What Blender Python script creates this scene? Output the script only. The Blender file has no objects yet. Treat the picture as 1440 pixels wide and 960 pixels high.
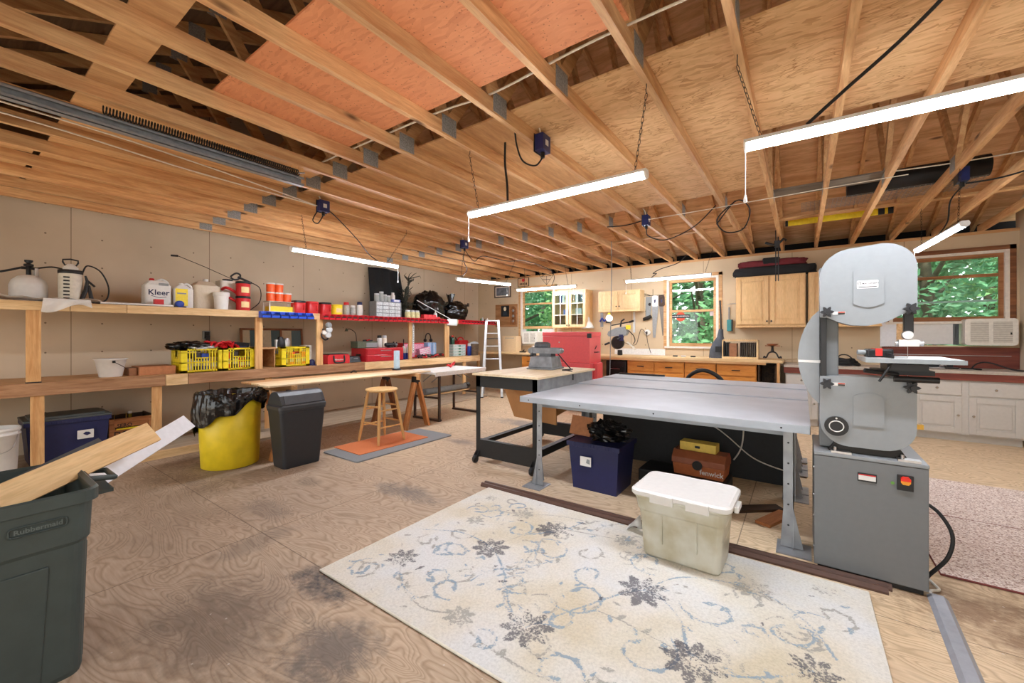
import bpy, bmesh, math, random
from mathutils import Vector, Matrix, noise as mnoise
random.seed(7)
C = bpy.context.scene
COL = C.collection
PI = math.pi
# ---------------------------------------------------------------- camera
cam = bpy.data.cameras.new('camera'); cam_o = bpy.data.objects.new('camera', cam); COL.objects.link(cam_o)
cam_o.location = (0, 0, 1.35); cam_o.rotation_euler = (PI/2, 0, math.radians(35.3))
cam.sensor_width = 36; cam.lens = 575/1440*36; cam.shift_y = -9/1440; cam.clip_start = .02
C.camera = cam_o
# ---------------------------------------------------------------- world, exposure
w = bpy.data.worlds.new('sky_world'); C.world = w; w.use_nodes = True
nt = w.node_tree; bg = nt.nodes['Background']
sk = nt.nodes.new('ShaderNodeTexSky'); sk.sky_type = 'HOSEK_WILKIE'; sk.turbidity = 6; sk.sun_direction = (.3, -.5, .8)
mx = nt.nodes.new('ShaderNodeMix'); mx.data_type = 'RGBA'; mx.inputs[0].default_value = .6; mx.inputs[7].default_value = (.62, .60, .56, 1); nt.links.new(sk.outputs[0], mx.inputs[6]); nt.links.new(mx.outputs[2], bg.inputs[0]); bg.inputs[1].default_value = 4.5
C.view_settings.view_transform = 'Standard'; C.view_settings.look = 'None'
C.view_settings.gamma = 1; C.view_settings.use_curve_mapping = False
C.view_settings.exposure = 0.62
TUBE_POWER = 80.0
sun = bpy.data.lights.new('sun', 'SUN'); sun.energy = 7; sun.angle = .03; sun.color = (1, .95, .86)
sun_o = bpy.data.objects.new('sun', sun); COL.objects.link(sun_o); sun_o.rotation_euler = (math.radians(22), math.radians(8), 0); sun_o.location = (0, -4, 12)
try:
    C.cycles.use_denoising = True
    C.cycles.max_bounces = 8; C.cycles.diffuse_bounces = 5; C.cycles.transparent_max_bounces = 12
    C.cycles.sample_clamp_indirect = 8
except Exception: pass

# ---------------------------------------------------------------- materials
MATS = {}
def new_mat(name):
    m = bpy.data.materials.new(name); m.use_nodes = True
    return m, m.node_tree, m.node_tree.nodes['Principled BSDF']
def lin(c):
    return tuple((x/255/12.92 if x/255 <= .04045 else ((x/255+.055)/1.055)**2.4) for x in c) + (1,)
def N(nt, t, **k):
    n = nt.nodes.new('ShaderNode'+t)
    for a, b in k.items():
        if a in n.inputs: n.inputs[a].default_value = b
        else: setattr(n, a, b)
    return n
def L(nt, a, b): nt.links.new(a, b)
def ramp(nt, stops, fac=None):
    n = nt.nodes.new('ShaderNodeValToRGB'); e = n.color_ramp.elements
    while len(e) < len(stops): e.new(.5)
    for i, (p, c) in enumerate(stops):
        e[i].position = p; e[i].color = c if len(c) == 4 else lin(c)
    if fac: L(nt, fac, n.inputs[0])
    return n
def mix(nt, a, b, fac, mode='MIX'):
    n = nt.nodes.new('ShaderNodeMix'); n.data_type = 'RGBA'; n.blend_type = mode
    for k, v in ((0, fac), (6, a), (7, b)):
        if hasattr(v, 'links'): L(nt, v, n.inputs[k])
        else: n.inputs[k].default_value = v
    return n.outputs[2]
def math_(nt, op, a, b=None, c=None):
    n = nt.nodes.new('ShaderNodeMath'); n.operation = op
    for k, v in enumerate((a, b, c)):
        if v is None: continue
        if hasattr(v, 'links'): L(nt, v, n.inputs[k])
        else: n.inputs[k].default_value = v
    return n.outputs[0]
def coords(nt, scale=(1,1,1), rnd=0, kind='Object'):
    tc = N(nt, 'TexCoord'); mp = N(nt, 'Mapping'); mp.inputs['Scale'].default_value = scale
    L(nt, tc.outputs[kind], mp.inputs[0])
    if rnd:
        oi = N(nt, 'ObjectInfo'); mu = math_(nt, 'MULTIPLY', oi.outputs['Random'], rnd)
        cx = N(nt, 'CombineXYZ')
        for i in range(3): L(nt, mu, cx.inputs[i])
        L(nt, cx.outputs[0], mp.inputs['Location'])
    return mp.outputs[0]
def bump(nt, b, h, strength=.2, dist=.01):
    n = N(nt, 'Bump'); n.inputs['Strength'].default_value = strength; n.inputs['Distance'].default_value = dist
    L(nt, h, n.inputs['Height']); L(nt, n.outputs[0], b.inputs['Normal'])
def plain(name, rgb, rough=.5, metal=0, var=.08, spec=.5, scale=30, trans=0, coat=0, alpha=1):
    if name in MATS: return MATS[name]
    m, nt, b = new_mat(name); c = lin(rgb)
    tex = N(nt, 'TexNoise', Scale=scale, Detail=3.0); L(nt, coords(nt), tex.inputs['Vector'])
    lo = tuple(x*(1-var) for x in c[:3])+(1,); hi = tuple(min(1, x*(1+var)) for x in c[:3])+(1,)
    r = ramp(nt, [(.3, lo), (.7, hi)], tex.outputs[0]); L(nt, r.outputs[0], b.inputs['Base Color'])
    b.inputs['Roughness'].default_value = rough; b.inputs['Metallic'].default_value = metal
    b.inputs['Specular IOR Level'].default_value = spec; b.inputs['Transmission Weight'].default_value = trans
    b.inputs['Coat Weight'].default_value = coat; b.inputs['Alpha'].default_value = alpha
    MATS[name] = m; return m
def wood(name, c1, c2, axis='Y', rough=.6, knots=.5, grain=1.0, spec=.3, knotcol=(70, 40, 22)):
    if name in MATS: return MATS[name]
    m, nt, b = new_mat(name)
    def sc(l, a):
        return {'X': (l, a, a), 'Y': (a, l, a), 'Z': (a, a, l)}[axis]
    v = coords(nt, sc(.8, 9*grain), 37)
    n1 = N(nt, 'TexNoise', Scale=2.2, Detail=5.0, Distortion=.9); L(nt, v, n1.inputs['Vector'])
    n2 = N(nt, 'TexNoise', Scale=16.0, Detail=3.0); L(nt, v, n2.inputs['Vector'])
    r = ramp(nt, [(.32, c2), (.66, c1)], n1.outputs[0])
    r2 = ramp(nt, [(.35, (.78, .74, .70, 1)), (.6, (1, 1, 1, 1))], n2.outputs[0])
    col = mix(nt, r.outputs[0], r2.outputs[0], .55, 'MULTIPLY')
    oi = N(nt, 'ObjectInfo'); hv = N(nt, 'HueSaturation')
    L(nt, math_(nt, 'MULTIPLY_ADD', oi.outputs['Random'], .22, .9), hv.inputs['Value']); L(nt, col, hv.inputs['Color'])
    col = hv.outputs[0]
    if knots:
        v2 = coords(nt, sc(1.6, 5.0), 91)
        vo = N(nt, 'TexVoronoi', Scale=1.0); L(nt, v2, vo.inputs['Vector'])
        k = ramp(nt, [(.05, (1, 1, 1, 1)), (.13, (0, 0, 0, 1))], vo.outputs['Distance'])
        sep = N(nt, 'SeparateColor'); L(nt, vo.outputs['Color'], sep.inputs[0])
        sel = math_(nt, 'GREATER_THAN', sep.outputs[0], 1-knots)
        col = mix(nt, col, lin(knotcol), math_(nt, 'MULTIPLY', math_(nt, 'MULTIPLY', k.outputs[0], sel), .85))
    L(nt, col, b.inputs['Base Color']); b.inputs['Roughness'].default_value = rough
    b.inputs['Specular IOR Level'].default_value = spec
    bump(nt, b, n2.outputs[0], .12, .003)
    MATS[name] = m; return m
def emit(name, rgb, s):
    if name in MATS: return MATS[name]
    m, nt, b = new_mat(name); b.inputs['Base Color'].default_value = lin(rgb)
    b.inputs['Emission Color'].default_value = lin(rgb); b.inputs['Emission Strength'].default_value = s
    MATS[name] = m; return m

# ---------------------------------------------------------------- mesh helper
class MB:
    def __init__(s, mat=None):
        s.v = []; s.f = []; s.mi = []; s.sm = []; s.mats = []; s.cur = 0
        if mat: s.use(mat)
    def use(s, mat):
        if mat not in s.mats: s.mats.append(mat)
        s.cur = s.mats.index(mat); return s
    def add(s, vs, fs, smooth=False):
        o = len(s.v); s.v += [tuple(x) for x in vs]
        for f in fs: s.f.append([i+o for i in f]); s.mi.append(s.cur); s.sm.append(smooth)
        return s
    def box(s, x0, y0, z0, x1, y1, z1):
        x0, x1 = min(x0, x1), max(x0, x1); y0, y1 = min(y0, y1), max(y0, y1); z0, z1 = min(z0, z1), max(z0, z1)
        return s.add([(x0,y0,z0),(x1,y0,z0),(x1,y1,z0),(x0,y1,z0),(x0,y0,z1),(x1,y0,z1),(x1,y1,z1),(x0,y1,z1)],
                     [(0,3,2,1),(4,5,6,7),(0,1,5,4),(1,2,6,5),(2,3,7,6),(3,0,4,7)])
    def cbox(s, c, sz):
        return s.box(*[c[i]-sz[i]/2 for i in range(3)], *[c[i]+sz[i]/2 for i in range(3)])
    def taper(s, z0, r0, z1, r1):
        """four-sided solid: rect r=(x0,y0,x1,y1) at z0 and z1"""
        a = [(r0[0],r0[1],z0),(r0[2],r0[1],z0),(r0[2],r0[3],z0),(r0[0],r0[3],z0)]
        b = [(r1[0],r1[1],z1),(r1[2],r1[1],z1),(r1[2],r1[3],z1),(r1[0],r1[3],z1)]
        return s.add(a+b, [(0,3,2,1),(4,5,6,7),(0,1,5,4),(1,2,6,5),(2,3,7,6),(3,0,4,7)])
    def beam(s, p, q, w, h, up=(0,0,1)):
        p, q = Vector(p), Vector(q); d = (q-p).normalized(); u = Vector(up)
        r = d.cross(u)
        if r.length < 1e-4: r = d.cross(Vector((1,0,0)))
        r.normalize(); u = r.cross(d).normalized()
        vs = []
        for c in (p, q):
            for a, b2 in ((-1,-1),(1,-1),(1,1),(-1,1)): vs.append(c + r*a*w/2 + u*b2*h/2)
        return s.add(vs, [(0,3,2,1),(4,5,6,7),(0,1,5,4),(1,2,6,5),(2,3,7,6),(3,0,4,7)])
    def tube(s, pts, r, n=8, closed=False, smooth=True):
        P = [Vector(p) for p in pts]; m = len(P)
        R = r if isinstance(r, (list, tuple)) else [r]*m
        vs = []; ref = None
        for i in range(m):
            if closed: d = P[(i+1)%m]-P[i-1]
            else: d = P[min(i+1, m-1)]-P[max(i-1, 0)]
            if d.length < 1e-9: d = Vector((0,0,1))
            d.normalize()
            if ref is None:
                ref = Vector((0,0,1)) if abs(d.z) < .9 else Vector((1,0,0))
            u = (ref - d*ref.dot(d))
            if u.length < 1e-5: u = d.orthogonal()
            u.normalize(); ref = u; w_ = d.cross(u)
            for k in range(n):
                a = 2*PI*k/n; vs.append(P[i] + (u*math.cos(a)+w_*math.sin(a))*R[i])
        fs = []
        for i in range(m if closed else m-1):
            j = (i+1) % m
            for k in range(n): fs.append((i*n+k, i*n+(k+1)%n, j*n+(k+1)%n, j*n+k))
        s.add(vs, fs, smooth)
        if not closed:
            s.add(vs[:n], [tuple(reversed(range(n)))]); s.add(vs[-n:], [tuple(range(n))])
        return s
    def lathe(s, prof, c=(0,0,0), n=24, sx=1, sy=1, axis='Z', sq=None, caps=True):
        """prof [(r,z)...] bottom to top; sq = superellipse power for squarish sections"""
        vs = []
        for r, z in prof:
            for k in range(n):
                a = 2*PI*(k+.5)/n; ca, sa = math.cos(a), math.sin(a)
                if sq:
                    q = (abs(ca)**sq+abs(sa)**sq)**(-1/sq); ca *= q; sa *= q
                p = (r*ca*sx, r*sa*sy, z)
                if axis == 'Y': p = (p[0], -p[2], p[1])
                if axis == 'X': p = (p[2], p[0], p[1])
                vs.append((c[0]+p[0], c[1]+p[1], c[2]+p[2]))
        m = len(prof); fs = []
        for i in range(m-1):
            for k in range(n): fs.append((i*n+k, i*n+(k+1)%n, (i+1)*n+(k+1)%n, (i+1)*n+k))
        s.add(vs, fs, True)
        if caps:
            s.add(vs[:n], [tuple(reversed(range(n)))]); s.add(vs[-n:], [tuple(range(n))])
        return s
    def prism(s, poly, axis, d0, d1, smooth=False):
        """poly in plane perpendicular to axis: X->(y,z) Y->(x,z) Z->(x,y)"""
        def P(p, d): return {'X': (d, p[0], p[1]), 'Y': (p[0], d, p[1]), 'Z': (p[0], p[1], d)}[axis]
        n = len(poly); vs = [P(p, d0) for p in poly]+[P(p, d1) for p in poly]
        s.add(vs, [(i, (i+1)%n, n+(i+1)%n, n+i) for i in range(n)], smooth)
        s.add([P(p, d0) for p in poly], [tuple(reversed(range(n)))]); s.add([P(p, d1) for p in poly], [tuple(range(n))])
        return s
    def grid(s, fn, nu, nv, smooth=True):
        vs = [fn(i/nu, j/nv) for i in range(nu+1) for j in range(nv+1)]
        return s.add(vs, [(i*(nv+1)+j, (i+1)*(nv+1)+j, (i+1)*(nv+1)+j+1, i*(nv+1)+j+1) for i in range(nu) for j in range(nv)], smooth)
    def blob(s, c, r, seed=0, amp=.15, freq=2.0, nu=28, nv=18, flat=True, zmin=None, box=1):
        vs = []; c = Vector(c)
        for j in range(nv+1):
            th = PI*j/nv
            for i in range(nu):
                ph = 2*PI*i/nu; d = Vector((math.sin(th)*math.cos(ph), math.sin(th)*math.sin(ph), math.cos(th)))
                k = 1+amp*mnoise.fractal(d*freq+Vector((seed*7.3, seed*3.1, 0)), 1.0, 2.0, 4)+amp*.6*abs(mnoise.noise(d*freq*2.7+Vector((seed, 0, 9))))
                e = Vector([math.copysign(abs(q)**box, q) for q in d]); p = Vector((e.x*r[0], e.y*r[1], e.z*r[2]))*k+c
                if zmin is not None and p.z < zmin: p.z = zmin
                vs.append(p)
        fs = [(j*nu+i, (j+1)*nu+i, (j+1)*nu+(i+1)%nu, j*nu+(i+1)%nu) for j in range(nv) for i in range(nu)]
        return s.add(vs, fs, not flat)
    def text(s, body, size, o, ux, uy, depth=.0006, bold=False):
        """flat letters with origin o (centre), unit vectors ux (reading) and uy (up)"""
        cu = bpy.data.curves.new('lettering', 'FONT'); cu.body = body; cu.size = size; cu.align_x = 'CENTER'; cu.align_y = 'CENTER'
        cu.resolution_u = 2
        if bold: cu.offset = size*.018
        ob = bpy.data.objects.new('lettering', cu)
        me = bpy.data.meshes.new_from_object(ob)
        o, ux, uy = Vector(o), Vector(ux).normalized(), Vector(uy).normalized(); nz = ux.cross(uy)
        s.add([o+ux*v.co.x+uy*v.co.y+nz*depth for v in me.vertices], [tuple(p.vertices) for p in me.polygons])
        bpy.data.meshes.remove(me); bpy.data.objects.remove(ob); bpy.data.curves.remove(cu)
        return s
    def build(s, name, parent=None, bev=0, seg=2, at=None, solid=0, sub=0, loc=None, rz=0, rot=None):
        me = bpy.data.meshes.new(name)
        vs = s.v if at is None else [(x-at[0], y-at[1], z-at[2]) for x, y, z in s.v]
        me.from_pydata(vs, [], s.f)
        for m in s.mats: me.materials.append(m)
        me.polygons.foreach_set('material_index', s.mi); me.polygons.foreach_set('use_smooth', s.sm)
        me.update()
        o = bpy.data.objects.new(name, me); COL.objects.link(o)
        if at is not None: o.location = at
        if loc is not None: o.location = loc
        if rz: o.rotation_euler.z = rz
        if rot: o.rotation_euler = rot
        if parent: o.parent = parent
        if solid:
            md = o.modifiers.new('shell', 'SOLIDIFY'); md.thickness = solid; md.offset = 0
        if bev:
            md = o.modifiers.new('edge', 'BEVEL'); md.width = bev; md.segments = seg; md.limit_method = 'ANGLE'; md.angle_limit = math.radians(38)
        if sub:
            md = o.modifiers.new('sub', 'SUBSURF'); md.levels = sub; md.render_levels = sub
        return o
def tag(o, label, cat, group=None, kind=None):
    o['label'] = label; o['category'] = cat
    if group: o['group'] = group
    if kind: o['kind'] = kind
    return o
def thing(name, label, cat, loc=(0,0,0), rz=0, group=None, rot=None):
    o = bpy.data.objects.new(name, None); COL.objects.link(o); o.empty_display_size = .05
    o.location = loc; o.rotation_euler = rot or (0, 0, rz)
    return tag(o, label, cat, group)
def struct(o):
    o['kind'] = 'structure'; return o
def dup(root, loc, label, rz=None, group=None, scale=None, rot=None):
    r = root.copy(); COL.objects.link(r); r.location = loc
    if rz is not None: r.rotation_euler.z = rz
    if rot: r.rotation_euler = rot
    if scale: r.scale = scale
    r['label'] = label
    if group: r['group'] = group
    for ch in list(root.children):
        c = ch.copy(); COL.objects.link(c); c.parent = r
        for g in list(ch.children):
            d = g.copy(); COL.objects.link(d); d.parent = c
    return r
def rrect(x0, z0, x1, z1, r, n=6, rs=None):
    """rounded rectangle outline; rs = radii (bl, br, tr, tl)"""
    rs = rs or (r, r, r, r); out = []
    for (cx, cz, a0), q in zip(((x0, z0, PI), (x1, z0, 1.5*PI), (x1, z1, 0), (x0, z1, PI/2)), rs):
        ox = cx+q if cx == x0 else cx-q; oz = cz+q if cz == z0 else cz-q
        for k in range(n+1):
            a = a0+PI/2*k/n; out.append((ox+q*math.cos(a), oz+q*math.sin(a)))
    return out
def spline(pts, n=8, closed=False):
    P = [Vector(p) for p in pts]; out = []; m = len(P)
    for i in range(m if closed else m-1):
        if closed: a, b, c, d = P[i-1], P[i], P[(i+1)%m], P[(i+2)%m]
        else: a, b, c, d = P[max(i-1, 0)], P[i], P[i+1], P[min(i+2, m-1)]
        for k in range(n):
            t = k/n; out.append(.5*((2*b)+(c-a)*t+(2*a-5*b+4*c-d)*t*t+(3*b-a-3*c+d)*t**3))
    if not closed: out.append(P[-1])
    return out
# ================================================================ SETTING
def floor_mat():
    m, nt, b = new_mat('plywood_floor')
    v = coords(nt)
    # cathedral grain: contour bands of a stretched, warped noise, per sheet offset
    sx = N(nt, 'SeparateXYZ'); L(nt, v, sx.inputs[0])
    ix = math_(nt, 'FLOOR', math_(nt, 'DIVIDE', math_(nt, 'ADD', sx.outputs[0], .34), 2.67))
    iy = math_(nt, 'FLOOR', math_(nt, 'DIVIDE', math_(nt, 'ADD', sx.outputs[1], .04), 1.335))
    off = N(nt, 'CombineXYZ'); L(nt, math_(nt, 'MULTIPLY', iy, 3.7), off.inputs[0]); L(nt, math_(nt, 'MULTIPLY', ix, 5.1), off.inputs[1])
    va = N(nt, 'VectorMath', operation='ADD'); L(nt, v, va.inputs[0]); L(nt, off.outputs[0], va.inputs[1])
    mp = N(nt, 'Mapping'); mp.inputs['Scale'].default_value = (1.0, 2.6, 1); L(nt, va.outputs[0], mp.inputs[0])
    n1 = N(nt, 'TexNoise', Scale=1.15, Detail=2.0, Distortion=1.1); L(nt, mp.outputs[0], n1.inputs['Vector'])
    band = math_(nt, 'FRACT', math_(nt, 'MULTIPLY', n1.outputs[0], 25.0))
    rb = ramp(nt, [(0.0, (.58, .52, .46, 1)), (.3, (1, 1, 1, 1)), (.8, (.86, .82, .78, 1)), (1, (.58, .52, .46, 1))], band)
    mp2 = N(nt, 'Mapping'); mp2.inputs['Scale'].default_value = (3, 40, 1); L(nt, v, mp2.inputs[0])
    nf = N(nt, 'TexNoise', Scale=2.0, Detail=4.0); L(nt, mp2.outputs[0], nf.inputs['Vector'])
    # broad tone: yellow clean ply to the back and right, trodden brown-grey in front left
    nb = N(nt, 'TexNoise', Scale=.55, Detail=4.0); L(nt, v, nb.inputs['Vector'])
    tone = math_(nt, 'ADD', math_(nt, 'MULTIPLY', math_(nt, 'SUBTRACT', sx.outputs[1], 1.9), .22), math_(nt, 'MULTIPLY', math_(nt, 'SUBTRACT', nb.outputs[0], .5), 1.3))
    tone = math_(nt, 'ADD', tone, math_(nt, 'MULTIPLY', math_(nt, 'ADD', sx.outputs[0], .2), .12))
    rt = ramp(nt, [(0.0, (178, 158, 138)), (.35, (202, 180, 154)), (.75, (222, 198, 164))], math_(nt, 'ADD', tone, .42))
    col = mix(nt, rt.outputs[0], rb.outputs[0], .72, 'MULTIPLY')
    rf = ramp(nt, [(.35, (.82, .8, .77, 1)), (.62, (1, 1, 1, 1))], nf.outputs[0])
    col = mix(nt, col, rf.outputs[0], .7, 'MULTIPLY')
    # worn stains with their own shapes
    nw = N(nt, 'TexNoise', Scale=3.2, Detail=6.0, Roughness=.65); L(nt, v, nw.inputs['Vector'])
    nsp = N(nt, 'TexNoise', Scale=26.0, Detail=4.0, Roughness=.7); L(nt, v, nsp.inputs['Vector'])
    for cx, cy, rx, ry, st, c in ((-2.1, 1.22, .26, .13, .9, (58, 58, 62)), (-1.62, .98, .26, .22, .7, (84, 82, 82)), (-2.8, 2.35, .42, .16, .6, (84, 86, 90)),
                              (-2.25, .75, .5, .35, .6, (96, 84, 74)), (-4.9, 1.55, .8, .45, .5, (92, 74, 60)), (-3.55, 3.85, .3, .12, .5, (90, 92, 96)), (-3.5, 5.2, .7, .22, .6, (100, 104, 112)),
                              (1.0, 2.9, .75, .4, .75, (112, 80, 56)), (-3.4, 1.5, .35, .14, .4, (95, 88, 84)), (-3.7, 2.0, .18, .1, .4, (90, 80, 72)), (-2.9, 1.2, .15, .3, .35, (90, 86, 84)), (-1.2, .9, .5, .2, .4, (96, 86, 78)), (-4.1, 1.0, 1.1, .6, .3, (110, 92, 78))):
        dx = math_(nt, 'DIVIDE', math_(nt, 'SUBTRACT', sx.outputs[0], cx), rx); dy = math_(nt, 'DIVIDE', math_(nt, 'SUBTRACT', sx.outputs[1], cy), ry)
        d = math_(nt, 'ADD', math_(nt, 'MULTIPLY', dx, dx), math_(nt, 'MULTIPLY', dy, dy))
        d = math_(nt, 'ADD', d, math_(nt, 'MULTIPLY', math_(nt, 'SUBTRACT', nw.outputs[0], .5), 3.4))
        d = math_(nt, 'ADD', d, math_(nt, 'MULTIPLY', math_(nt, 'SUBTRACT', nsp.outputs[0], .5), 1.6))
        k = ramp(nt, [(0.0, (1, 1, 1, 1)), (1.0, (0, 0, 0, 1))], d)
        col = mix(nt, col, lin(c), math_(nt, 'MULTIPLY', k.outputs[0], st))
    # seams between sheets
    fx = math_(nt, 'ABSOLUTE', math_(nt, 'SUBTRACT', math_(nt, 'FRACT', math_(nt, 'DIVIDE', math_(nt, 'ADD', sx.outputs[0], .34), 2.67)), .5))
    fy = math_(nt, 'ABSOLUTE', math_(nt, 'SUBTRACT', math_(nt, 'FRACT', math_(nt, 'DIVIDE', math_(nt, 'ADD', sx.outputs[1], .04), 1.335)), .5))
    seam = math_(nt, 'MAXIMUM', math_(nt, 'GREATER_THAN', fx, .4988), math_(nt, 'GREATER_THAN', fy, .4977))
    col = mix(nt, col, lin((70, 54, 42)), math_(nt, 'MULTIPLY', seam, .6))
    # paint flecks
    vo = N(nt, 'TexVoronoi', Scale=9.0); L(nt, v, vo.inputs['Vector'])
    fl = math_(nt, 'LESS_THAN', vo.outputs['Distance'], .045)
    col = mix(nt, col, lin((205, 198, 188)), math_(nt, 'MULTIPLY', fl, .5))
    L(nt, col, b.inputs['Base Color']); b.inputs['Roughness'].default_value = .62; b.inputs['Specular IOR Level'].default_value = .3
    bump(nt, b, nf.outputs[0], .15, .003)
    return m
def drywall(name, rgb, axis, off, pitch=1.335, seams=True):
    m, nt, b = new_mat(name); v = coords(nt); c = lin(rgb)
    n = N(nt, 'TexNoise', Scale=1.3, Detail=5.0); L(nt, v, n.inputs['Vector'])
    r = ramp(nt, [(.3, tuple(x*.88 for x in c[:3])+(1,)), (.7, tuple(min(1, x*1.06) for x in c[:3])+(1,))], n.outputs[0]); col = r.outputs[0]
    if seams:
        s = N(nt, 'SeparateXYZ'); L(nt, v, s.inputs[0]); u = s.outputs['XYZ'.index(axis)]
        f = math_(nt, 'ABSOLUTE', math_(nt, 'SUBTRACT', math_(nt, 'FRACT', math_(nt, 'DIVIDE', math_(nt, 'SUBTRACT', u, off), pitch)), .5))
        k = math_(nt, 'GREATER_THAN', f, .4975)
        col = mix(nt, col, lin((110, 88, 66)), math_(nt, 'MULTIPLY', k, .8))
        # screw rows on the studs
        fs = math_(nt, 'SUBTRACT', math_(nt, 'FRACT', math_(nt, 'DIVIDE', math_(nt, 'SUBTRACT', u, off+.03), .4483)), .5)
        fz = math_(nt, 'SUBTRACT', math_(nt, 'FRACT', math_(nt, 'DIVIDE', s.outputs[2], .33)), .5)
        a1 = math_(nt, 'MULTIPLY', fs, .4483); a2 = math_(nt, 'MULTIPLY', fz, .33)
        dd = math_(nt, 'SQRT', math_(nt, 'ADD', math_(nt, 'MULTIPLY', a1, a1), math_(nt, 'MULTIPLY', a2, a2)))
        col = mix(nt, col, lin((92, 76, 60)), math_(nt, 'MULTIPLY', math_(nt, 'LESS_THAN', dd, .009), .75))
    L(nt, col, b.inputs['Base Color']); b.inputs['Roughness'].default_value = .85; b.inputs['Specular IOR Level'].default_value = .2
    return m
def osb_mat(name, c_lo, c_hi, dots=None):
    m, nt, b = new_mat(name); v = coords(nt, (1, 1, 1), 13)
    n0 = N(nt, 'TexNoise', Scale=3.0, Detail=3.0); L(nt, v, n0.inputs['Vector'])
    va = N(nt, 'VectorMath', operation='MULTIPLY_ADD'); L(nt, n0.outputs['Color'], va.inputs[0]); va.inputs[1].default_value = (.05, .14, .05); L(nt, v, va.inputs[2])
    mp = N(nt, 'Mapping'); mp.inputs['Scale'].default_value = (15, 62, 15); L(nt, va.outputs[0], mp.inputs[0])
    vo = N(nt, 'TexVoronoi', Scale=1.0); L(nt, mp.outputs[0], vo.inputs['Vector'])
    se = N(nt, 'SeparateColor'); L(nt, vo.outputs['Color'], se.inputs[0])
    r = ramp(nt, [(0.0, c_lo), (.25, tuple((a*.4+b_*.6) for a, b_ in zip(c_lo, c_hi))), (1, c_hi)], se.outputs[0])
    v2 = N(nt, 'TexVoronoi', Scale=1.0); v2.feature = 'DISTANCE_TO_EDGE'; L(nt, mp.outputs[0], v2.inputs['Vector'])
    ed = ramp(nt, [(0.0, (.55, .42, .3, 1)), (.09, (1, 1, 1, 1))], v2.outputs['Distance'])
    nn = N(nt, 'TexNoise', Scale=5.0, Detail=3.0); L(nt, v, nn.inputs['Vector'])
    ek = ramp(nt, [(.5, (0, 0, 0, 1)), (.62, (1, 1, 1, 1))], nn.outputs[0])
    col = mix(nt, r.outputs[0], mix(nt, r.outputs[0], ed.outputs[0], 1, 'MULTIPLY'), math_(nt, 'MULTIPLY', ek.outputs[0], .15 if dots else 1.0))
    if dots:
        vd = N(nt, 'TexVoronoi', Scale=1.7); L(nt, v, vd.inputs['Vector'])
        nz = N(nt, 'TexNoise', Scale=30.0, Detail=2.0); L(nt, v, nz.inputs['Vector'])
        d = math_(nt, 'ADD', vd.outputs['Distance'], math_(nt, 'MULTIPLY', math_(nt, 'SUBTRACT', nz.outputs[0], .5), .12))
        ring = ramp(nt, [(0.0, (.3, .3, .3, 1)), (.05, (1, 1, 1, 1)), (.11, (0, 0, 0, 1))], d)
        sd = N(nt, 'SeparateColor'); L(nt, vd.outputs['Color'], sd.inputs[0])
        k = math_(nt, 'MULTIPLY', ring.outputs[0], math_(nt, 'MULTIPLY', math_(nt, 'GREATER_THAN', sd.outputs[0], .6), .9))
        col = mix(nt, col, lin(dots), k)
        vs_ = N(nt, 'TexVoronoi', Scale=38.0); L(nt, v, vs_.inputs['Vector'])
        col = mix(nt, col, lin(dots), math_(nt, 'MULTIPLY', math_(nt, 'LESS_THAN', vs_.outputs['Distance'], .16), .45))
    L(nt, col, b.inputs['Base Color']); b.inputs['Roughness'].default_value = .7; b.inputs['Specular IOR Level'].default_value = .25
    return m
PINE = wood('pine_lumber', (224, 182, 130), (192, 140, 92), 'Y', knots=.6)
PINEZ = wood('pine_upright', (222, 180, 126), (192, 140, 88), 'Z', knots=.3)
PINEX = wood('pine_cross', (218, 174, 122), (188, 138, 88), 'X', knots=.3)
PALE = wood('pale_pine', (232, 200, 152), (206, 166, 116), 'Y', knots=.3)
OSB = osb_mat('strand_board', (196, 150, 102), (230, 190, 140))
PINKB = osb_mat('orange_board', (206, 134, 92), (224, 152, 106), dots=(110, 64, 40))
SHEATH = wood('roof_plywood', (224, 184, 140), (190, 144, 100), 'X', knots=.6, grain=.6)
BLACKV = plain('eave_void_black', (18, 18, 20), .95)
WALL_L = drywall('drywall_tan', (206, 188, 162), 'Y', .90)
WALL_B = drywall('drywall_cream', (204, 182, 150), 'X', -6.8)
XL, XR, YF, YB, ZC = -6.8, 2.3, -.95, 8.1, 2.74
struct(MB(floor_mat()).box(XL-.15, YF-.15, -.12, XR+.15, YB+.15, 0).build('floor'))
RZ = lambda y: 2.92+(8.5-abs(y-3.575)-3.575)*.42        # roof underside height over y
def gable(x0, x1, name):
    poly = [(YF-.12, 0), (YB+.12, 0), (YB+.12, RZ(YB+.12)), (3.575, RZ(3.575)), (YF-.12, RZ(YF-.12))]
    return struct(MB(WALL_L).prism(poly, 'X', x0, x1).build(name))
gable(XL-.12, XL, 'wall_left'); gable(XR, XR+.12, 'wall_right')
def wall_y(name, y0, y1, x0, x1, z1, holes, mat):
    m = MB(mat); xs = x0
    for (a, b, c, d) in sorted(holes):
        m.box(xs, y0, 0, a, y1, z1); m.box(a, y0, 0, b, y1, c); m.box(a, y0, d, b, y1, z1); xs = b
    m.box(xs, y0, 0, x1, y1, z1)
    return struct(m.build(name))
WINS = [(-5.5, -4.52, 1.14, 2.43), (-2.09, -1.22, 1.14, 2.41), (1.02, 2.245, 1.205, 2.45)]
wall_y('wall_back', YB, YB+.12, XL, XR, ZC, WINS, WALL_B)
wall_y('wall_front', YF-.12, YF, XL, XR, ZC, [(-5.9, -3.3, 0, 2.3), (-1.6, 1.6, 0, 2.3)], WALL_L)  # unseen garage doorways, opened so daylight reaches the foreground
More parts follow.
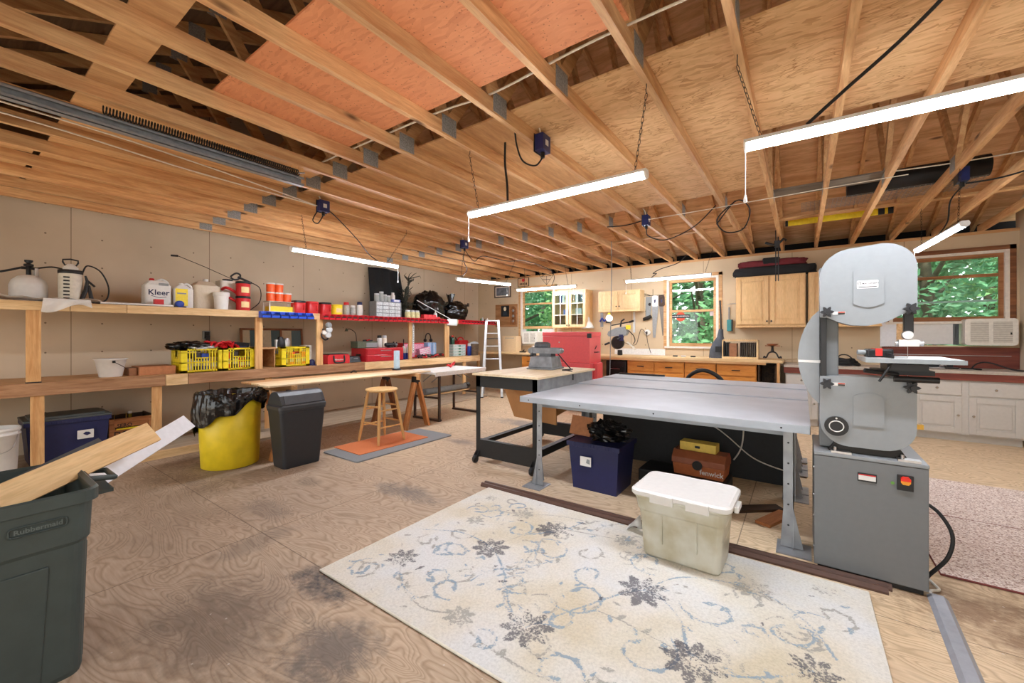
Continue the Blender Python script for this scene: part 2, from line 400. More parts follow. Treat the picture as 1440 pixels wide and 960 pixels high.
# roof sheathing, both slopes, and a black soffit standing in for eave darkness
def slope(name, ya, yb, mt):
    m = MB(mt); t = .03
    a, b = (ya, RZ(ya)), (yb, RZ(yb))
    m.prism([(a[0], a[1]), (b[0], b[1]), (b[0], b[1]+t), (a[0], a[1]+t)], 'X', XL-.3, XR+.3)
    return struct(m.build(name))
slope('roof_back', 3.575, 8.62, SHEATH); slope('roof_front', -1.47, 3.575, wood('shade_dark_sheathing', (128, 100, 74), (92, 70, 50), 'X', knots=.5, grain=.6))  # front slope coloured darker so the attic voids look unlit
struct(MB(BLACKV).box(XL-.3, YB+.12, 2.70, XR+.3, 8.62, 2.72).box(XL-.3, YB+.42, 2.72, XR+.3, YB+.5, 3.0).build('trim_1'))
struct(MB(BLACKV).box(XL-.3, -1.47, 2.70, XR+.3, YF-.12, 2.72).box(XL-.3, -1.45, 2.72, XR+.3, -1.37, 3.0).build('trim_2'))
struct(MB(PINEX).box(XL, YB-.008, 2.70, XR, YB, 2.74).build('trim_3'))
# ---- trusses
TX = [-.70+.445*k for k in range(-13, 7)]
STEEL_PLATE = plain('galvanised_plate', (150, 150, 146), .6, .3, .35, scale=90)
CH_T = 2.74+.09
def make_truss(label):
    t = thing('roof_truss', label, 'roof truss', (TX[0], 3.575, 2.74), group='roof trusses overhead')
    def yl(y): return y-3.575
    MB(PINE).box(-.019, yl(-1.0), 0, .019, yl(8.2), .09).build('bottom_chord', t)
    for s in (-1, 1):
        hy = 4.92; r = lambda d: RZ(3.575+d)-2.74
        MB(PINE).prism([(s*hy, r(hy)-.105), (s*hy, r(hy)-.005), (0, r(0)-.005), (0, r(0)-.105)], 'X', -.019, .019).build('top_chord', t)
        py = s*1.49; q = s*2.27
        MB(PINE).beam((0, py, .085), (0, q, r(q)-.06), .085, .036, (1,0,0)).build('web', t)
        MB(PINE).beam((0, py, .085), (0, s*.03, r(0)-.1), .085, .036, (1,0,0)).build('web', t)
        for e in (-1, 1):
            MB(STEEL_PLATE).box(e*.0192, py-.07, .012, e*.0215, py+.07, .135).build('gusset_plate', t)
            MB(STEEL_PLATE).box(e*.0192, q-.06, r(q)-.14, e*.0215, q+.06, r(q)-.02).build('gusset_plate', t)
    for e in (-1, 1):
        MB(STEEL_PLATE).box(e*.0192, -.1, r(0)-.2, e*.0215, .1, r(0)-.06).build('gusset_plate', t)
    return t
ORD = 'first second third fourth fifth sixth seventh eighth ninth tenth eleventh twelfth thirteenth fourteenth fifteenth sixteenth seventeenth eighteenth nineteenth twentieth'.split()
tr = make_truss('bare timber roof truss, first from the left wall with the shelves')
for i, x in enumerate(TX[1:], 1):
    dup(tr, (x, 3.575, 2.74), 'bare timber roof truss, %s counting from the left wall with the shelves' % ORD[i])
# ---- boards laid in the attic over the bottom chords
def panel(mat, x0, y0, x1, y1, label, cat='board', z=CH_T+.001, t=.012, name='deck_panel'):
    o = MB(mat).box(x0, y0, z, x1, y1, z+t).build(name, at=((x0+x1)/2, (y0+y1)/2, z))
    return tag(o, label, cat, 'boards laid across the trusses')
TANB = wood('tan_plywood', (216, 172, 122), (184, 138, 92), 'Y', knots=.15, grain=.6)
panel(PINKB, -2.96, .975, -.66, 1.885, 'orange stained board with dark ring marks laid across the roof trusses')
panel(TANB, -6.7, .50, -3.39, 2.05, 'brown plywood deck board over the trusses at the left wall')
panel(TANB, -3.385, .50, -1.3, .67, 'narrow brown plywood strip lying across trusses beside a dark gap')
panel(TANB, -6.7, 2.21, -2.94, 3.47, 'plywood deck sheet over the shelf side, behind the row of metal plates')
panel(TANB, -6.7, 3.475, -2.94, 4.75, 'plywood deck sheet over the long work bench, near the back window')
panel(TANB, -2.935, 2.21, -1.62, 4.75, 'plywood deck sheet above the middle hanging light')
panel(OSB, -1.615, 2.21, -.28, 4.75, 'strand board deck sheet between the two big hanging lights')
panel(OSB, -.275, 2.21, 2.25, 3.47, 'strand board deck sheet above the light beside the bandsaw')
panel(TANB, -6.7, -.9, -5.0, .46, 'brown plywood deck board in the front corner above the garage rail')
GREYB = wood('grey_board', (128, 118, 104), (96, 86, 74), 'X', knots=.1)
panel(GREYB, -.28, 4.98, .62, 5.25, 'weathered grey plank lying over the trusses beside the black roll', 'plank', name='plank')
# lateral brace
o = MB(PINEX).box(-6.6, 6.30, CH_T+.002, 2.2, 6.39, CH_T+.022).build('brace_board', at=(-2.2, 6.34, CH_T))
tag(o, 'long thin pine brace running across the trusses near the back wall', 'board')
# ================================================================ LIGHTS
WHITE_M = plain('white_enamel', (236, 236, 234), .35)
TUBE = emit('led_tube', (240, 245, 255), TUBE_POWER)
STEELW = plain('bright_steel', (190, 190, 192), .3, 1.0)
DARKM = plain('dark_steel', (48, 46, 44), .45, .7)
BLK = plain('black_plastic', (20, 20, 22), .45)
BLKR = plain('black_rubber', (16, 16, 17), .6)
def chain(m, p, q, n=None, r=.0016):
    p, q = Vector(p), Vector(q); d = q-p; ln = d.length; n = n or max(4, int(ln/.028)); d.normalize()
    a = d.orthogonal().normalized(); b = d.cross(a)
    for i in range(n):
        c = p+(q-p)*((i+.5)/n); u = a if i % 2 else b; h = ln/n*.66; w_ = .007
        pts = [c+d*h*math.cos(t*PI/4)+u*w_*math.sin(t*PI/4) for t in range(8)]
        m.tube(pts, r, 4, closed=True)
def hook(m, p):
    x, y, z = p
    m.tube([(x, y, z+.02), (x, y, z-.02), (x, y-.012, z-.04), (x, y, z-.055), (x, y+.014, z-.045)], .0025, 5)
def shop_light(label, a, b, z, chains, pull=None, zc=2.74):
    """a,b ends (x,y); bar with a white housing, lens below and end caps, hung from chains"""
    ax, ay = a; bx, by = b; cx, cy = (ax+bx)/2, (ay+by)/2; ln = math.hypot(bx-ax, by-ay); rz = math.atan2(by-ay, bx-ax)
    t = thing('shop_light', label, 'light', (cx, cy, z), rz, 'hanging tube lights')
    MB(WHITE_M).prism([(-.034, .012), (.034, .012), (.024, .034), (-.024, .034)], 'X', -ln/2, ln/2).build('housing', t, bev=.003)
    prof = [(.031*math.cos(k*PI/10), .012-.032*math.sin(k*PI/10)) for k in range(11)]
    MB(TUBE).prism(prof, 'X', -ln/2+.012, ln/2-.012).build('tube_lens', t)
    for s in (-1, 1):
        MB(WHITE_M).prism([(p[0]*1.1, .012+(p[1]-.012)*1.08) for p in prof], 'X', s*(ln/2-.012), s*ln/2).build('end_cap', t)
    inv = Matrix.Translation((cx, cy, z)) @ Matrix.Rotation(rz, 4, 'Z'); inv.invert()
    for (hx, hy, lx) in chains:     # hook place in the room, distance along the bar
        m = MB(DARKM); top = inv @ Vector((hx, hy, zc)); hook(m, top)
        chain(m, (lx, 0, .034), (top.x, top.y, top.z-.055)); m.build('hanging_chain', t)
    if pull:
        m = MB(WHITE_M); px = pull[0]; m.tube([(px, -.03, 0), (px, -.03, -pull[1])], .0018, 5)
        m.lathe([(.002, 0), (.008, -.02), (.009, -.035), (.003, -.04)][::-1], (px, -.03, -pull[1]+.015), 10); m.build('pull_cord', t)
    return t
shop_light('long lit tube light hanging in the middle on two chains', (-2.12, 2.42), (-.735, 2.40), 2.285, [(-2.042, 2.335, -.60), (-.70, 2.276, .62)], (-.675, .19))
shop_light('long lit tube light hanging above the grey bandsaw, nearest to the viewer', (-.235, 2.35), (1.15, 2.37), 2.29, [(-.26, 2.30, -.62), (1.08, 2.30, .6)], (-.685, .26))
shop_light('lit tube light hanging in front of the crowded left shelf', (-4.60, 2.27), (-4.585, 3.72), 2.298, [(-4.705, 2.45, -.55), (-4.26, 3.6, .55)], (.71, .2))
shop_light('lit tube light hanging over the white folding table by the back corner', (-4.765, 5.10), (-4.475, 6.25), 2.298, [(-4.705, 5.2, -.5), (-4.26, 6.1, .5)], (.5, .2))
shop_light('lit tube light hanging before the glass door cabinet and the corner window', (-4.91, 7.13), (-3.555, 7.18), 2.298, [(-4.705, 7.1, -.5), (-3.815, 7.2, .5)], (.63, .25))
shop_light('lit tube light hanging before the middle back window', (-2.55, 7.11), (-1.155, 7.06), 2.298, [(-2.48, 7.1, -.6), (-1.145, 7.08, .6)], (-.685, .2))
shop_light('short looking lit tube light beside the window with the air conditioner', (1.065, 6.40), (1.145, 5.11), 2.30, [(1.08, 6.3, -.5), (1.08, 4.95, .5)], (-.62, .22))
# ================================================================ LEFT WALL: bench, shelf, bins
WORNB = wood('worn_lumber', (182, 140, 104), (140, 98, 66), 'Y', knots=.25)
SHELFP = wood('shelf_board', (204, 164, 118), (172, 128, 84), 'Y', knots=.2)
CHIP = wood('bench_ply', (214, 172, 124), (186, 140, 94), 'Y', knots=.2)
BH = .893
t = thing('work_bench', 'long timber work bench fixed along the shelf wall, with a worn front board', 'workbench', (-6.37, 3.15, 0))
MB(CHIP).box(-.42, -4.0, BH-.02, .40, 4.0, BH).build('bench_top', t)
for y0, y1, mt in ((-4.0, -1.62, WORNB), (-1.615, -1.41, PALE), (-1.405, 1.0, WORNB), (1.005, 4.0, PALE)):
    MB(mt).box(.40, y0, BH-.125, .42, y1, BH).build('front_board', t, bev=.003)
for y in (-3.2, -2.58, -1.69, -.5, 3.5):
    MB(PINEZ).box(.375, y-.045, .072, .397, y+.045, BH-.02).build('leg', t, bev=.003)
    MB(PINEX).box(-.42, y-.02, BH-.11, .39, y+.02, BH-.02).build('cross_rail', t)
SZ = 1.675
t = thing('storage_shelf', 'full length timber shelf board above the work bench on upright posts', 'shelf', (-6.37, 3.4, BH))
h = SZ-BH
MB(SHELFP).box(-.42, -4.2, h-.022, .39, 4.35, h).build('shelf_board', t)
for y0, y1 in ((-4.2, -2.62), (-2.615, -2.2), (-2.195, 4.35)):
    MB(PALE).box(.39, y0, h-.088, .415, y1, h).build('front_rail', t, bev=.003)
for y, wd in ((-2.855, .095), (-.873, .088), (-.02, .095), (1.74, .07), (2.71, .12)):
    MB(PINEZ).box(.372, y-wd/2, .001, .409, y+wd/2, h-.088).build('post', t, bev=.003)
MB(BLKR).box(.372, -2.855-.05, .001, .4105, -2.855+.05, .012).build('post_pad', t)
o = MB(wood('dusty_boards', (196, 178, 154), (168, 148, 124), 'Y', knots=.1)).box(-6.795, -.8, .0, -5.74, 1.82, .068).box(-6.795, 1.82, 0, -5.62, 7.0, .03).build('floor_platform', at=(-6.2, 3, 0))
tag(o, 'low dusty timber platform on the floor beneath the work bench', 'platform')
o = MB(PALE).box(-5.738, -.8, 0.001, -5.70, 1.80, .088).build('lumber', bev=.003, at=(-5.72, .5, 0))
tag(o, 'long pale length of lumber lying on edge before the bench, reaching the yellow tub', 'lumber')

# ---- stacking bins clipped along the shelf front
NAVY = plain('navy_plastic', (28, 34, 78), .45)
BLUEB = plain('blue_bin_plastic', (36, 84, 208), .4); REDB = plain('red_bin_plastic', (206, 34, 48), .4)
def make_bin(mat, label, cat, loc, wd, group):
    t = thing('parts_bin', label, cat, loc, 0, group)
    m = MB(mat); a = wd/2; th = .004; hh = .086; lo = .028; dp = .105
    side = [(0, 0), (dp, 0), (dp+.008, lo), (dp-.03, hh-.02), (dp-.04, hh), (0, hh)]
    for s in (-a, a-th): m.prism(side, 'Y', s, s+th)
    m.box(0, -a, 0, dp, a, th); m.box(0, -a, 0, th, a, hh)
    m.prism([(dp-th, 0), (dp, 0), (dp+.008, lo), (dp+.008-th, lo)], 'Y', -a, a)
    m.box(dp-.046, -a, hh-.006, dp-.038, a, hh)
    m.build('bin_shell', t)
    return t
b0 = make_bin(BLUEB, 'blue plastic parts bin, first of six on the shelf front from the yellow crates side', 'bin', (-5.953, 2.57, 1.585), .105, 'blue parts bins')
MB(NAVY).box(.008, -.046, .0045, .098, .046, .044).build('shade_contents', b0)  # dark blue block that imitates shade inside the bin
for i in range(1, 6):
    dup(b0, (-5.953, 2.57+.121*i, 1.585), 'blue plastic parts bin, %s of six on the shelf front, counting from the wide gap' % ORD[i])
r0 = make_bin(REDB, 'red plastic parts bin in the long red row along the shelf front', 'bin', (-5.953, 3.415, 1.588), .085, 'red parts bins')
MB(DARKM).box(.008, -.036, .0045, .098, .036, .048).build('shade_contents', r0)  # dark contents, oversized to imitate shade in the bin slots
k = 0; y = 3.415
while y < 7.55:
    y += .099; k += 1
    if 6.05 < y < 6.42: continue
    dup(r0, (-5.953+random.uniform(-.003, .003), y, 1.588+random.uniform(-.004, .002)), r0['label'])
PAPER = plain('paper_white', (226, 236, 236), .7, var=.03)
t = thing('notice_sheet', 'pale sheet of paper hanging over the gap in the red bin row', 'paper', (-5.945, 6.23, 1.55))
MB(PAPER).grid(lambda u, v: (.004+.012*math.sin(v*2.5), (u-.5)*.30, v*.135), 6, 5).build('paper_sheet', t, solid=.002)

# ================================================================ ON THE TOP SHELF (z = SZ)
WP = plain('white_plastic', (218, 216, 211), .45, var=.03); OFFW = plain('natural_plastic', (214, 208, 192), .4)
REDP = plain('red_plastic', (196, 30, 34), .4); ORG = plain('orange_plastic', (236, 92, 32), .4)
YEL = plain('yellow_plastic', (240, 212, 40), .4); BLUEP = plain('blue_plastic', (30, 60, 150), .4)
GRYP = plain('grey_plastic', (134, 138, 138), .5); GRNP = plain('green_plastic', (40, 110, 60), .5)
NAVY = plain('navy_plastic', (28, 34, 78), .45); LGREY = plain('light_grey', (200, 204, 206), .5)
def film(name, rgb, alpha=.55, rough=.25):
    m, nt, b = new_mat(name); b.inputs['Base Color'].default_value = lin(rgb); b.inputs['Roughness'].default_value = rough; b.inputs['Alpha'].default_value = alpha
    n = N(nt, 'TexNoise', Scale=18.0, Detail=4.0); L(nt, coords(nt), n.inputs['Vector']); bump(nt, b, n.outputs[0], .5, .02)
    return m
FILM = film('clear_film', (230, 230, 228), .78); SX = -6.22
t = thing('plastic_sheet', 'crumpled clear plastic sheeting hanging over the shelf edge beside a tank', 'plastic sheet', (-6.2, .5, SZ))
def sh(u, v):
    y = -.55+u*1.05; x = -.22+v*.5; z = .012+.05*abs(mnoise.noise(Vector((u*7, v*4, 1))))+.03*max(0,1-u*1.6)+.05*(1-v)*abs(mnoise.noise(Vector((u*3, v*2, 5))))
    if v > .9: z += .01
    return (x, y, z)
MB(FILM).grid(sh, 34, 12).build('sheet', t)
def sh2(u, v):
    y = .10+u*.32+.03*v*(u-.5); return (.283+.02*math.sin(u*9+v*3)*v+.006, y, .03-v*.125*(.75+.35*math.sin(u*5+1)))
MB(FILM).grid(sh2, 18, 8).build('hanging_flap', t)
t = thing('propane_tank', 'squat white gas tank with a black valve on the end of the top shelf', 'gas tank', (-6.32, .545, SZ))
MB(WP).lathe([(.085, 0), (.09, .012), (.115, .03), (.13, .07), (.13, .17), (.115, .22), (.075, .26), (.04, .275)], n=28).build('tank_body', t)
m = MB(WP)
for a in range(5): m.prism([(.062*math.cos(a*.42+.6), .062*math.sin(a*.42+.6)), (.062*math.cos(a*.42+1.0), .062*math.sin(a*.42+1.0)), (.068*math.cos(a*.42+1.0), .068*math.sin(a*.42+1.0)), (.068*math.cos(a*.42+.6), .068*math.sin(a*.42+.6))], 'Z', .25, .345)
m.build('collar', t)
MB(BLK).lathe([(.018, .27), (.018, .36), (.035, .365), (.035, .385), (.014, .39), (.03, .41), (.03, .425)], n=12).tube([(0, -.05, .345), (0, .05, .345)], .014).build('valve', t)
MB(BLKR).tube(spline([(0, .04, .345), (.02, .15, .375), (-.05, .24, .37)]), .008).tube(spline([(0, -.05, .345), (.03, -.2, .28), (.08, -.45, .21)]), .010).build('hose', t)
t = thing('pump_sprayer', 'white pump sprayer tank with black band, black top handle and coiled hose', 'sprayer', (-6.22, .82, SZ))
MB(OFFW).lathe([(.085, 0), (.088, .02), (.09, .30), (.082, .33)], n=28).build('tank_body', t)
MB(BLK).lathe([(.09, .31), (.093, .315), (.093, .345), (.085, .35)], n=28).build('band', t)
MB(WP).lathe([(.055, .345), (.058, .375), (.035, .40), (.02, .415)], n=20).build('pump_cap', t)
MB(BLK).tube([(0, -.055, .43), (0, -.04, .40), (0, .04, .40), (0, .055, .43), (0, .055, .455), (0, 0, .465), (0, -.055, .455)], .008, closed=True).tube([(0, 0, .36), (0, 0, .41)], .006).build('pump_handle', t)
m = MB(BLK)
for i in range(7): m.box(.075, -.062, .045+i*.036, .088, -.018, .060+i*.036)
m.build('level_scale', t)
MB(BLKR).tube(spline([(.02, .085, .335), (.03, .12, .41), (.02, .22, .36), (.03, .28, .2), (.05, .26, .06), (.08, .16, .012)]), .007).build('hose', t)
MB(BLK).tube([(.05, .10, .30), (.05, .115, .24), (.06, .10, .14), (.07, .06, .01)], [.008, .014, .018, .02]).tube([(.05, .115, .25), (.06, .17, .19)], .01).tube([(.05, .125, .2), (.06, .15, .02)], [.012, .02]).build('spray_wand', t)
t = thing('rubber_tubing', 'long black tubing lying along the top shelf before the white jug', 'hose', (-6.05, 1.15, SZ+.008))
MB(BLKR).tube(spline([(.02, -.2, 0), (.05, .05, 0), (0, .3, .0), (.06, .45, .0), (-.03, .6, .006), (-.1, .3, .02), (-.12, -.05, 0)]), .008).build('tube_coil', t)
MB(FILM).tube(spline([(.08, -.15, .006), (.07, .1, .006), (.08, .3, .006), (.07, .46, .006)]), .012).build('clear_tube', t)
def jug(name, label, cat, loc, w_, d, h_, mat, cap, lab=None, handle='back', labmat=None):
    t = thing(name, label, cat, loc)
    m = MB(mat); m.prism(rrect(-d/2, -w_/2, d/2, w_/2, min(w_, d)*.18), 'Z', 0, h_*.78, False)
    m.taper(h_*.78, (-d/2+.01, -w_/2+.01, d/2-.01, w_/2-.01), h_*.93, (-d/2+.03, -w_/2+.05, d/2-.03, w_/2-.06)); m.build('jug_body', t, bev=.008)
    MB(cap).lathe([(.024, h_*.93), (.024, h_), (.018, h_+.005)], (0, -w_/2+.08, 0), 14).build('cap', t)
    MB(mat).tube(spline([(0, 0, h_*.92), (0, w_*.2, h_*1.0), (0, w_*.42, h_*.9), (0, w_*.44, h_*.76)]), .014).build('handle', t)
    if lab: lab(t)
    return t
def lab1(t):
    m = MB(plain('ink_navy', (22, 30, 70), .5)).text('Kleer', .088, (.0905, .0, .17), (0, 1, 0), (0, 0, 1), .0012, True)
    m.tube(spline([(.091, -.07, .135), (.091, 0, .115), (.091, .07, .125)]), .003); m.build('lettering', t)
    m = MB(GRYP).box(.085, .0, .255, .0915, .09, .285); m.build('label_patch', t)
jug('detergent_jug', 'big white jug with blue script lettering and a red cap', 'jug', (-6.22, 1.515, SZ), .245, .18, .335, WP, REDP, lab1)
def lab2(t): MB(YEL).box(.0505, -.085, .03, .0535, .035, .235).build('label_patch', t); MB(GRYP).box(.0536, -.07, .17, .0545, .02, .185).build('label_line', t)
jug('handled_jug', 'white jug with a bright yellow label and side handle', 'jug', (-6.16, 1.75, SZ), .19, .10, .30, WP, WP, lab2)
t = thing('small_carton', 'small red carton in front of the white jug on the top shelf', 'box', (-6.03, 1.50, SZ))
MB(REDP).box(-.03, -.055, 0, .03, .03, .085).build('carton_body', t, bev=.003); MB(WP).box(-.03, .0305, 0, .028, .07, .05).build('carton_end', t)
t = thing('small_tape_roll', 'small dark blue roll standing beside the yellow label jug', 'roll', (-6.03, 1.68, SZ))
MB(BLUEP).lathe([(.018, -.03), (.04, -.03), (.042, 0), (.04, .03), (.018, .03)], (0, 0, .042), 20, axis='X').build('roll_body', t)
t = thing('water_jug', 'tan translucent square container next to the white lidded tub', 'jug', (-6.27, 2.0, SZ))
FR = film('frosted_tan', (206, 190, 164), .9, .4)
MB(FR).prism(rrect(-.13, -.15, .13, .15, .05), 'Z', 0, .30).taper(.30, (-.11, -.13, .11, .13), .36, (-.05, -.07, .05, .07)).build('jug_body', t, bev=.01)
MB(WP).lathe([(.028, .355), (.028, .395)], (0, .02, 0), 16).build('cap', t)
t = thing('lidded_tub', 'small white lidded tub before the tan container', 'tub', (-6.06, 2.12, SZ))
MB(WP).lathe([(.07, 0), (.08, .175)], n=24).build('tub_body', t); MB(WP).lathe([(.088, .17), (.09, .175), (.09, .215), (.084, .22)], n=24).build('lid', t)
t = thing('backpack_sprayer', 'white backpack sprayer with red straps and a long thin wand pointing left', 'sprayer', (-6.36, 2.30, SZ))
MB(OFFW).prism(rrect(-.1, -.12, .1, .12, .04), 'Z', 0, .40).build('tank_body', t, bev=.02)
MB(BLK).lathe([(.06, .40), (.06, .43)], n=18).tube(spline([(.05, .02, .46), (.06, .05, .50), (.06, .09, .52), (.06, .13, .50), (.05, .12, .45), (.06, .06, .43)], closed=True), .012).tube([(.06, .10, .47), (.09, .26, .40)], .016).build('pump_lever', t)
MB(DARKM).tube([(.09, .02, .43), (.05, -.28, .56), (.03, -.55, .66)], .004).tube([(.03, -.55, .66), (.03, -.62, .655)], .012).build('wand', t)
for z in (.16, .28): MB(REDP).tube(spline([(.10, -.10, z), (.18, -.08, z+.02), (.2, .0, z-.02), (.12, .06, z-.04)]), .018).build('strap', t)
MB(BLKR).tube(spline([(.08, .22, .42), (.1, .36, .34), (.08, .37, .15), (.05, .25, .02)]), .006).build('hose', t)
def tub(name, label, loc, r, h_, body, lid, group=None, square=None, grip=False, labm=None):
    t = thing(name, label, 'tub', loc, 0, group)
    MB(body).lathe([(r*.94, 0), (r*.97, .01), (r, h_*.82), (r*.96, h_*.85)], n=26, sq=square).build('tub_body', t)
    MB(lid).lathe([(r*1.02, h_*.84), (r*1.04, h_*.86), (r*1.04, h_*.98), (r*.98, h_)], n=26, sq=square).build('lid', t)
    if grip: MB(body).tube(spline([(r*.75, r*.62, h_*.25), (r*1.1, r*.5, h_*.35), (r*1.1, r*.5, h_*.6), (r*.75, r*.62, h_*.72)]), .012).build('grip', t)
    if labm: MB(labm).grid(lambda u, v: (r*1.005*math.cos((u-.5)*1.2), r*1.005*math.sin((u-.5)*1.2), h_*(.22+.4*v)), 8, 1).build('label_patch', t)
    return t
CREAML = plain('label_cream', (236, 206, 150), .6)
tub('coffee_can', 'red lidded can at the bottom of a two can stack beside the sprayer', (-6.12, 2.395, SZ), .084, .195, REDP, BLK, 'stacked red cans', labm=CREAML)
tub('coffee_can', 'red lidded can on top of a two can stack beside the sprayer', (-6.12, 2.395, SZ+.196), .084, .195, REDP, BLK, 'stacked red cans', labm=CREAML)
WIRE = plain('white_wire', (232, 226, 214), .4)
t = thing('wire_crate', 'white framed crate with yellow inside, under the orange tubs', 'crate', (-6.18, 2.885, SZ))
m = MB(WIRE)
for z in (.006, .152): m.box(-.10, -.175, z-.006, -.088, .175, z+.006).box(.088, -.175, z-.006, .10, .175, z+.006).box(-.1, -.175, z-.006, .1, -.163, z+.006).box(-.1, .163, z-.006, .1, .175, z+.006)
for x in (-.1, .088):
    for y in (-.175, .163): m.box(x, y, 0, x+.012, y+.012, .158)
m.box(-.1, -.175, .15, .1, .175, .156); m.build('frame', t)
MB(YEL).box(-.08, -.155, .002, .085, .155, .085).build('inner_box', t, bev=.004)
for z, ys, nm in ((.159, (-.115, 0, .115), 'lower row'), (.289, (-.115, 0), 'upper row')):
    for i, y in enumerate(ys):
        tub('orange_tub', 'orange tub with white lid in the %s, %s from the red can stack' % (nm, ORD[i]), (-6.17, 2.88+y, SZ+z), .055, .128, ORG, WP, 'orange tubs')
tub('coffee_tub', 'red plastic coffee tub with black lid right next to the orange tubs', (-6.12, 3.13, SZ), .083, .185, REDP, BLK, 'red coffee tubs', 5, True)
tub('coffee_tub', 'red plastic coffee tub with red lid between two black lidded ones', (-6.12, 3.33, SZ), .083, .185, REDP, REDP, 'red coffee tubs', 5, True)
tub('coffee_tub', 'red plastic coffee tub with black lid right beside the yellow tub', (-6.12, 3.54, SZ), .083, .185, REDP, BLK, 'red coffee tubs', 5, True)
tub('yellow_tub', 'bright yellow tub on the top shelf after the red tubs', (-6.12, 3.75, SZ), .085, .165, YEL, YEL, labm=CREAML)
def spray(label, loc, r, h_, body, cap, group=None, name='spray_can'):
    t = thing(name, label, 'can', loc, 0, group)
    MB(body).lathe([(r*.9, 0), (r, .006), (r, h_*.74), (r*.72, h_*.8)], n=18).build('can_body', t)
    MB(cap).lathe([(r*.82, h_*.78), (r*.84, h_*.8), (r*.8, h_*.98), (r*.7, h_)], n=18).build('cap', t)
    return t
TINL = plain('tin_label', (170, 168, 160), .4, .3, .2, scale=60)
spray('spray can with red cap, first of three cans after the yellow tub', (-6.12, 3.92, SZ), .052, .215, TINL, REDP, 'cans on the top shelf')
spray('short grey can with white lid, middle one of three after the yellow tub', (-6.12, 4.04, SZ), .047, .17, TINL, WP, 'cans on the top shelf')
spray('white spray can with dark cap standing before the drawer cabinet', (-6.12, 4.17, SZ), .05, .235, WP, NAVY, 'cans on the top shelf')
CLEARD = plain('drawer_clear', (196, 202, 204), .25, scale=60, var=.25)
t = thing('parts_cabinet', 'grey small parts cabinet with rows of clear drawers', 'parts cabinet', (-6.25, 4.80, SZ))
MB(GRYP).box(-.10, -.28, 0, .10, .28, .008).box(-.10, -.28, .277, .10, .28, .285).box(-.10, -.28, 0, -.09, .28, .285).box(-.10, -.28, 0, .10, -.27, .285).box(-.1, .27, 0, .1, .28, .285).box(-.09, -.004, .008, .09, .004, .277).build('cabinet_shell', t)
for c in range(4):
    for r in range(4):
        yc = -.266+.0665+c*.134-.0*c; z = .01+r*.067
        d = MB(CLEARD).box(-.08, yc-.062, z, .096, yc+.062, z+.06).build('drawer', t, bev=.003)
        MB(LGREY).box(.096, yc-.02, z+.034, .108, yc+.02, z+.044).build('drawer_pull', d)
JARG = film('jar_glass', (190, 196, 194), .75, .1)
for i, (y, r, hh, nm) in enumerate(((4.585, .046, .135, 'wide first jar'), (4.685, .04, .175, 'tall second jar'), (4.765, .034, .13, 'slim third jar'), (4.84, .04, .115, 'low fourth jar'))):
    t = thing('screw_jar', 'lidded glass %s on top of the drawer cabinet' % nm, 'jar', (-6.22, y, SZ+.286), 0, 'jars on the drawer cabinet')
    MB(JARG).lathe([(r*.9, 0), (r, .008), (r, hh*.78), (r*.85, hh*.84)], n=18).build('jar_body', t); MB(LGREY).lathe([(r*.92, hh*.84), (r*.92, hh)], n=18).build('lid', t)
t = thing('small_blue_box', 'flat blue box on the end of the drawer cabinet', 'box', (-6.22, 4.98, SZ+.286)); BLBX = plain('soft_blue', (110, 124, 196), .5)
MB(BLBX).box(-.06, -.085, 0, .06, .085, .05).build('box_body', t, bev=.003); MB(WP).box(.0605, -.06, .01, .062, .06, .04).build('label_patch', t)
t = thing('white_bottle', 'small white bottle standing on the flat blue box', 'bottle', (-6.24, 4.955, SZ+.337))
MB(WP).lathe([(.035, 0), (.038, .01), (.038, .08), (.02, .1)], n=18).build('bottle_body', t); MB(WP).lathe([(.028, .1), (.028, .13)], n=14).build('cap', t)
PNT = plain('paint_tin', (206, 200, 150), .45, .2, .25, scale=70)
for i, (y, lb) in enumerate(((5.19, 'first'), (5.305, 'second'), (5.42, 'third'))):
    spray('stubby paint tin, %s of three after the drawer cabinet' % lb, (-6.10, y, SZ), .052, .15, PNT, LGREY, 'stubby paint tins', 'paint_tin')
t = thing('red_socket_tray', 'red tray with small red boxes in front of the black bags', 'tray', (-6.06, 5.73, SZ))
MB(REDP).box(-.06, -.22, 0, .06, .22, .04).build('tray_body', t, bev=.004)
for y in (-.16, -.05, .07): MB(REDB).box(-.04, y-.05, .04, .05, y+.05, .08).build('box_part', t, bev=.004)
t = thing('glue_bottle', 'tiny white bottle standing on the red tray', 'bottle', (-6.06, 5.87, SZ+.041)); MB(WP).lathe([(.035, 0), (.035, .07), (.012, .09), (.01, .12)], n=14).build('bottle_body', t)
BAG = plain('black_bag_film', (12, 12, 13), .22, spec=.6, var=.2)
def bag(name, label, loc, r, seed, neck=None, amp=.15):
    t = thing(name, label, 'bag', loc)
    MB(BAG).blob((0, 0, r[2]*.85), r, seed, amp, 2.2, 64, 44, False, 0).build('bag_body', t)
    if neck:
        y, hh = neck
        MB(BAG).grid(lambda u, v: ((.045+.04*v*abs(math.sin(u*13)))*math.cos(u*2*PI), y+(.05+.07*v*v)*math.sin(u*2*PI), r[2]*1.55+hh*v+.02*math.sin(u*21)*v), 30, 8, False).build('bag_neck', t)
    return t
bag('trash_bag', 'large slumped black plastic bag on the top shelf, nearer the drawer cabinet', (-6.38, 6.0, SZ), (.27, .36, .32), 3)
bag('trash_bag', 'tied black plastic bag with upright neck at the far end of the top shelf', (-6.36, 6.74, SZ), (.27, .33, .23), 8, (-.12, .22))
t = thing('white_rod', 'thin white rod leaning across the black bags', 'rod', (-6.05, 5.58, SZ)); MB(WP).tube([(-.12, -.10, .36), (.085, .62, .012)], .007).build('rod_shaft', t)
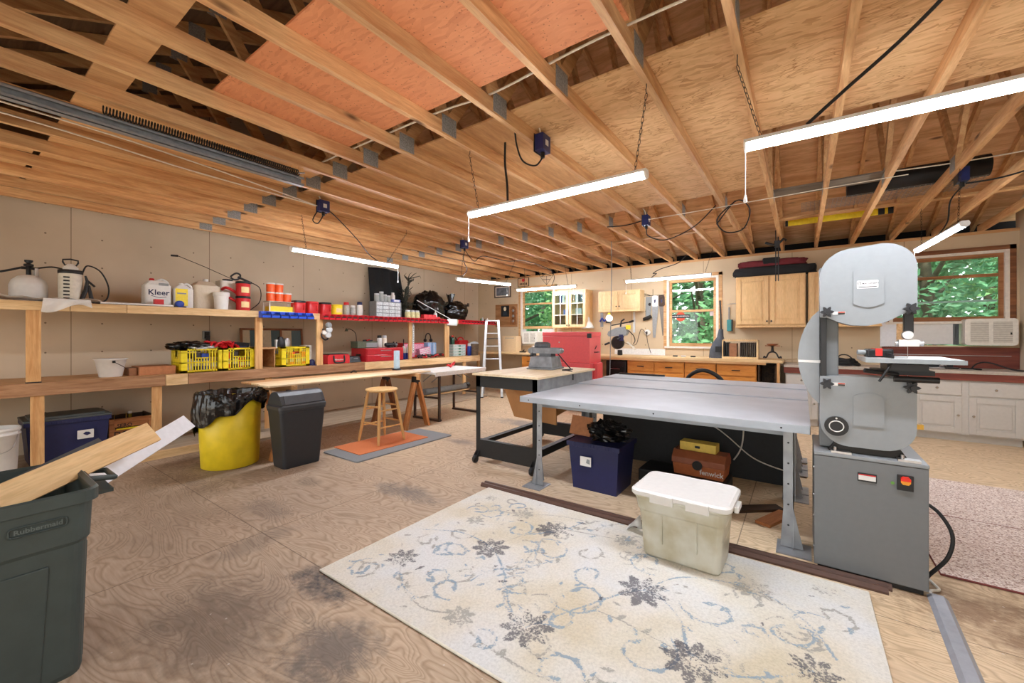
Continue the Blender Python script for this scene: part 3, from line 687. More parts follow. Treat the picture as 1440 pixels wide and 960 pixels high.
CLOTH = plain('black_cloth', (16, 17, 18), .8)
t = thing('black_coat', 'black cloth cover hanging on the wall behind the drawer cabinet', 'cloth', (-6.775, 5.15, 1.72))
MB(CLOTH).grid(lambda u, v: (.03+.12*(1-v)+.03*math.sin(u*19+v*3)*(1-v*.5), -.42+.84*u*(1-.12*v)+.05*v, .0+v*.95-.05*abs(u-.45)), 40, 16).build('cloth_fall', t, solid=.012)
PLM = plain('dried_plant', (62, 62, 50), .8, var=.5, scale=12)
t = thing('dried_plant', 'dark dried plant with twiggy branching top on the shelf', 'plant', (-6.5, 5.46, SZ)); random.seed(4)
m = MB(PLM); m.tube(spline([(0, 0, 0), (.02, -.03, .2), (0, .02, .45), (.02, .06, .66), (.0, .16, .8)]), [.05]*8+[.035]*16+[.016]*9)
for i in range(26):
    z = .25+.58*random.random(); a = random.uniform(-1, 1); y = .03+.12*max(0, z-.5)
    p = Vector((.02, y, z)); q = p+Vector((random.uniform(-.1, .14), random.uniform(-.08, .2), random.uniform(-.02, .12))); e = q+Vector((random.uniform(-.05, .05), random.uniform(-.04, .08), random.uniform(-.05, .06)))
    m.tube([p, q, e], [.012, .007, .003], 5)
m.build('branches', t)
m = MB(PLM)
for i in range(60):
    z = .05+.5*random.random(); a = random.random()*6.28; p = Vector((.05*math.cos(a), .05*math.sin(a), z)); q = p+Vector((.09*math.cos(a), .09*math.sin(a), .05)); n = Vector((-math.sin(a), math.cos(a), .2))*.025
    m.add([p, p*.4+q*.6+n, q, p*.4+q*.6-n], [(0, 1, 2, 3)])
m.build('leaf_clump', t)
for i, (y, hh, mt) in enumerate(((7.36, .07, GRNP), (7.43, .09, LGREY), (7.51, .06, DARKM), (7.60, .08, WP))):
    t = thing('tiny_bottle', 'tiny bottle at the far end of the top shelf, %s toward the ladder' % ORD[i], 'bottle', (-6.1, y, SZ), 0, 'tiny bottles'); MB(mt).lathe([(.022, 0), (.022, hh*.6), (.009, hh*.75), (.009, hh)], n=12).build('bottle_body', t)
o = MB(BLK).box(0, -.05, 0, .004, .05, .05).box(0, .05, 0, .004, .085, .085).box(0, .095, 0, .004, .12, .085).build('wall_bracket', loc=(-6.797, 7.62, 2.06))
tag(o, 'small black metal bracket screwed to the tan wall above the bags', 'bracket')
# ================================================================ ON AND UNDER THE BENCH (z = BH)
BZ = BH+.001
def basin(label, loc):
    t = thing('wash_bucket', label, 'bucket', loc)
    MB(WP).lathe([(.092, 0), (.096, .01), (.128, .185), (.142, .19), (.142, .198), (.122, .192), (.09, .012), (.0, .012)], n=32, caps=False).build('bucket_body', t)
    MB(DARKM).box(.125, -.012, .155, .145, .012, .18).tube(spline([(.14, 0, .165), (.165, .06, .12), (.15, .11, .08)]), .003).build('handle', t)
basin('wide white bucket alone on the bench beside flat brown boxes', (-6.2, 1.12, BZ))
CARD = plain('cardboard', (176, 116, 76), .8, var=.12); CARD2 = plain('brown_card', (150, 104, 72), .8, var=.12)
t = thing('flat_carton', 'flat reddish brown carton on the bench beside the yellow crates', 'box', (-6.24, 1.49, BZ))
MB(CARD).box(-.16, -.16, 0, .16, .17, .095).build('carton_body', t, bev=.003); MB(CARD2).box(-.16, -.005, .0951, .16, .005, .0965).build('tape_strip', t)
t = thing('flat_carton', 'smaller darker flat carton next to the white bucket', 'box', (-6.25, 1.285, BZ)); MB(CARD2).box(-.10, -.03, 0, .13, .035, .085).build('carton_body', t, bev=.003)
YCR = plain('crate_yellow', (238, 214, 34), .4)
def milk_crate(label, loc, w_=.40, d=.36, h_=.29, seed=1, fill=()):
    t = thing('milk_crate', label, 'crate', loc, 0, 'yellow milk crates')
    def side(m, f, W):
        # f(u,z,depth) -> point ; solid border, two handle areas, vertical ribs
        def bar(u0, z0, u1, z1, th=.008):
            a = [f(u0, z0, 0), f(u1, z0, 0), f(u1, z1, 0), f(u0, z1, 0)]; b = [f(u0, z0, th), f(u1, z0, th), f(u1, z1, th), f(u0, z1, th)]
            m.add(a+b, [(0, 1, 2, 3), (7, 6, 5, 4), (0, 4, 5, 1), (1, 5, 6, 2), (2, 6, 7, 3), (3, 7, 4, 0)])
        a = W/2
        bar(-a, 0, a, .03); bar(-a, h_-.022, a, h_); bar(-a, 0, -a+.05, h_); bar(a-.05, 0, a, h_); bar(-a, .115, a, .127); bar(-a, h_-.052, -.06, h_-.044); bar(.06, h_-.052, a, h_-.044)
        k = -a+.05
        while k < a-.05:
            if abs(k+.006) > .055: bar(k, 0, k+.011, h_)
            else: bar(k, 0, k+.011, h_-.11)
            k += .029
        bar(-.065, h_-.12, .065, h_-.108)
    m = MB(YCR); side(m, lambda u, z, e: (d/2-e, u, z), w_); m.build('front_panel', t)
    m = MB(YCR); side(m, lambda u, z, e: (-d/2+e, u, z), w_); m.build('back_panel', t)
    for s in (-1, 1):
        m = MB(YCR); side(m, lambda u, z, e: (u, s*(w_/2-e), z), d-.018); m.box(-d/2+.03, s*(w_/2-.010)-.002, .03, d/2-.03, s*(w_/2-.010)+.002, h_-.1); m.build('side_panel', t)
    MB(YCR).box(-d/2, -w_/2, 0, d/2, w_/2, .008).build('crate_floor', t)
    return t
MISC = [plain('misc_white', (214, 210, 200), .5), plain('misc_blue', (40, 70, 170), .4), plain('misc_tan', (190, 150, 100), .6), plain('misc_dark', (40, 40, 42), .5), ORG, REDP]
def fill(loc, cols, seed, label, cat='boxes', w_=.36, d=.31, h_=.24):
    random.seed(seed)
    for i, (mt, lb) in enumerate(cols):
        n = len(cols); y0 = -w_/2+w_*i/n; hh = h_*random.uniform(.6, 1)
        t = thing('packet', lb, 'packet', (loc[0], loc[1]+y0+w_/n/2, loc[2]+.009), 0, 'packets in crates'); m = MB(mt).box(-d/2, -w_/n/2+.004, 0, d/2-.01, w_/n/2-.004, hh); m.build('packet_body', t, bev=.004)
        MB(MISC[0]).box(d/2-.0095, -w_/n/2+.012, hh*.3, d/2-.0085, w_/n/2-.012, hh*.6).build('packet_label', t)
milk_crate('yellow milk crate on the bench nearest the flat carton, black bag on top', (-6.2, 1.905, BZ), .42)
fill((-6.2, 1.905, BZ), ((MISC[0], 'pale packet inside the crate nearest the flat carton, outer one'), (MISC[3], 'dark packet inside the crate nearest the flat carton'), (MISC[1], 'blue packet showing through the handle hole of the crate nearest the carton'), (MISC[2], 'tan packet inside the crate nearest the flat carton, inner end')), 1, '')
milk_crate('yellow milk crate on the bench with red straps, beside the brown post', (-6.2, 2.315, BZ), .375)
fill((-6.2, 2.315, BZ), ((ORG, 'orange packet in the crate with the red straps'), (MISC[3], 'black packet in the crate with the red straps, next to the orange one'), (REDP, 'red packet in the crate with the red straps'), (MISC[3], 'black packet in the crate with the red straps, beside the post')), 2, '', w_=.33)
milk_crate('yellow milk crate standing alone under the blue bins with a router on top', (-6.19, 3.05, BZ), .40, .34, .285)
fill((-6.19, 3.05, BZ), ((MISC[3], 'dark packet in the crate under the blue bins'), (ORG, 'orange packet in the crate under the blue bins, middle'), (MISC[2], 'tan packet in the crate under the blue bins'), (ORG, 'orange packet in the crate under the blue bins, toward the white carton')), 3, '')
t = thing('black_tool_bag', 'black plastic bag spilling over the yellow crate nearest the flat carton', 'bag', (-6.2, 1.85, BZ+.25)); MB(BAG).blob((0, -.03, .07), (.18, .21, .06), 5, .3, 3, 30, 18).build('bag_body', t)
MB(FILM).blob((.05, .05, .05), (.14, .16, .03), 6, .3, 3, 24, 12).build('clear_wrap', t)
t = thing('red_strap_bundle', 'bundle of red straps heaped on the two yellow crates', 'strap', (-6.2, 2.12, BZ+.285)); m = MB(REDP); random.seed(9)
for i in range(7): m.tube(spline([(random.uniform(-.1, .12), -.14+.05*i+random.uniform(-.03, .03), .02), (random.uniform(-.1, .12), -.1+.05*i, .06+random.uniform(0, .03)), (random.uniform(-.05, .14), .0+.04*i, .05), (random.uniform(0, .14), .05+.03*i, .01)]), .016, 6)
m.build('strap_loops', t)
t = thing('black_case', 'black soft case sticking up from the crate with red straps', 'case', (-6.24, 2.36, BZ+.25)); MB(CLOTH).prism([(-.11, 0), (.12, 0), (.14, .10), (-.12, .12)], 'X', -.05, .06).build('case_body', t, bev=.008); MB(NAVY).box(.0605, .02, .03, .064, .1, .06).build('case_patch', t)
t = thing('wall_outlet', 'grey double power outlet box on the wall above the yellow crates', 'outlet', (-6.798, 2.19, 1.29))
MB(GRYP).box(0, -.04, 0, .05, .04, .12).build('outlet_box', t, bev=.004); MB(DARKM).box(.05, -.03, .015, .054, .03, .105).build('outlet_face', t); MB(BLK).box(.0541, -.02, -.05, .09, .025, .055).build('plug', t, bev=.005)
# shelf divider frame and small stand between the posts
BRN = wood('brown_frame', (150, 96, 62), (112, 70, 44), 'Z', knots=0)
TEAL = plain('dark_teal', (54, 78, 78), .4); PANE = plain('pale_pane', (204, 186, 152), .6)
t = thing('cabinet_door_frame', 'brown framed door with dark green and pale panels leaning on the wall behind the crate', 'door frame', (-6.70, 3.05, BZ), rot=(0, math.radians(-5), 0))
m = MB(BRN)
for a, b, c, d in ((-.46, 0, -.43, .56), (.43, 0, .46, .56), (-.46, .53, .46, .56), (-.46, 0, .46, .03), (-.22, 0, -.19, .56), (.10, 0, .13, .56)): m.box(0, a, b, .03, c, d)
m.build('door_frame_wood', t, bev=.003)
for a, b, mt in ((-.43, -.33, PANE), (-.33, -.22, TEAL), (-.19, -.03, PANE), (-.03, .10, TEAL), (.13, .28, PANE), (.28, .43, TEAL)): MB(mt).box(.008, a, .03, .016, b, .53).build('door_panel', t)
t = thing('plywood_box', 'small plywood stand between the brown post and the lone yellow crate', 'stand', (-6.3, 2.70, BZ)); MB(SHELFP).box(-.18, -.11, .26, .2, .11, .285).box(-.18, -.11, 0, .19, -.095, .26).box(-.18, .085, 0, .19, .10, .26).box(-.18, -.095, 0, -.165, .085, .26).build('stand_body', t, bev=.002)
t = thing('router_tool', 'silver and black router resting in the lone yellow crate', 'router', (-6.17, 2.93, BZ+.27)); MB(BLK).lathe([(.05, 0), (.06, .02), (.055, .09), (.03, .16)], (.0, -.03, .0), 18).build('router_base', t); MB(STEELW).lathe([(.04, .02), (.045, .1), (.035, .14)], (.03, .05, 0), 18).build('motor', t); MB(WP).box(-.02, -.10, 0, .02, -.07, .12).build('handle', t)
t = thing('white_carton', 'plain white carton wedged beside the lone yellow crate', 'box', (-6.25, 3.30, BZ)); MB(OFFW).box(-.09, -.035, 0, .1, .05, .30).build('carton_body', t, bev=.003)
t = thing('baseball_hat', 'dark blue cap lying in front of the white carton', 'cap', (-6.06, 3.305, BZ)); MB(NAVY).lathe([(.05, 0), (.05, .03), (.045, .06), (.025, .085), (.005, .09)], n=18).box(.03, -.03, .0, .09, .03, .008).build('cap_crown', t)
t = thing('hanging_tin_set', 'round grey tins and mask hanging on the post under the first red bin', 'tin', (-5.945, 3.43, 1.30))
for z, y, mt in ((.20, .06, GRYP), (.13, .07, LGREY), (.05, .05, LGREY)): MB(mt).lathe([(.04, 0), (.045, .01), (.045, .05), (.03, .056)], (0, y, z), 20, axis='X').build('tin_disc', t)
MB(BLK).tube(spline([(.02, -.03, .10), (.03, -.05, .03), (.03, .0, -.02), (.03, .05, .0), (.03, .02, .06)], closed=True), .012).tube([(.01, -.02, .15), (.01, -.02, .10)], .01).build('mask_strap', t)
MB(WP).lathe([(.02, 0), (.035, .02), (.03, .05)], (.01, -.02, .09), 16, axis='X').build('mask_cup', t)
RBAG = plain('red_fabric', (206, 44, 48), .75)
t = thing('tool_bag', 'red fabric tool bag with black handles on the bench beside a post', 'bag', (-6.15, 3.74, BZ))
MB(RBAG).prism(rrect(-.19, 0, .19, .15, .02, rs=(.015, .015, .05, .05)), 'X', -.11, .11).build('bag_body', t, bev=.01)
MB(BLK).box(-.11, -.17, .145, .11, .17, .155).build('zip_strip', t)
MB(BLK).tube(spline([(.112, -.09, .13), (.125, -.09, .05), (.13, -.06, .02), (.13, .06, .02), (.125, .09, .05), (.112, .09, .13)]), .012, 6).build('handle', t)
MB(WP).text('Milwaukee', .036, (.113, .0, .065), (0, 1, 0), (0, 0, 1), .002, True).build('lettering', t)
t = thing('drill_case', 'low black case tucked between the red bag and the red toolbox', 'case', (-6.28, 4.06, BZ)); MB(BLK).taper(0, (-.12, -.11, .2, .12), .10, (-.1, -.1, .16, .11)).build('case_body', t, bev=.008); MB(GRYP).box(.16, -.03, .06, .2, .05, .075).build('latch', t)
TRED = plain('tool_red', (186, 30, 42), .35, .1, coat=.3)
t = thing('tool_chest', 'low red metal toolbox with two wide drawers on the bench', 'toolbox', (-6.22, 4.62, BZ))
MB(TRED).box(-.22, -.40, 0, .20, .40, .23).build('chest_body', t, bev=.006)
for z in (.012, .12):
    d = MB(TRED).box(.201, -.385, z, .212, .385, z+.098).build('drawer', t, bev=.003); MB(STEELW).box(.212, -.11, z+.06, .226, .11, z+.072).build('drawer_handle', d)
MB(DARKM).box(-.06, -.412, .10, .06, -.402, .13).build('side_handle', t)
AMMO = plain('army_green', (92, 98, 78), .5, .2)
t = thing('ammo_box', 'grey green metal box on top of the low red toolbox', 'box', (-6.28, 4.37, BZ+.232)); MB(AMMO).box(-.10, -.2, 0, .10, .2, .10).build('box_body', t, bev=.005); MB(GRYP).box(.1005, -.03, .01, .104, .2, .09).build('label_patch', t); MB(AMMO).box(-.105, -.205, .101, .105, .205, .115).build('lid', t, bev=.004)
t = thing('gooseneck_lamp', 'thin gooseneck lamp rising behind the grey green box', 'lamp', (-6.46, 4.34, BZ+.232)); MB(BLK).tube(spline([(0, 0, 0), (0, -.01, .2), (.01, -.05, .28), (.02, -.15, .33), (.03, -.2, .32)]), .006).lathe([(.04, 0), (.04, .015)], n=14).build('neck', t); MB(AMMO).lathe([(.012, .03), (.03, -.02)], (.03, -.22, .31), 14).build('lamp_shade', t)
t = thing('black_knife_set', 'black pliers lying on the grey green box', 'pliers', (-6.24, 4.40, BZ+.348)); MB(BLK).tube([(0, -.08, .012), (0, .02, .014), (0, .11, .01)], [.014, .016, .01]).build('grip', t); MB(REDP).tube([(.03, -.03, .014), (.02, .04, .03)], .01).build('red_grip', t)
spray('white spray can on the red toolbox, nearer the grey green box', (-6.27, 4.68, BZ+.232), .046, .22, WP, DARKM, 'spray cans on the red toolbox')
spray('cream spray can on the red toolbox with a pale cap', (-6.27, 4.79, BZ+.232), .043, .22, plain('cream_can', (226, 214, 196), .4), LGREY, 'spray cans on the red toolbox')
t = thing('cordless_drill', 'black power tool lying on the red toolbox before the spray cans', 'power tool', (-6.1, 4.78, BZ+.232)); MB(BLK).tube([(0, -.1, .05), (0, .1, .05)], .035).tube([(0, .02, .05), (-.05, .05, .03)], .025).box(-.04, -.04, 0, .04, .05, .03).build('tool_body', t); MB(GRYP).tube([(0, .1, .05), (0, .16, .05)], .018).build('chuck', t)
t = thing('caulk_gun', 'dark hand tool standing at the end of the red toolbox', 'hand tool', (-6.2, 4.97, BZ+.232)); MB(BLK).tube([(0, 0, 0), (0, -.03, .10)], .014).tube([(0, 0, 0), (0, .04, .09)], .012).build('grip', t); MB(GRYP).tube([(0, 0, .08), (0, .03, .02)], .012).build('jaw', t)
for i, (y, hh, lb) in enumerate(((5.11, .30, 'blue and white bottle with dark nozzle, first of two beside the red toolbox'), (5.225, .32, 'blue and white bottle with dark nozzle, second of two by the white slotted rail'))):
    t = thing('spray_bottle', lb, 'bottle', (-6.12, y, BZ), 0, 'blue bottles'); MB(BLUEP).lathe([(.04, 0), (.045, .01), (.045, .12)], n=18).build('bottle_base', t); MB(WP).lathe([(.045, .121), (.045, .2), (.015, .25)], n=18).build('bottle_top', t); MB(BLK).tube([(0, 0, .25), (0, 0, hh+.08)], .009).build('nozzle', t)
t = thing('slotted_rail', 'white slotted metal shelf rail screwed to the post', 'rail', (-5.958, 5.20, 1.02)); m = MB(WP).box(0, -.018, 0, .008, .018, .565); m.build('rail_strip', t); m = MB(DARKM)
for i in range(13): m.box(.0081, -.006, .03+i*.042, .009, .006, .052+i*.042)
m.build('slots', t)
# the crowded stretch of bench beyond the post
t = thing('gift_carton', 'open red rimmed carton full of odds and ends behind the white slotted rail', 'box', (-6.45, 5.55, BZ)); PINKC = plain('pink_print', (214, 150, 172), .6, var=.4, scale=40)
MB(REDP).box(-.1, -.25, 0, .1, .28, .30).build('carton_body', t, bev=.003); MB(PINKC).box(.101, -.24, .02, .104, .27, .28).build('printed_face', t)
t = thing('striped_carton', 'pink and white printed carton leaning on the odds and ends carton', 'box', (-6.28, 5.77, BZ), rot=(.16, 0, 0)); MB(PINKC).box(-.05, -.14, .01, .05, .15, .20).build('carton_body', t, bev=.002)
m = MB(WP)
for i in range(5): m.box(.051, -.13, .03+i*.035, .053, .13, .044+i*.035)
m.build('printed_lines', t)
t = thing('jumper_cables', 'tangle of red and black cables lying on the bench before the cartons', 'cables', (-6.07, 5.78, BZ)); random.seed(12)
for mt in (BLKR, REDP, BLKR):
    m = MB(mt); m.tube(spline([(random.uniform(-.08, .08), -.38+.095*i, .02+random.uniform(0, .05)) for i in range(9)]), .016, 6); m.build('cable', t)
for i, mt in enumerate((BLKR, GRYP, BLKR, REDP)): MB(mt).tube([(random.uniform(-.07, .07), -.3+.18*i, .03), (random.uniform(-.07, .07), -.2+.18*i, .06)], .022, 6).build('clamp', t)
PBLUE = plain('pale_blue_card', (152, 184, 222), .6)
for i, (y, lb) in enumerate(((5.86, 'wide pale blue box standing on the bench'), (5.985, 'narrow pale blue box standing right beside the wide one'))):
    t = thing('blue_binder', lb, 'box', (-6.38, y+.06, BZ), 0, 'pale blue boxes'); MB(PBLUE).box(-.11, -.055, 0, .11, .055, .30).build('box_body', t, bev=.004); MB(WP).box(.1105, -.008, .02, .112, .008, .28).build('spine_strip', t)
t = thing('ear_muffs', 'black ear muffs lying on the pale blue boxes', 'ear muffs', (-6.38, 5.97, BZ+.302)); MB(BLK).tube(spline([(0, -.08, .04), (0, -.06, .15), (0, 0, .19), (0, .06, .15), (0, .08, .04)]), .012).build('headband', t)
for s in (-.08, .08): MB(BLK).lathe([(.03, -.02), (.04, 0), (.03, .02)], (0, s, .045), 16, axis='Y').build('ear_cup', t)
ORGZ = plain('organizer_clear', (186, 206, 200), .3, var=.3, scale=40)
for i in range(4):
    t = thing('organizer_case', 'flat clear green organizer case, %s from the bottom of the stack' % ORD[i], 'organizer case', (-6.30, 6.70, BZ+i*.062), 0, 'stacked organizer cases'); MB(ORGZ).box(-.14, -.2, 0, .14, .2, .05).build('case_body', t, bev=.004); MB(WP).box(-.145, -.205, .0505, .145, .205, .060).build('lid', t, bev=.003); MB(GRNP).box(.1405, -.03, .02, .148, .03, .045).build('latch', t)
t = thing('green_bottle', 'green bottle with red cap on the organizer stack', 'bottle', (-6.28, 6.60, BZ+.25)); MB(plain('dark_green', (30, 70, 50), .3)).lathe([(.045, 0), (.048, .01), (.048, .11), (.02, .16)], n=16).build('bottle_body', t); MB(REDP).lathe([(.025, .16), (.025, .2)], n=14).build('cap', t)
t = thing('grey_can', 'plain grey can on the organizer stack behind the post', 'can', (-6.28, 6.50, BZ+.25)); MB(DARKM).lathe([(.035, 0), (.035, .17)], n=16).lathe([(.015, .17), (.015, .2)], n=10).build('can_body', t)
spray('white and blue bottle standing in front of the red fuel can', (-6.08, 6.93, BZ), .045, .27, BLUEP, WP, name='cleaner_bottle')
t = thing('fuel_can', 'red fuel can with spout on the far end of the bench', 'fuel can', (-6.4, 6.99, BZ)); MB(REDP).prism(rrect(-.14, 0, .16, .34, .05), 'X', -.10, .10).build('can_body', t, bev=.015); MB(REDP).tube(spline([(0, -.1, .33), (0, -.06, .39), (0, .06, .39), (0, .1, .33)]), .015).build('handle', t); MB(BLK).tube([(0, -.11, .33), (0, -.17, .40)], .014).build('spout', t)
RUST = plain('old_steel', (120, 104, 88), .6, .5, .3)
t = thing('metal_bucket', 'old dull lidded metal bucket at the far end of the bench by the ladder', 'bucket', (-6.05, 7.065, BZ)); MB(RUST).lathe([(.085, 0), (.09, .01), (.10, .25), (.104, .26)], n=24).build('bucket_body', t); MB(LGREY).lathe([(.104, .261), (.09, .285), (.03, .31), (.0, .312)], n=24, caps=False).build('lid', t)
t = thing('spring_clamp', 'red spring clamp on the edge of the white folding table', 'clamp', (-5.03, 5.25, .7805)); MB(REDP).tube([(0, -.1, .05), (0, 0, .026), (0, .09, .07)], [.018, .026, .014], 6).tube([(.03, -.05, .0145), (0, .02, .06), (.02, .08, .10)], [.014, .02, .01], 6).build('clamp_body', t)

# ---- under the bench
PZ = .069
t = thing('paint_pail', 'white plastic pail with wire bail on the platform at the end of the bench', 'pail', (-6.02, .32, PZ))
MB(WP).lathe([(.125, 0), (.13, .01), (.145, .36), (.155, .362), (.155, .376), (.146, .378), (.146, .40), (.156, .402), (.156, .425), (.146, .43), (.138, .425), (.12, .02), (0, .02)], n=36, caps=False).build('pail_body', t)
MB(STEELW).tube(spline([(.06, .135, .39), (.17, .09, .26), (.19, 0, .22), (.17, -.09, .26), (.06, -.135, .39)]), .003).build('wire_bail', t)
GREYLID = plain('grey_lid', (74, 78, 76), .5)
def tote(label, loc, w_, d, h_, mat, lidm, lidcol=True):
    t = thing('storage_tote', label, 'tote', loc)
    m = MB(mat); q = .035; m.taper(0, (-d/2+q, -w_/2+q, d/2-q, w_/2-q), h_*.86, (-d/2+.008, -w_/2+.008, d/2-.008, w_/2-.008)); m.box(-d/2-.008, -w_/2-.008, h_*.86, d/2+.008, w_/2+.008, h_*.95)
    for k in range(14): m.box(d/2+.008, -w_*.38+k*w_*.056, h_*.875, d/2+.013, -w_*.38+k*w_*.056+.012, h_*.935)
    m.build('tote_body', t, bev=.003)
    if lidcol:
        MB(lidm).box(-d/2-.012, -w_/2-.012, h_*.951, d/2+.012, w_/2+.012, h_).prism(rrect(-d/2+.03, -w_/2+.03, d/2-.03, w_/2-.03, .05), 'Z', h_, h_+.018).build('lid', t, bev=.008)
    return t
t = tote('dark blue storage tote with grey lid on the platform under the bench', (-6.32, .80, PZ), .60, .44, .445, NAVY, GREYLID)
MB(WP).prism(rrect(.05, .22, .17, .31, .006), 'X', .2155, .2185).build('label_patch', t, rot=(0, .06, 0)); MB(NAVY).prism([(.09, .27), (.11, .29), (.135, .285), (.15, .265), (.12, .25)], 'X', .2185, .2215).build('label_print', t, rot=(0, .06, 0))
CRATEW = wood('crate_wood', (186, 122, 74), (140, 88, 50), 'Y', knots=.2)
t = thing('wooden_crate', 'old wooden fruit crate with black stencilled letters beside the dark tote', 'crate', (-6.5, 1.315, PZ))
DKW = wood('dark_wood', (84, 62, 44), (52, 38, 28), 'Y', knots=0)
for s in (-1, 1): MB(DKW).box(-.2, s*.19-.008, 0, .19, s*.19+.008, .34).build('end_panel', t, bev=.002)
for z in (0, .115, .23):
    MB(CRATEW).box(.175, -.18, z+.002, .19, .18, z+.10).build('front_slat', t, bev=.002); MB(DKW).box(-.2, -.18, z+.002, -.185, .18, z+.10).build('back_slat', t)
for s in (-1, 1): MB(CRATEW).box(.19, s*.17-.022, 0, .204, s*.17+.022, .335).build('corner_post', t, bev=.002)
MB(CRATEW).box(.19, -.148, .285, .204, .148, .335).build('top_rail', t, bev=.002); MB(DKW).box(-.185, -.18, .001, .175, .18, .012).build('crate_floor', t)
MB(BLK).text('DOR', .085, (.1912, -.06, .155), (0, 1, 0), (0, 0, 1), .0012, True).build('stencil_lettering', t); MB(BLK).text('SERO', .055, (.1912, -.06, .252), (0, 1, 0), (0, 0, 1), .0012, True).build('stencil_lettering', t)
MB(YEL).box(.1903, -.13, .205, .1913, .12, .222).build('stencil_band', t)
t = thing('brass_bottle', 'small yellow glass bottle with white cap standing in the wooden crate', 'bottle', (-6.45, 1.33, PZ+.0125)); MB(plain('amber', (150, 128, 40), .2)).lathe([(.035, 0), (.036, .22), (.015, .30), (.015, .35)], n=14).build('bottle_body', t); MB(WP).lathe([(.018, .35), (.018, .375)], n=12).build('cap', t)
t = thing('brass_wire', 'thin brass wire frame poking out of the wooden crate', 'wire frame', (-6.42, 1.24, PZ+.0125)); MB(plain('brass', (190, 150, 70), .3, 1)).tube([(0, -.05, 0), (0, -.05, .35), (0, .05, .365), (0, .05, 0)], .004).build('wire', t)
# ================================================================ MIDDLE OF THE FLOOR
def loft(m, loops, cap0=True, cap1=True, smooth=False):
    n = len(loops[0]); vs = [p for l in loops for p in l]; fs = []
    for i in range(len(loops)-1):
        for k in range(n): fs.append((i*n+k, i*n+(k+1)%n, (i+1)*n+(k+1)%n, (i+1)*n+k))
    m.add(vs, fs, smooth)
    if cap0: m.add(loops[0], [tuple(reversed(range(n)))])
    if cap1: m.add(loops[-1], [tuple(range(n))])
    return m
def rl(hx, hy, r, z, n=6): return [(a, b, z) for a, b in rrect(-hx, -hy, hx, hy, r, n)]
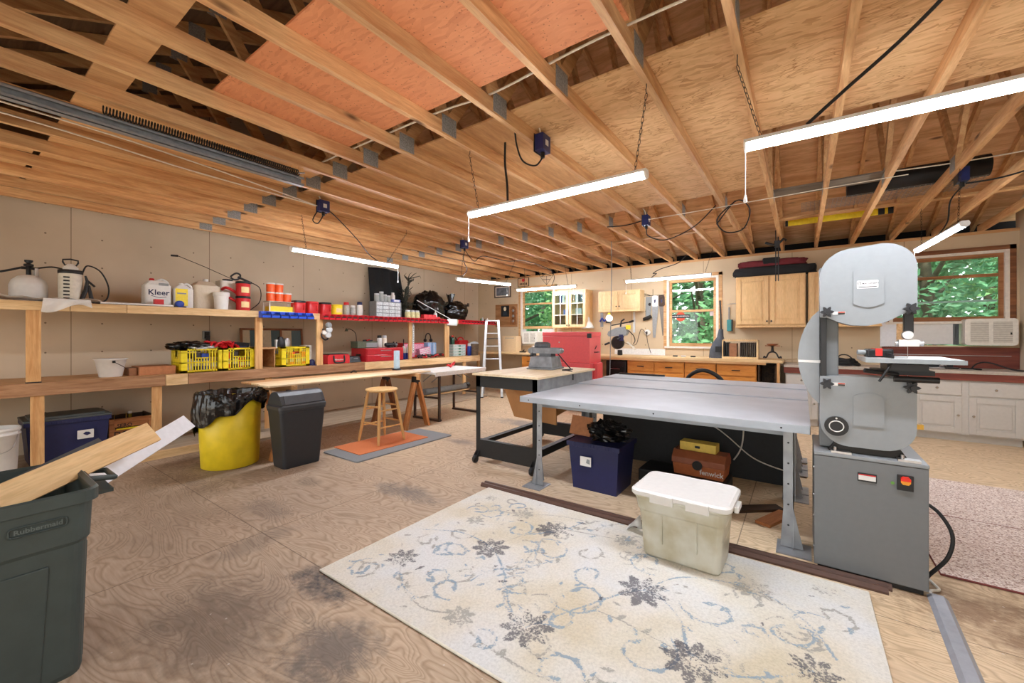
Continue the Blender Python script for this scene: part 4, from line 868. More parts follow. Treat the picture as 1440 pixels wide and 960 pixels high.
# ---- rug: pattern woven into the pile, drawn leaf by leaf
def make_rug():
    random.seed(21)
    W, Hh, nx, ny = 2.53, 1.54, 300, 184
    strokes = []   # (kind, data, colour index) ; colours 1 charcoal 2 blue 3 tan grey
    def flower(cx, cy, r, c, n=8, a0=0):
        for k in range(n):
            a = a0+2*PI*k/n; strokes.append(('petal', cx+r*.55*math.cos(a), cy+r*.55*math.sin(a), r*.52, r*.27, a, c))
    def vine(pts, wd, c):
        P = spline([(x, y, 0) for x, y in pts], 14)
        for i in range(len(P)-1): strokes.append(('seg', P[i].x, P[i].y, P[i+1].x, P[i+1].y, wd, c))
    def leaf(x, y, r, a, c): strokes.append(('petal', x, y, r, r*.42, a, c))
    def scroll(cx, cy, r, a0, c, turn=1):
        pts = [(cx+r*(1-.75*t/12)*math.cos(a0+turn*t*.42), cy+r*(1-.75*t/12)*math.sin(a0+turn*t*.42)) for t in range(13)]
        vine(pts, .010, c)
        for t in (2, 4, 6, 8): leaf(pts[t][0]*1.02-.02*cx, pts[t][1]*1.02-.02*cy, .035, a0+turn*t*.42+1.2, c)
        leaf(pts[-1][0], pts[-1][1], .04, a0, c)
    fl = [(-.98, -.42, .13, 1), (-.62, -.02, .15, 1), (-.72, .50, .11, 3), (-.42, .42, .14, 1), (-.05, -.48, .16, 1), (.30, .10, .17, 1), (.05, .55, .10, 3), (.62, -.25, .16, 1), (.78, .45, .13, 3), (1.02, -.02, .12, 1), (.40, -.62, .11, 3), (-.35, -.60, .10, 3), (.92, -.58, .12, 1), (-.95, .22, .09, 3), (.45, .62, .10, 1), (-1.1, .60, .07, 3), (1.08, .66, .08, 3)]
    for x, y, r, c in fl:
        r *= .86
        flower(x, y, r, c, 8, random.random()); flower(x, y, r*.45, c, 6, random.random())
    vine([(-1.15, -.1), (-.9, .02), (-.62, -.02), (-.4, -.18), (-.2, -.4), (-.05, -.48)], .011, 2)
    vine([(-.62, -.02), (-.55, .2), (-.42, .42), (-.2, .5), (.05, .55)], .009, 3)
    vine([(-.05, -.48), (.1, -.2), (.30, .10), (.5, .0), (.62, -.25), (.82, -.2), (1.02, -.02)], .011, 2)
    vine([(.30, .10), (.45, .35), (.78, .45), (1.0, .3), (1.1, .1)], .010, 2)
    vine([(-1.1, .6), (-.9, .45), (-.72, .5), (-.5, .62), (-.3, .66)], .008, 3)
    vine([(-.98, -.42), (-.8, -.58), (-.55, -.66), (-.35, -.60), (-.2, -.66), (.1, -.68), (.4, -.62), (.7, -.68), (.92, -.58)], .009, 3)
    for cx, cy, r, a, c, tn in ((-.82, -.22, .13, .4, 2, 1), (-.30, .16, .15, 2.4, 2, -1), (.05, -.12, .17, 4.0, 2, 1), (.42, -.30, .16, 1.0, 2, -1), (.62, .15, .15, 3.3, 2, 1), (.25, .40, .14, 5.2, 2, -1), (.86, -.38, .13, 2.2, 2, 1), (.18, -.62, .12, .2, 2, 1), (-.62, .28, .12, 1.7, 2, -1), (-.92, .40, .10, 4.2, 2, 1), (-.22, -.28, .11, 5.5, 3, -1), (.92, .18, .12, .9, 2, -1), (.60, .60, .11, 3.0, 2, 1), (-1.08, -.62, .10, 2.0, 2, 1), (1.1, .42, .10, 5.0, 3, 1), (-.1, .28, .10, 1.2, 3, -1), (.72, -.52, .12, 4.4, 2, 1)): scroll(cx, cy, r, a, c, tn)
    for i in range(150):
        leaf(random.uniform(-1.2, 1.2), random.uniform(-.72, .72), random.uniform(.018, .042), random.random()*6.28, random.choice((1, 2, 3, 3, 2)))
    for i in range(34):
        scroll(random.uniform(-1.15, 1.15), random.uniform(-.68, .68), random.uniform(.06, .11), random.random()*6.28, random.choice((2, 3, 3)), random.choice((1, -1)))
    for i in range(12):
        x, y, a = random.uniform(-1.1, 1.1), random.uniform(-.6, .6), random.random()*6.28; P_ = [(x, y)]
        for k in range(4): a += random.uniform(-.7, .7); x += .13*math.cos(a); y += .13*math.sin(a); P_.append((x, y))
        vine(P_, .008, random.choice((2, 3)))
        for q in P_[1:]: leaf(q[0]+.02, q[1]+.02, .04, a+1, 3); leaf(q[0]-.02, q[1]-.02, .035, a-1, 2)
    val = [[0.0]*4 for _ in range((nx+1)*(ny+1))]
    def put(x0, y0, x1, y1, fn, c):
        i0 = max(0, int((x0+W/2)/W*nx)); i1 = min(nx, int((x1+W/2)/W*nx)+1); j0 = max(0, int((y0+Hh/2)/Hh*ny)); j1 = min(ny, int((y1+Hh/2)/Hh*ny)+1)
        for i in range(i0, i1+1):
            for j in range(j0, j1+1):
                d = fn(-W/2+W*i/nx, -Hh/2+Hh*j/ny)
                if d > 0: q = val[i*(ny+1)+j]; q[c] = max(q[c], min(1, d))
    for s in strokes:
        if s[0] == 'petal':
            _, x, y, a, b, th, c = s; ct, st = math.cos(th), math.sin(th)
            def f(px, py): 
                u = ((px-x)*ct+(py-y)*st)/a; v = (-(px-x)*st+(py-y)*ct)/b
                q = 1-(abs(u)**1.6+abs(v)**1.3); return q*2.2
            put(x-a, y-a, x+a, y+a, f, c)
        else:
            _, x0, y0, x1, y1, wd, c = s; dx, dy = x1-x0, y1-y0; l2 = dx*dx+dy*dy+1e-9
            def f(px, py):
                t = max(0, min(1, ((px-x0)*dx+(py-y0)*dy)/l2)); return 1.5*(1-math.hypot(px-x0-t*dx, py-y0-t*dy)/wd)
            put(min(x0, x1)-wd, min(y0, y1)-wd, max(x0, x1)+wd, max(y0, y1)+wd, f, c)
    m, nt, b = new_mat('rug_pile'); v = coords(nt)
    at = N(nt, 'VertexColor'); at.layer_name = 'weave'; se = N(nt, 'SeparateColor'); L(nt, at.outputs[0], se.inputs[0])
    n1 = N(nt, 'TexNoise', Scale=5.0, Detail=5.0, Roughness=.65); L(nt, v, n1.inputs['Vector'])
    n2 = N(nt, 'TexNoise', Scale=75.0, Detail=3.0, Roughness=.7); L(nt, v, n2.inputs['Vector'])
    n3 = N(nt, 'TexNoise', Scale=1.6, Detail=4.0); L(nt, v, n3.inputs['Vector'])
    base = ramp(nt, [(.38, (212, 213, 211)), (.52, (213, 208, 195)), (.66, (202, 192, 168))], n3.outputs[0]).outputs[0]
    fine = ramp(nt, [(.3, (.86, .86, .86, 1)), (.6, (1.05, 1.05, 1.05, 1))], n2.outputs[0]).outputs[0]
    col = base
    for k, c, th in ((2, (152, 150, 144), .44), (1, (130, 152, 170), .40), (0, (84, 84, 92), .40)):
        w_ = math_(nt, 'ADD', math_(nt, 'MULTIPLY', math_(nt, 'SUBTRACT', n1.outputs[0], .5), 2.6), math_(nt, 'MULTIPLY', math_(nt, 'SUBTRACT', n2.outputs[0], .5), 3.2))
        q = math_(nt, 'SUBTRACT', math_(nt, 'ADD', se.outputs[k], w_), th+.22)
        q = math_(nt, 'MULTIPLY', q, 2.6); q = N(nt, 'Clamp').outputs[0] if False else q
        mk = ramp(nt, [(0, (0, 0, 0, 1)), (1, (1, 1, 1, 1))], q).outputs[0]
        mk = math_(nt, 'MULTIPLY', mk, math_(nt, 'GREATER_THAN', se.outputs[k], .02))
        col = mix(nt, col, lin(c), math_(nt, 'MULTIPLY', mk, .82))
    # sparse dark flecks of worn pile
    n4 = N(nt, 'TexNoise', Scale=48.0, Detail=3.0, Roughness=.75); L(nt, v, n4.inputs['Vector']); n5 = N(nt, 'TexNoise', Scale=2.6, Detail=2.0); L(nt, v, n5.inputs['Vector'])
    sp = math_(nt, 'MULTIPLY', ramp(nt, [(.66, (0, 0, 0, 1)), (.72, (1, 1, 1, 1))], n4.outputs[0]).outputs[0], ramp(nt, [(.46, (0, 0, 0, 1)), (.6, (1, 1, 1, 1))], n5.outputs[0]).outputs[0])
    col = mix(nt, col, lin((120, 122, 128)), math_(nt, 'MULTIPLY', sp, .6))
    col = mix(nt, col, fine, 1, 'MULTIPLY'); L(nt, col, b.inputs['Base Color']); b.inputs['Roughness'].default_value = .95; b.inputs['Specular IOR Level'].default_value = .1
    bump(nt, b, n2.outputs[0], .3, .004)
    t = thing('area_rug', 'large cream area rug with faded grey and blue floral vines', 'rug', (-.98, 2.045, 0))
    mb = MB(m); mb.grid(lambda u, w_: (-W/2+W*u, -Hh/2+Hh*w_, .012), nx, ny); o = mb.build('pile', t)
    ca = o.data.color_attributes.new('weave', 'FLOAT_COLOR', 'POINT')
    ca.data.foreach_set('color', [x for q in val for x in (q[1], q[2], q[3], 1)])
    MB(plain('rug_edge', (222, 218, 204), .95)).tube([(-W/2, -Hh/2, .0066), (W/2, -Hh/2, .0066), (W/2, Hh/2, .0066), (-W/2, Hh/2, .0066)], .0065, 6, closed=True).build('bound_edge', t)
    MB(plain('rug_back', (52, 44, 38), .95)).box(-W/2-.004, -Hh/2-.004, .0005, W/2+.004, Hh/2+.004, .004).build('backing', t)
make_rug()
# ---- rectangular green-grey can with boards
GCAN = plain('can_green', (58, 68, 66), .5, var=.1, scale=14)
t = thing('trash_can', 'big dark green grey rectangular trash can with boards standing in it', 'trash can', (-2.622, .082, 0))
lp = [rl(.262, .262, .05, 0), rl(.268, .268, .06, .02), rl(.283, .28, .06, .525), rl(.291, .288, .06, .54), rl(.297, .294, .06, .685), rl(.312, .309, .06, .69), rl(.312, .309, .06, .733), rl(.305, .302, .06, .74), rl(.292, .289, .055, .73), rl(.28, .278, .055, .5), rl(.25, .25, .05, .03)]
loft(MB(GCAN), lp, True, True).build('can_body', t)
MB(GCAN).taper(.03, (.262, -.17, .273, .15), .47, (.276, -.17, .289, .17)).build('side_panel', t, bev=.004)
MB(GCAN).taper(.03, (-.20, .262, .20, .272), .50, (-.20, .274, .20, .286)).build('end_panel', t, bev=.004)
MB(GCAN).box(-.09, .30, .66, .09, .312, .733).tube([(-.085, .305, .723), (-.08, .39, .708), (.08, .39, .708), (.085, .305, .723)], .012, 6).prism([(-.10, .30), (.10, .30), (.09, .385), (-.09, .385)], 'Z', .648, .663).build('handle', t)
m = MB(GCAN); m.tube([(.299, y, z) for y, z in rrect(.07, .615, .215, .648, .010)], .003, 5, closed=True); m.build('logo_frame', t)
MB(plain('logo_grey', (92, 102, 100), .5)).text('Rubbermaid', .025, (.2995, .143, .632), (0, 1, 0), (0, 0, 1), .0012, True).build('logo_lettering', t)
def lumber(label, p, q, w_, th, wv, mat, cat='board', name='loose_board'):
    p, q, wv = Vector(p), Vector(q), Vector(wv); d = (q-p).normalized()
    c = (p+q)/2; ln = (q-p).length; wd = (wv-d*wv.dot(d)).normalized(); nn = d.cross(wd); R3 = Matrix((d, wd, nn)).transposed()
    o = MB(mat).box(-ln/2, -w_/2, -th/2, ln/2, w_/2, th/2).build(name, loc=c, bev=.0015, rot=R3.to_euler()); return tag(o, label, cat, 'boards standing in the trash can')
PLYB = wood('plain_board', (228, 196, 146), (214, 176, 124), 'X', knots=.1, grain=.8)
WB = plain('white_board', (226, 228, 232), .5, var=.04)
WVEC = (.0337, .0528, -.073)
lumber('pale timber board sticking up out of the green trash can, in front', (-2.555, .135, .702), (-2.847, .68, .830), .115, .018, WVEC, PLYB)
lumber('white painted board propped on the green trash can handle behind the timber one', (-2.75, .405, .643), (-3.30, .969, .780), .10, .016, WVEC, WB)
lumber('narrow dark strip leaning in the green trash can at the back', (-2.66, .06, .69), (-3.0, .50, .80), .025, .012, WVEC, plain('dark_strip', (62, 62, 62), .6))
# ---- yellow tub with liner
YTUB = plain('tub_yellow', (226, 198, 34), .45, var=.1, scale=8)
t = thing('yellow_barrel', 'round yellow tub lined with a black plastic bag beside the black swing bin', 'tub', (-4.90, 1.80, 0))
MB(YTUB).lathe([(.24, 0), (.255, .01), (.268, .3), (.275, .70), (.265, .70), (.24, .03), (0, .03)], n=44, caps=False).build('tub_body', t)
def drape(u, v):
    a = 2*PI*u; n = mnoise.fractal(Vector((math.cos(a)*2.2, math.sin(a)*2.2, v*1.7)), 1, 2, 4); n2 = mnoise.noise(Vector((math.cos(a)*7, math.sin(a)*7, v*2.0)))
    low = .49+.16*math.cos(a-.61)+.03*math.sin(a*7)+.02*math.sin(a*3)
    if v < .25: q = v/.25; r = .24+.05*q; z = .62+.15*q+.02*n
    else: q = (v-.25)/.75; r = .292+.035*math.sin(q*2.4)+.018*n; z = .77-(.77-low)*q**1.1
    r += .010*n2*(1+v); return (r*math.cos(a), r*math.sin(a), z+.012*n2)
MB(BAG).grid(drape, 110, 26, False).build('bag_liner', t, solid=.003)
# ---- black swing-top bin
BINB = plain('bin_black', (38, 40, 44), .5, var=.06); LIDB = plain('bin_lid', (58, 60, 64), .42)
t = thing('swing_bin', 'tall black waste bin with a grey swing lid beside the yellow tub', 'bin', (-4.345, 2.21, 0))
loft(MB(BINB), [rl(.12, .185, .03, 0), rl(.125, .19, .035, .02), rl(.15, .235, .04, .575), rl(.158, .243, .04, .578), rl(.158, .243, .04, .60)]).build('bin_body', t)
loft(MB(LIDB), [rl(.163, .248, .045, .601), rl(.163, .248, .045, .63), rl(.15, .235, .045, .645)]).build('lid_rim', t)
m = MB(LIDB); prof = [(-.148, .64), (.148, .64), (.145, .66), (.10, .735), (.06, .765), (.0, .775), (-.06, .765), (-.10, .735), (-.145, .66)]
m.prism(prof, 'Y', -.225, .225); m.build('swing_lid', t, bev=.012)
m = MB(plain('bin_flap', (74, 77, 82), .4)); m.prism([(.152, .652), (.108, .738), (.10, .732), (.142, .65)], 'Y', -.19, .19); m.build('flap_panel', t, bev=.003)
# ---- mats and stool
MATG = plain('mat_grey', (128, 130, 132), .9, var=.15, scale=200)
o = MB(MATG).prism(rrect(-.33, -.72, .33, .72, .03), 'Z', 0.0005, .014).build('anti_fatigue_mat', loc=(-4.15, 3.29, 0), bev=.004); tag(o, 'grey rubber floor mat under the orange mat and stool', 'mat')
o = MB(plain('mat_orange', (204, 118, 70), .9, var=.15, scale=150)).prism(rrect(-.27, -.50, .27, .50, .01), 'Z', 0, .006).build('orange_mat', loc=(-4.26, 3.235, .0146), rz=-.03); tag(o, 'smaller orange mat lying on the grey mat beneath the wooden stool', 'mat')
STW = wood('stool_wood', (226, 184, 122), (204, 156, 96), 'Z', knots=0, rough=.4); STS = wood('stool_seat', (232, 196, 138), (214, 172, 112), 'Y', knots=0, rough=.4)
t = thing('bar_stool', 'round wooden stool standing on the orange mat', 'stool', (-4.335, 3.27, .0208))
MB(STS).lathe([(.17, .622), (.192, .63), (.198, .645), (.19, .657), (.17, .66), (0, .657)], n=40).build('seat', t)
LG = []
for sx, sy in ((1, 1), (1, -1), (-1, 1), (-1, -1)):
    a, b = Vector((sx*.195, sy*.195, 0)), Vector((sx*.115, sy*.115, .623)); LG.append((sx, sy, a, b))
    MB(STW).tube([a, a.lerp(b, .12), a.lerp(b, .5), a.lerp(b, .9), b], [.013, .017, .020, .018, .014], 12).build('leg', t)
def lp_(sx, sy, z): 
    f = z/.623; return Vector((sx*(.195-.08*f), sy*(.195-.08*f), z))
for (a, b, zs) in (((1, 1), (1, -1), (.20, .40)), ((-1, 1), (-1, -1), (.20, .40)), ((1, 1), (-1, 1), (.24, .44)), ((1, -1), (-1, -1), (.24, .44))):
    for z in zs: p, q = lp_(*a, z), lp_(*b, z); MB(STW).tube([p, p.lerp(q, .5), q], [.008, .012, .008], 10).build('rung', t)
# ---- saw horses, planks, folding table
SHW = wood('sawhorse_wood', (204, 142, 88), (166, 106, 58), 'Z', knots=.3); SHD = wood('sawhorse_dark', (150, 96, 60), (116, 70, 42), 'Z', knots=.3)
def sawhorse(label, loc, dark=False):
    t = thing('saw_horse', label, 'sawhorse', loc, 0, 'saw horses under the planks')
    MB(PINEX).box(-.42, -.019, .70, .43, .019, .789).build('top_beam', t, bev=.002)
    for s in (-1, 1):
        MB(BLK).prism([(-.055, .63), (.055, .63), (.045, .745), (-.045, .745)], 'X', s*.34-.035, s*.34+.035).build('bracket', t, bev=.006)
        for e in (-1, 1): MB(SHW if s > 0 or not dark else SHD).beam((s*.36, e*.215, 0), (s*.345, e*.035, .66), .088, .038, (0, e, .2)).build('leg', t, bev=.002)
    return t
sawhorse('wooden saw horse by the black swing bin at the end of the planks', (-4.98, 2.30, 0))
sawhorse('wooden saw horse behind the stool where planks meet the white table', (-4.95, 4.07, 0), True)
PLK = [wood('plank_pale', (240, 224, 192), (224, 200, 162), 'Y', knots=.2), wood('plank_tan', (206, 160, 112), (176, 130, 86), 'Y', knots=.2), wood('plank_mid', (232, 208, 168), (208, 178, 136), 'Y', knots=.3)]
for i, (x0, x1, y0, y1, mt, lb) in enumerate(((-4.84, -4.60, 2.04, 4.36, PLK[0], 'pale plank at the outer edge across the two saw horses'), (-5.06, -4.845, 2.06, 4.30, PLK[2], 'middle plank across the two saw horses, behind the pale one'), (-5.29, -5.065, 2.05, 4.22, PLK[1], 'tan plank nearest the bench across the two saw horses'))):
    o = MB(mt).box(x0, y0, .790, x1, y1, .809).build('plank', at=((x0+x1)/2, (y0+y1)/2, .79), bev=.002); tag(o, lb, 'plank', 'planks on the saw horses')
TBLW = plain('table_white', (236, 234, 228), .4); DBR = plain('dark_brown_metal', (64, 48, 40), .45)
t = thing('folding_table', 'white topped folding table with dark brown legs at the end of the planks', 'table', (-4.90, 5.02, 0))
MB(TBLW).prism(rrect(-.36, -.62, .36, .62, .03), 'Z', .745, .78).build('table_top', t, bev=.006)
for s in (-1, 1):
    for e in (-1, 1): MB(DBR).box(e*.28-.016, s*.46-.016, .02, e*.28+.016, s*.46+.016, .745).build('leg', t)
    MB(DBR).box(-.30, s*.46-.03, 0, .30, s*.46+.03, .03).build('foot_rail', t); MB(DBR).box(-.27, s*.46-.012, .345, .27, s*.46+.012, .375).build('cross_bar', t)
    for e in (-1, 1): MB(GRYP).tube([(e*.10, s*.45, .60), (e*.10, s*.18, .74)], .009, 6).build('brace', t)
MB(TBLW).box(.33, -.6, .715, .345, .6, .745).box(-.345, -.6, .715, -.33, .6, .745).build('apron', t)
o = MB(PALE).box(-.05, -.50, 0, .05, .50, .018).build('shelf_slat', loc=(-4.90, 5.02, .376)); tag(o, 'pale slat lying across the crossbars under the white folding table', 'slat')
t = thing('grey_pipe', 'thick grey pipe lying on the slat under the white folding table', 'pipe', (-4.90, 5.02, .395)); MB(GRYP).lathe([(.045, -.52), (.05, -.52), (.05, .52), (.045, .52)], (0, 0, .051), 20, axis='Y').build('pipe_tube', t); MB(DARKM).lathe([(.056, -.53), (.056, -.46)], (0, 0, .056), 20, axis='Y').build('end_collar', t)
t = thing('post_stand', 'tall pale blue square post with dark round base standing on the planks', 'stand', (-5.12, 4.14, .810)); MB(BLK).lathe([(.07, 0), (.07, .012), (.05, .022)], n=24).build('round_base', t); MB(plain('ice_blue', (186, 214, 232), .4)).box(-.03, -.035, .022, .03, .035, .30).build('post_shaft', t, bev=.004)
t = thing('small_clamp', 'small black knob clamp at the edge of the tan plank', 'clamp', (-5.2, 3.45, .810)); MB(BLK).tube([(0, -.05, .012), (0, 0, .03), (0, .04, .012)], .011, 6).build('clamp_body', t)

# ---- pushed together steel benches
STL = plain('bench_grey', (164, 171, 178), .5, .2, .08, scale=5); STT = plain('bench_top_grey', (176, 180, 186), .55, .05, .08, scale=4)
LEGM = plain('leg_steel', (150, 153, 156), .4, .4, .18, scale=9)
X0, X1 = -2.075, .045
def leg(t, x, y, sx, sy):
    """folded sheet leg that flares to a foot plate; sx/sy point outward"""
    th = .004
    a = [(0, .74), (0, .25), (sx*.05, .012), (-sx*.07, .012), (-sx*.055, .25), (-sx*.055, .74)]
    m = MB(LEGM); m.prism([(x+p[0], p[1]) for p in a], 'Y', y, y+sy*-th)
    b = [(0, .74), (0, .25), (sy*.03, .012), (-sy*.13, .012), (-sy*.08, .25), (-sy*.08, .74)]
    m.prism([(y+p[0], p[1]) for p in b], 'X', x, x-sx*th); l = m.build('leg', t)
    MB(LEGM).box(x-.09, y-.10, .0, x+.09, y+.10, .008).build('foot_plate', l)
    m = MB(BLK)
    for z in (.15, .28, .41, .54, .67): m.lathe([(.006, -.001), (.006, .001)], (x-sx*.028, y+sy*.001, z), 8, axis='Y')
    m.build('bolt_holes', l)
def sbench(label, y0, y1, legs, lift=0):
    cx, cy = (X0+X1)/2, (y0+y1)/2; t = thing('steel_bench', label, 'workbench', (cx, cy, lift), 0, 'grey steel benches')
    a, b, c, d = X0-cx, X1-cx, y0-cy, y1-cy
    MB(STT).box(a, c, .796, b, d, .80).use(STL).box(a, c, .75, b, c+.004, .796).box(a, d-.004, .75, b, d, .796).box(a, c, .75, a+.004, d, .796).box(b-.004, c, .75, b, d, .796).build('bench_top', t)
    m = MB(BLK)
    for f in (.045, .28, .56, .93): m.lathe([(.006, -.001), (.006, .001)], (a+(b-a)*f, c-.0002, .773), 10, axis='Y')
    m.build('bolt_heads', t)
    for x, y, sx, sy in legs: leg(t, x-cx, y-cy, sx, sy)
    MB(STL).box(a+.1, c+.18, .69, b-.1, c+.22, .75).box(a+.1, d-.22, .69, b-.1, d-.18, .75).build('top_rail', t)
    return t
t = sbench('long grey steel bench nearest the rug, with flared folded legs', 3.05, 4.20, [(-1.94, 3.12, -1, -1), (-.04, 3.12, 1, -1), (-1.94, 4.12, -1, 1), (-.04, 4.12, 1, 1)])
sbench('middle grey steel bench pushed against the back of the nearest one', 4.215, 4.93, [(-1.94, 4.31, -1, -1), (-.04, 4.31, 1, -1), (-1.94, 4.85, -1, 1), (-.04, 4.85, 1, 1)], .009)
sbench('furthest grey steel bench strip with black rods along its far edge', 4.945, 5.40, [(-1.94, 5.04, -1, -1), (-.04, 5.04, 1, -1), (-1.94, 5.32, -1, 1), (-.04, 5.32, 1, 1)], .018)
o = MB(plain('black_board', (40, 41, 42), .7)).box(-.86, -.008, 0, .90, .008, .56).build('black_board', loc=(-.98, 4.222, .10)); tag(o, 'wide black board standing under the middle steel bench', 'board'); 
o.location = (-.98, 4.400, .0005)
o = MB(BLK).tube([(-.3, 0, .013), (.3, 0, .013)], .012, 8).build('black_rod', loc=(-1.72, 5.37, .819)); tag(o, 'short black rod lying on the far edge of the grey benches', 'rod')
BRT = plain('brown_trim', (84, 60, 50), .45, var=.12)
for i, (y, lb) in enumerate(((2.858, 'dark brown moulding strip on the floor along the rug edge'), (2.905, 'dark brown moulding strip on the floor, on the bench side of its twin'))):
    o = MB(BRT).prism([(-.021, 0), (.021, 0), (.021, .012), (.008, .03), (-.008, .03), (-.021, .012)], 'X', -1.36, 1.35+.02*i).build('moulding_strip', loc=(-.98, y+.002, .0005), rz=.015); tag(o, lb, 'moulding', 'brown moulding strips')
# ---- clear tote
CT, nt, b = new_mat('frosted_tote'); n = N(nt, 'TexNoise', Scale=6.0, Detail=4.0); L(nt, coords(nt), n.inputs['Vector'])
r = ramp(nt, [(.35, (196, 188, 160)), (.62, (222, 220, 206))], n.outputs[0]); L(nt, r.outputs[0], b.inputs['Base Color']); b.inputs['Roughness'].default_value = .3; b.inputs['Transmission Weight'].default_value = .25; b.inputs['IOR'].default_value = 1.1
t = thing('clear_tote', 'frosted clear storage tote with white lid standing on the rug', 'tote', (-.578, 2.655, .0132), -.02)
loft(MB(CT), [rl(.205, .145, .03, 0), rl(.215, .155, .04, .012), rl(.232, .172, .045, .27), rl(.245, .183, .05, .285), rl(.255, .192, .05, .35), rl(.262, .198, .05, .36), rl(.262, .198, .05, .372), rl(.245, .182, .045, .36), rl(.21, .15, .04, .03)]).build('tote_body', t)
for s in (-1, 1): MB(CT).box(s*.095-.005, -.178, .10, s*.095+.005, -.166, .34).build('side_rib', t)
loft(MB(WP), [rl(.272, .206, .05, .373), rl(.276, .21, .055, .378), rl(.276, .21, .055, .398), rl(.262, .196, .05, .408), rl(.25, .184, .05, .404)]).build('lid', t)
for s in (-1, 1):
    for u0, u1 in ((-.15, -.02), (.05, .17)): MB(WP).box(u0, s*.215-.008, .35, u1, s*.215+.008, .402).build('latch', t, bev=.003)
for s in (-1, 1): MB(WP).box(s*.282-.012, -.06, .34, s*.282+.012, .06, .372).build('end_handle', t, bev=.004)
o = MB(FILM).grid(lambda u, v: (u*.10-.05, v*.08+.02*math.sin(u*6), .13*u*(1-v)+.01+.01*math.sin(v*9)), 8, 8).build('plastic_scrap', loc=(-.93, 2.72, .013), solid=.001); tag(o, 'scrap of clear plastic lying beside the frosted tote', 'plastic scrap')
# ---- under the bench: tote, tackle box
t = tote('dark blue tote holding black plastic and cardboard under the steel bench', (-1.46, 3.46, 0), .47, .42, .44, plain('navy_tote', (26, 32, 78), .4), NAVY, False); t.rotation_euler.z = -PI/2
MB(WP).box(.214, -.11, .22, .2175, -.01, .30).build('label_patch', t); MB(GRYP).prism([(-.055, .25), (-.02, .24), (-.02, .28), (-.045, .285)], 'X', .2176, .219).build('label_print', t)
o = MB(CARD).prism([(-.10, 0), (.09, -.02), (.11, .15), (-.08, .17)], 'Y', -.012, .012).build('cardboard_piece', loc=(-1.655, 3.42, .445), rot=(-.35, 0, .25), bev=.002); tag(o, 'scrap of cardboard standing on the blue tote under the bench', 'cardboard')
t = thing('black_plastic_heap', 'crumpled black plastic heaped on the blue tote under the bench', 'plastic', (-1.40, 3.47, .42)); MB(BAG).blob((0, 0, .07), (.17, .15, .09), 14, .35, 3, 34, 22, True, .002).build('bag_body', t)
t = thing('black_tool_case', 'black hard case on the floor under the bench, beneath the tackle box', 'case', (-.90, 3.95, 0)); MB(plain('case_black', (26, 26, 27), .5)).box(-.34, -.17, .0, .40, .17, .115).build('case_body', t, bev=.015); MB(GRYP).box(-.05, -.176, .05, .05, -.17, .09).build('latch', t)  # case stretched leftward to also stand in for contact shadow
TKB = plain('tackle_brown', (150, 84, 52), .45); TKT = plain('tackle_tan', (176, 98, 54), .45)
t = thing('tackle_box', 'brown plastic tackle box with white script under the steel bench', 'tackle box', (-.73, 3.95, .116), -.05)
MB(TKT).taper(0, (-.20, -.12, .20, .12), .10, (-.21, -.13, .21, .13)).build('box_body', t, bev=.006)
MB(TKB).prism([(-.135, .101), (.135, .101), (.13, .15), (.075, .205), (-.075, .205), (-.13, .15)], 'X', -.215, .215).build('lid', t, bev=.006)
MB(BLK).lathe([(.04, -.012), (.04, .012)], (0, -.135, .105), 14, axis='Y').build('latch', t)
MB(WP).text('fenwick', .06, (.11, -.1275, .05), (1, 0, 0), (0, 0, 1), .002, True).build('lettering', t)
t = thing('yellow_case', 'flat yellow plastic case on top of the brown tackle box', 'case', (-.745, 3.95, .322), -.06); MB(plain('case_yellow', (222, 190, 84), .5)).box(-.15, -.065, 0, .15, .065, .075).build('case_body', t, bev=.005); MB(BLK).box(-.02, -.069, .03, .02, -.065, .05).build('latch', t)
CORDW = plain('white_cord', (206, 202, 192), .5)
t = thing('tied_rope', 'white cord tied under the bench and hanging across the black board', 'cord', (-.98, 4.30, .50)); MB(CORDW).tube(spline([(-.32, -.35, .13), (-.22, -.3, .22), (-.2, .0, .22), (-.1, .05, .1), (.30, .06, -.04), (.62, .05, -.28), (.90, .05, -.36)]), .006, 6).build('cord_run', t); MB(CORDW).tube(spline([(.52, .04, .24), (.54, .05, .0), (.52, .05, -.2), (.46, .03, -.32)]), .007, 6).build('hanging_end', t)
for i, (x, y, l, mt, lb) in enumerate(((-.35, 3.62, .55, DKW, 'dark board on the floor under the right end of the steel bench'), (-.16, 3.55, .34, CRATEW, 'short brown board on the floor next to the bench leg'))):
    o = MB(mt).box(-.05, -l/2, 0, .05, l/2, .02).build('floor_board', loc=(x, y, .0005), rz=-.9+.5*i); tag(o, lb, 'board', 'boards under the bench')
t = thing('shop_vacuum', 'black workshop vacuum behind the grey benches with its hose arching up', 'vacuum', (-1.05, 5.95, 0)); MB(BLK).lathe([(.16, .03), (.18, .06), (.18, .34), (.14, .42), (.05, .45)], n=24).build('canister', t); MB(BLKR).tube(spline([(-.05, 0, .44), (-.21, -.02, .60), (-.20, -.05, .78), (-.02, -.08, .885), (.18, -.08, .80), (.27, -.05, .60), (.30, 0, .30), (.30, .02, .03)]), .026, 10).build('hose', t)
for x in (-.1, .1): MB(BLK).lathe([(.02, -.015), (.03, 0), (.02, .015)], (x, -.14, .0305), 12, axis='X').build('caster', t)
MB(BLK).lathe([(.02, -.015), (.03, 0), (.02, .015)], (0, .14, .0305), 12, axis='X').build('caster', t)
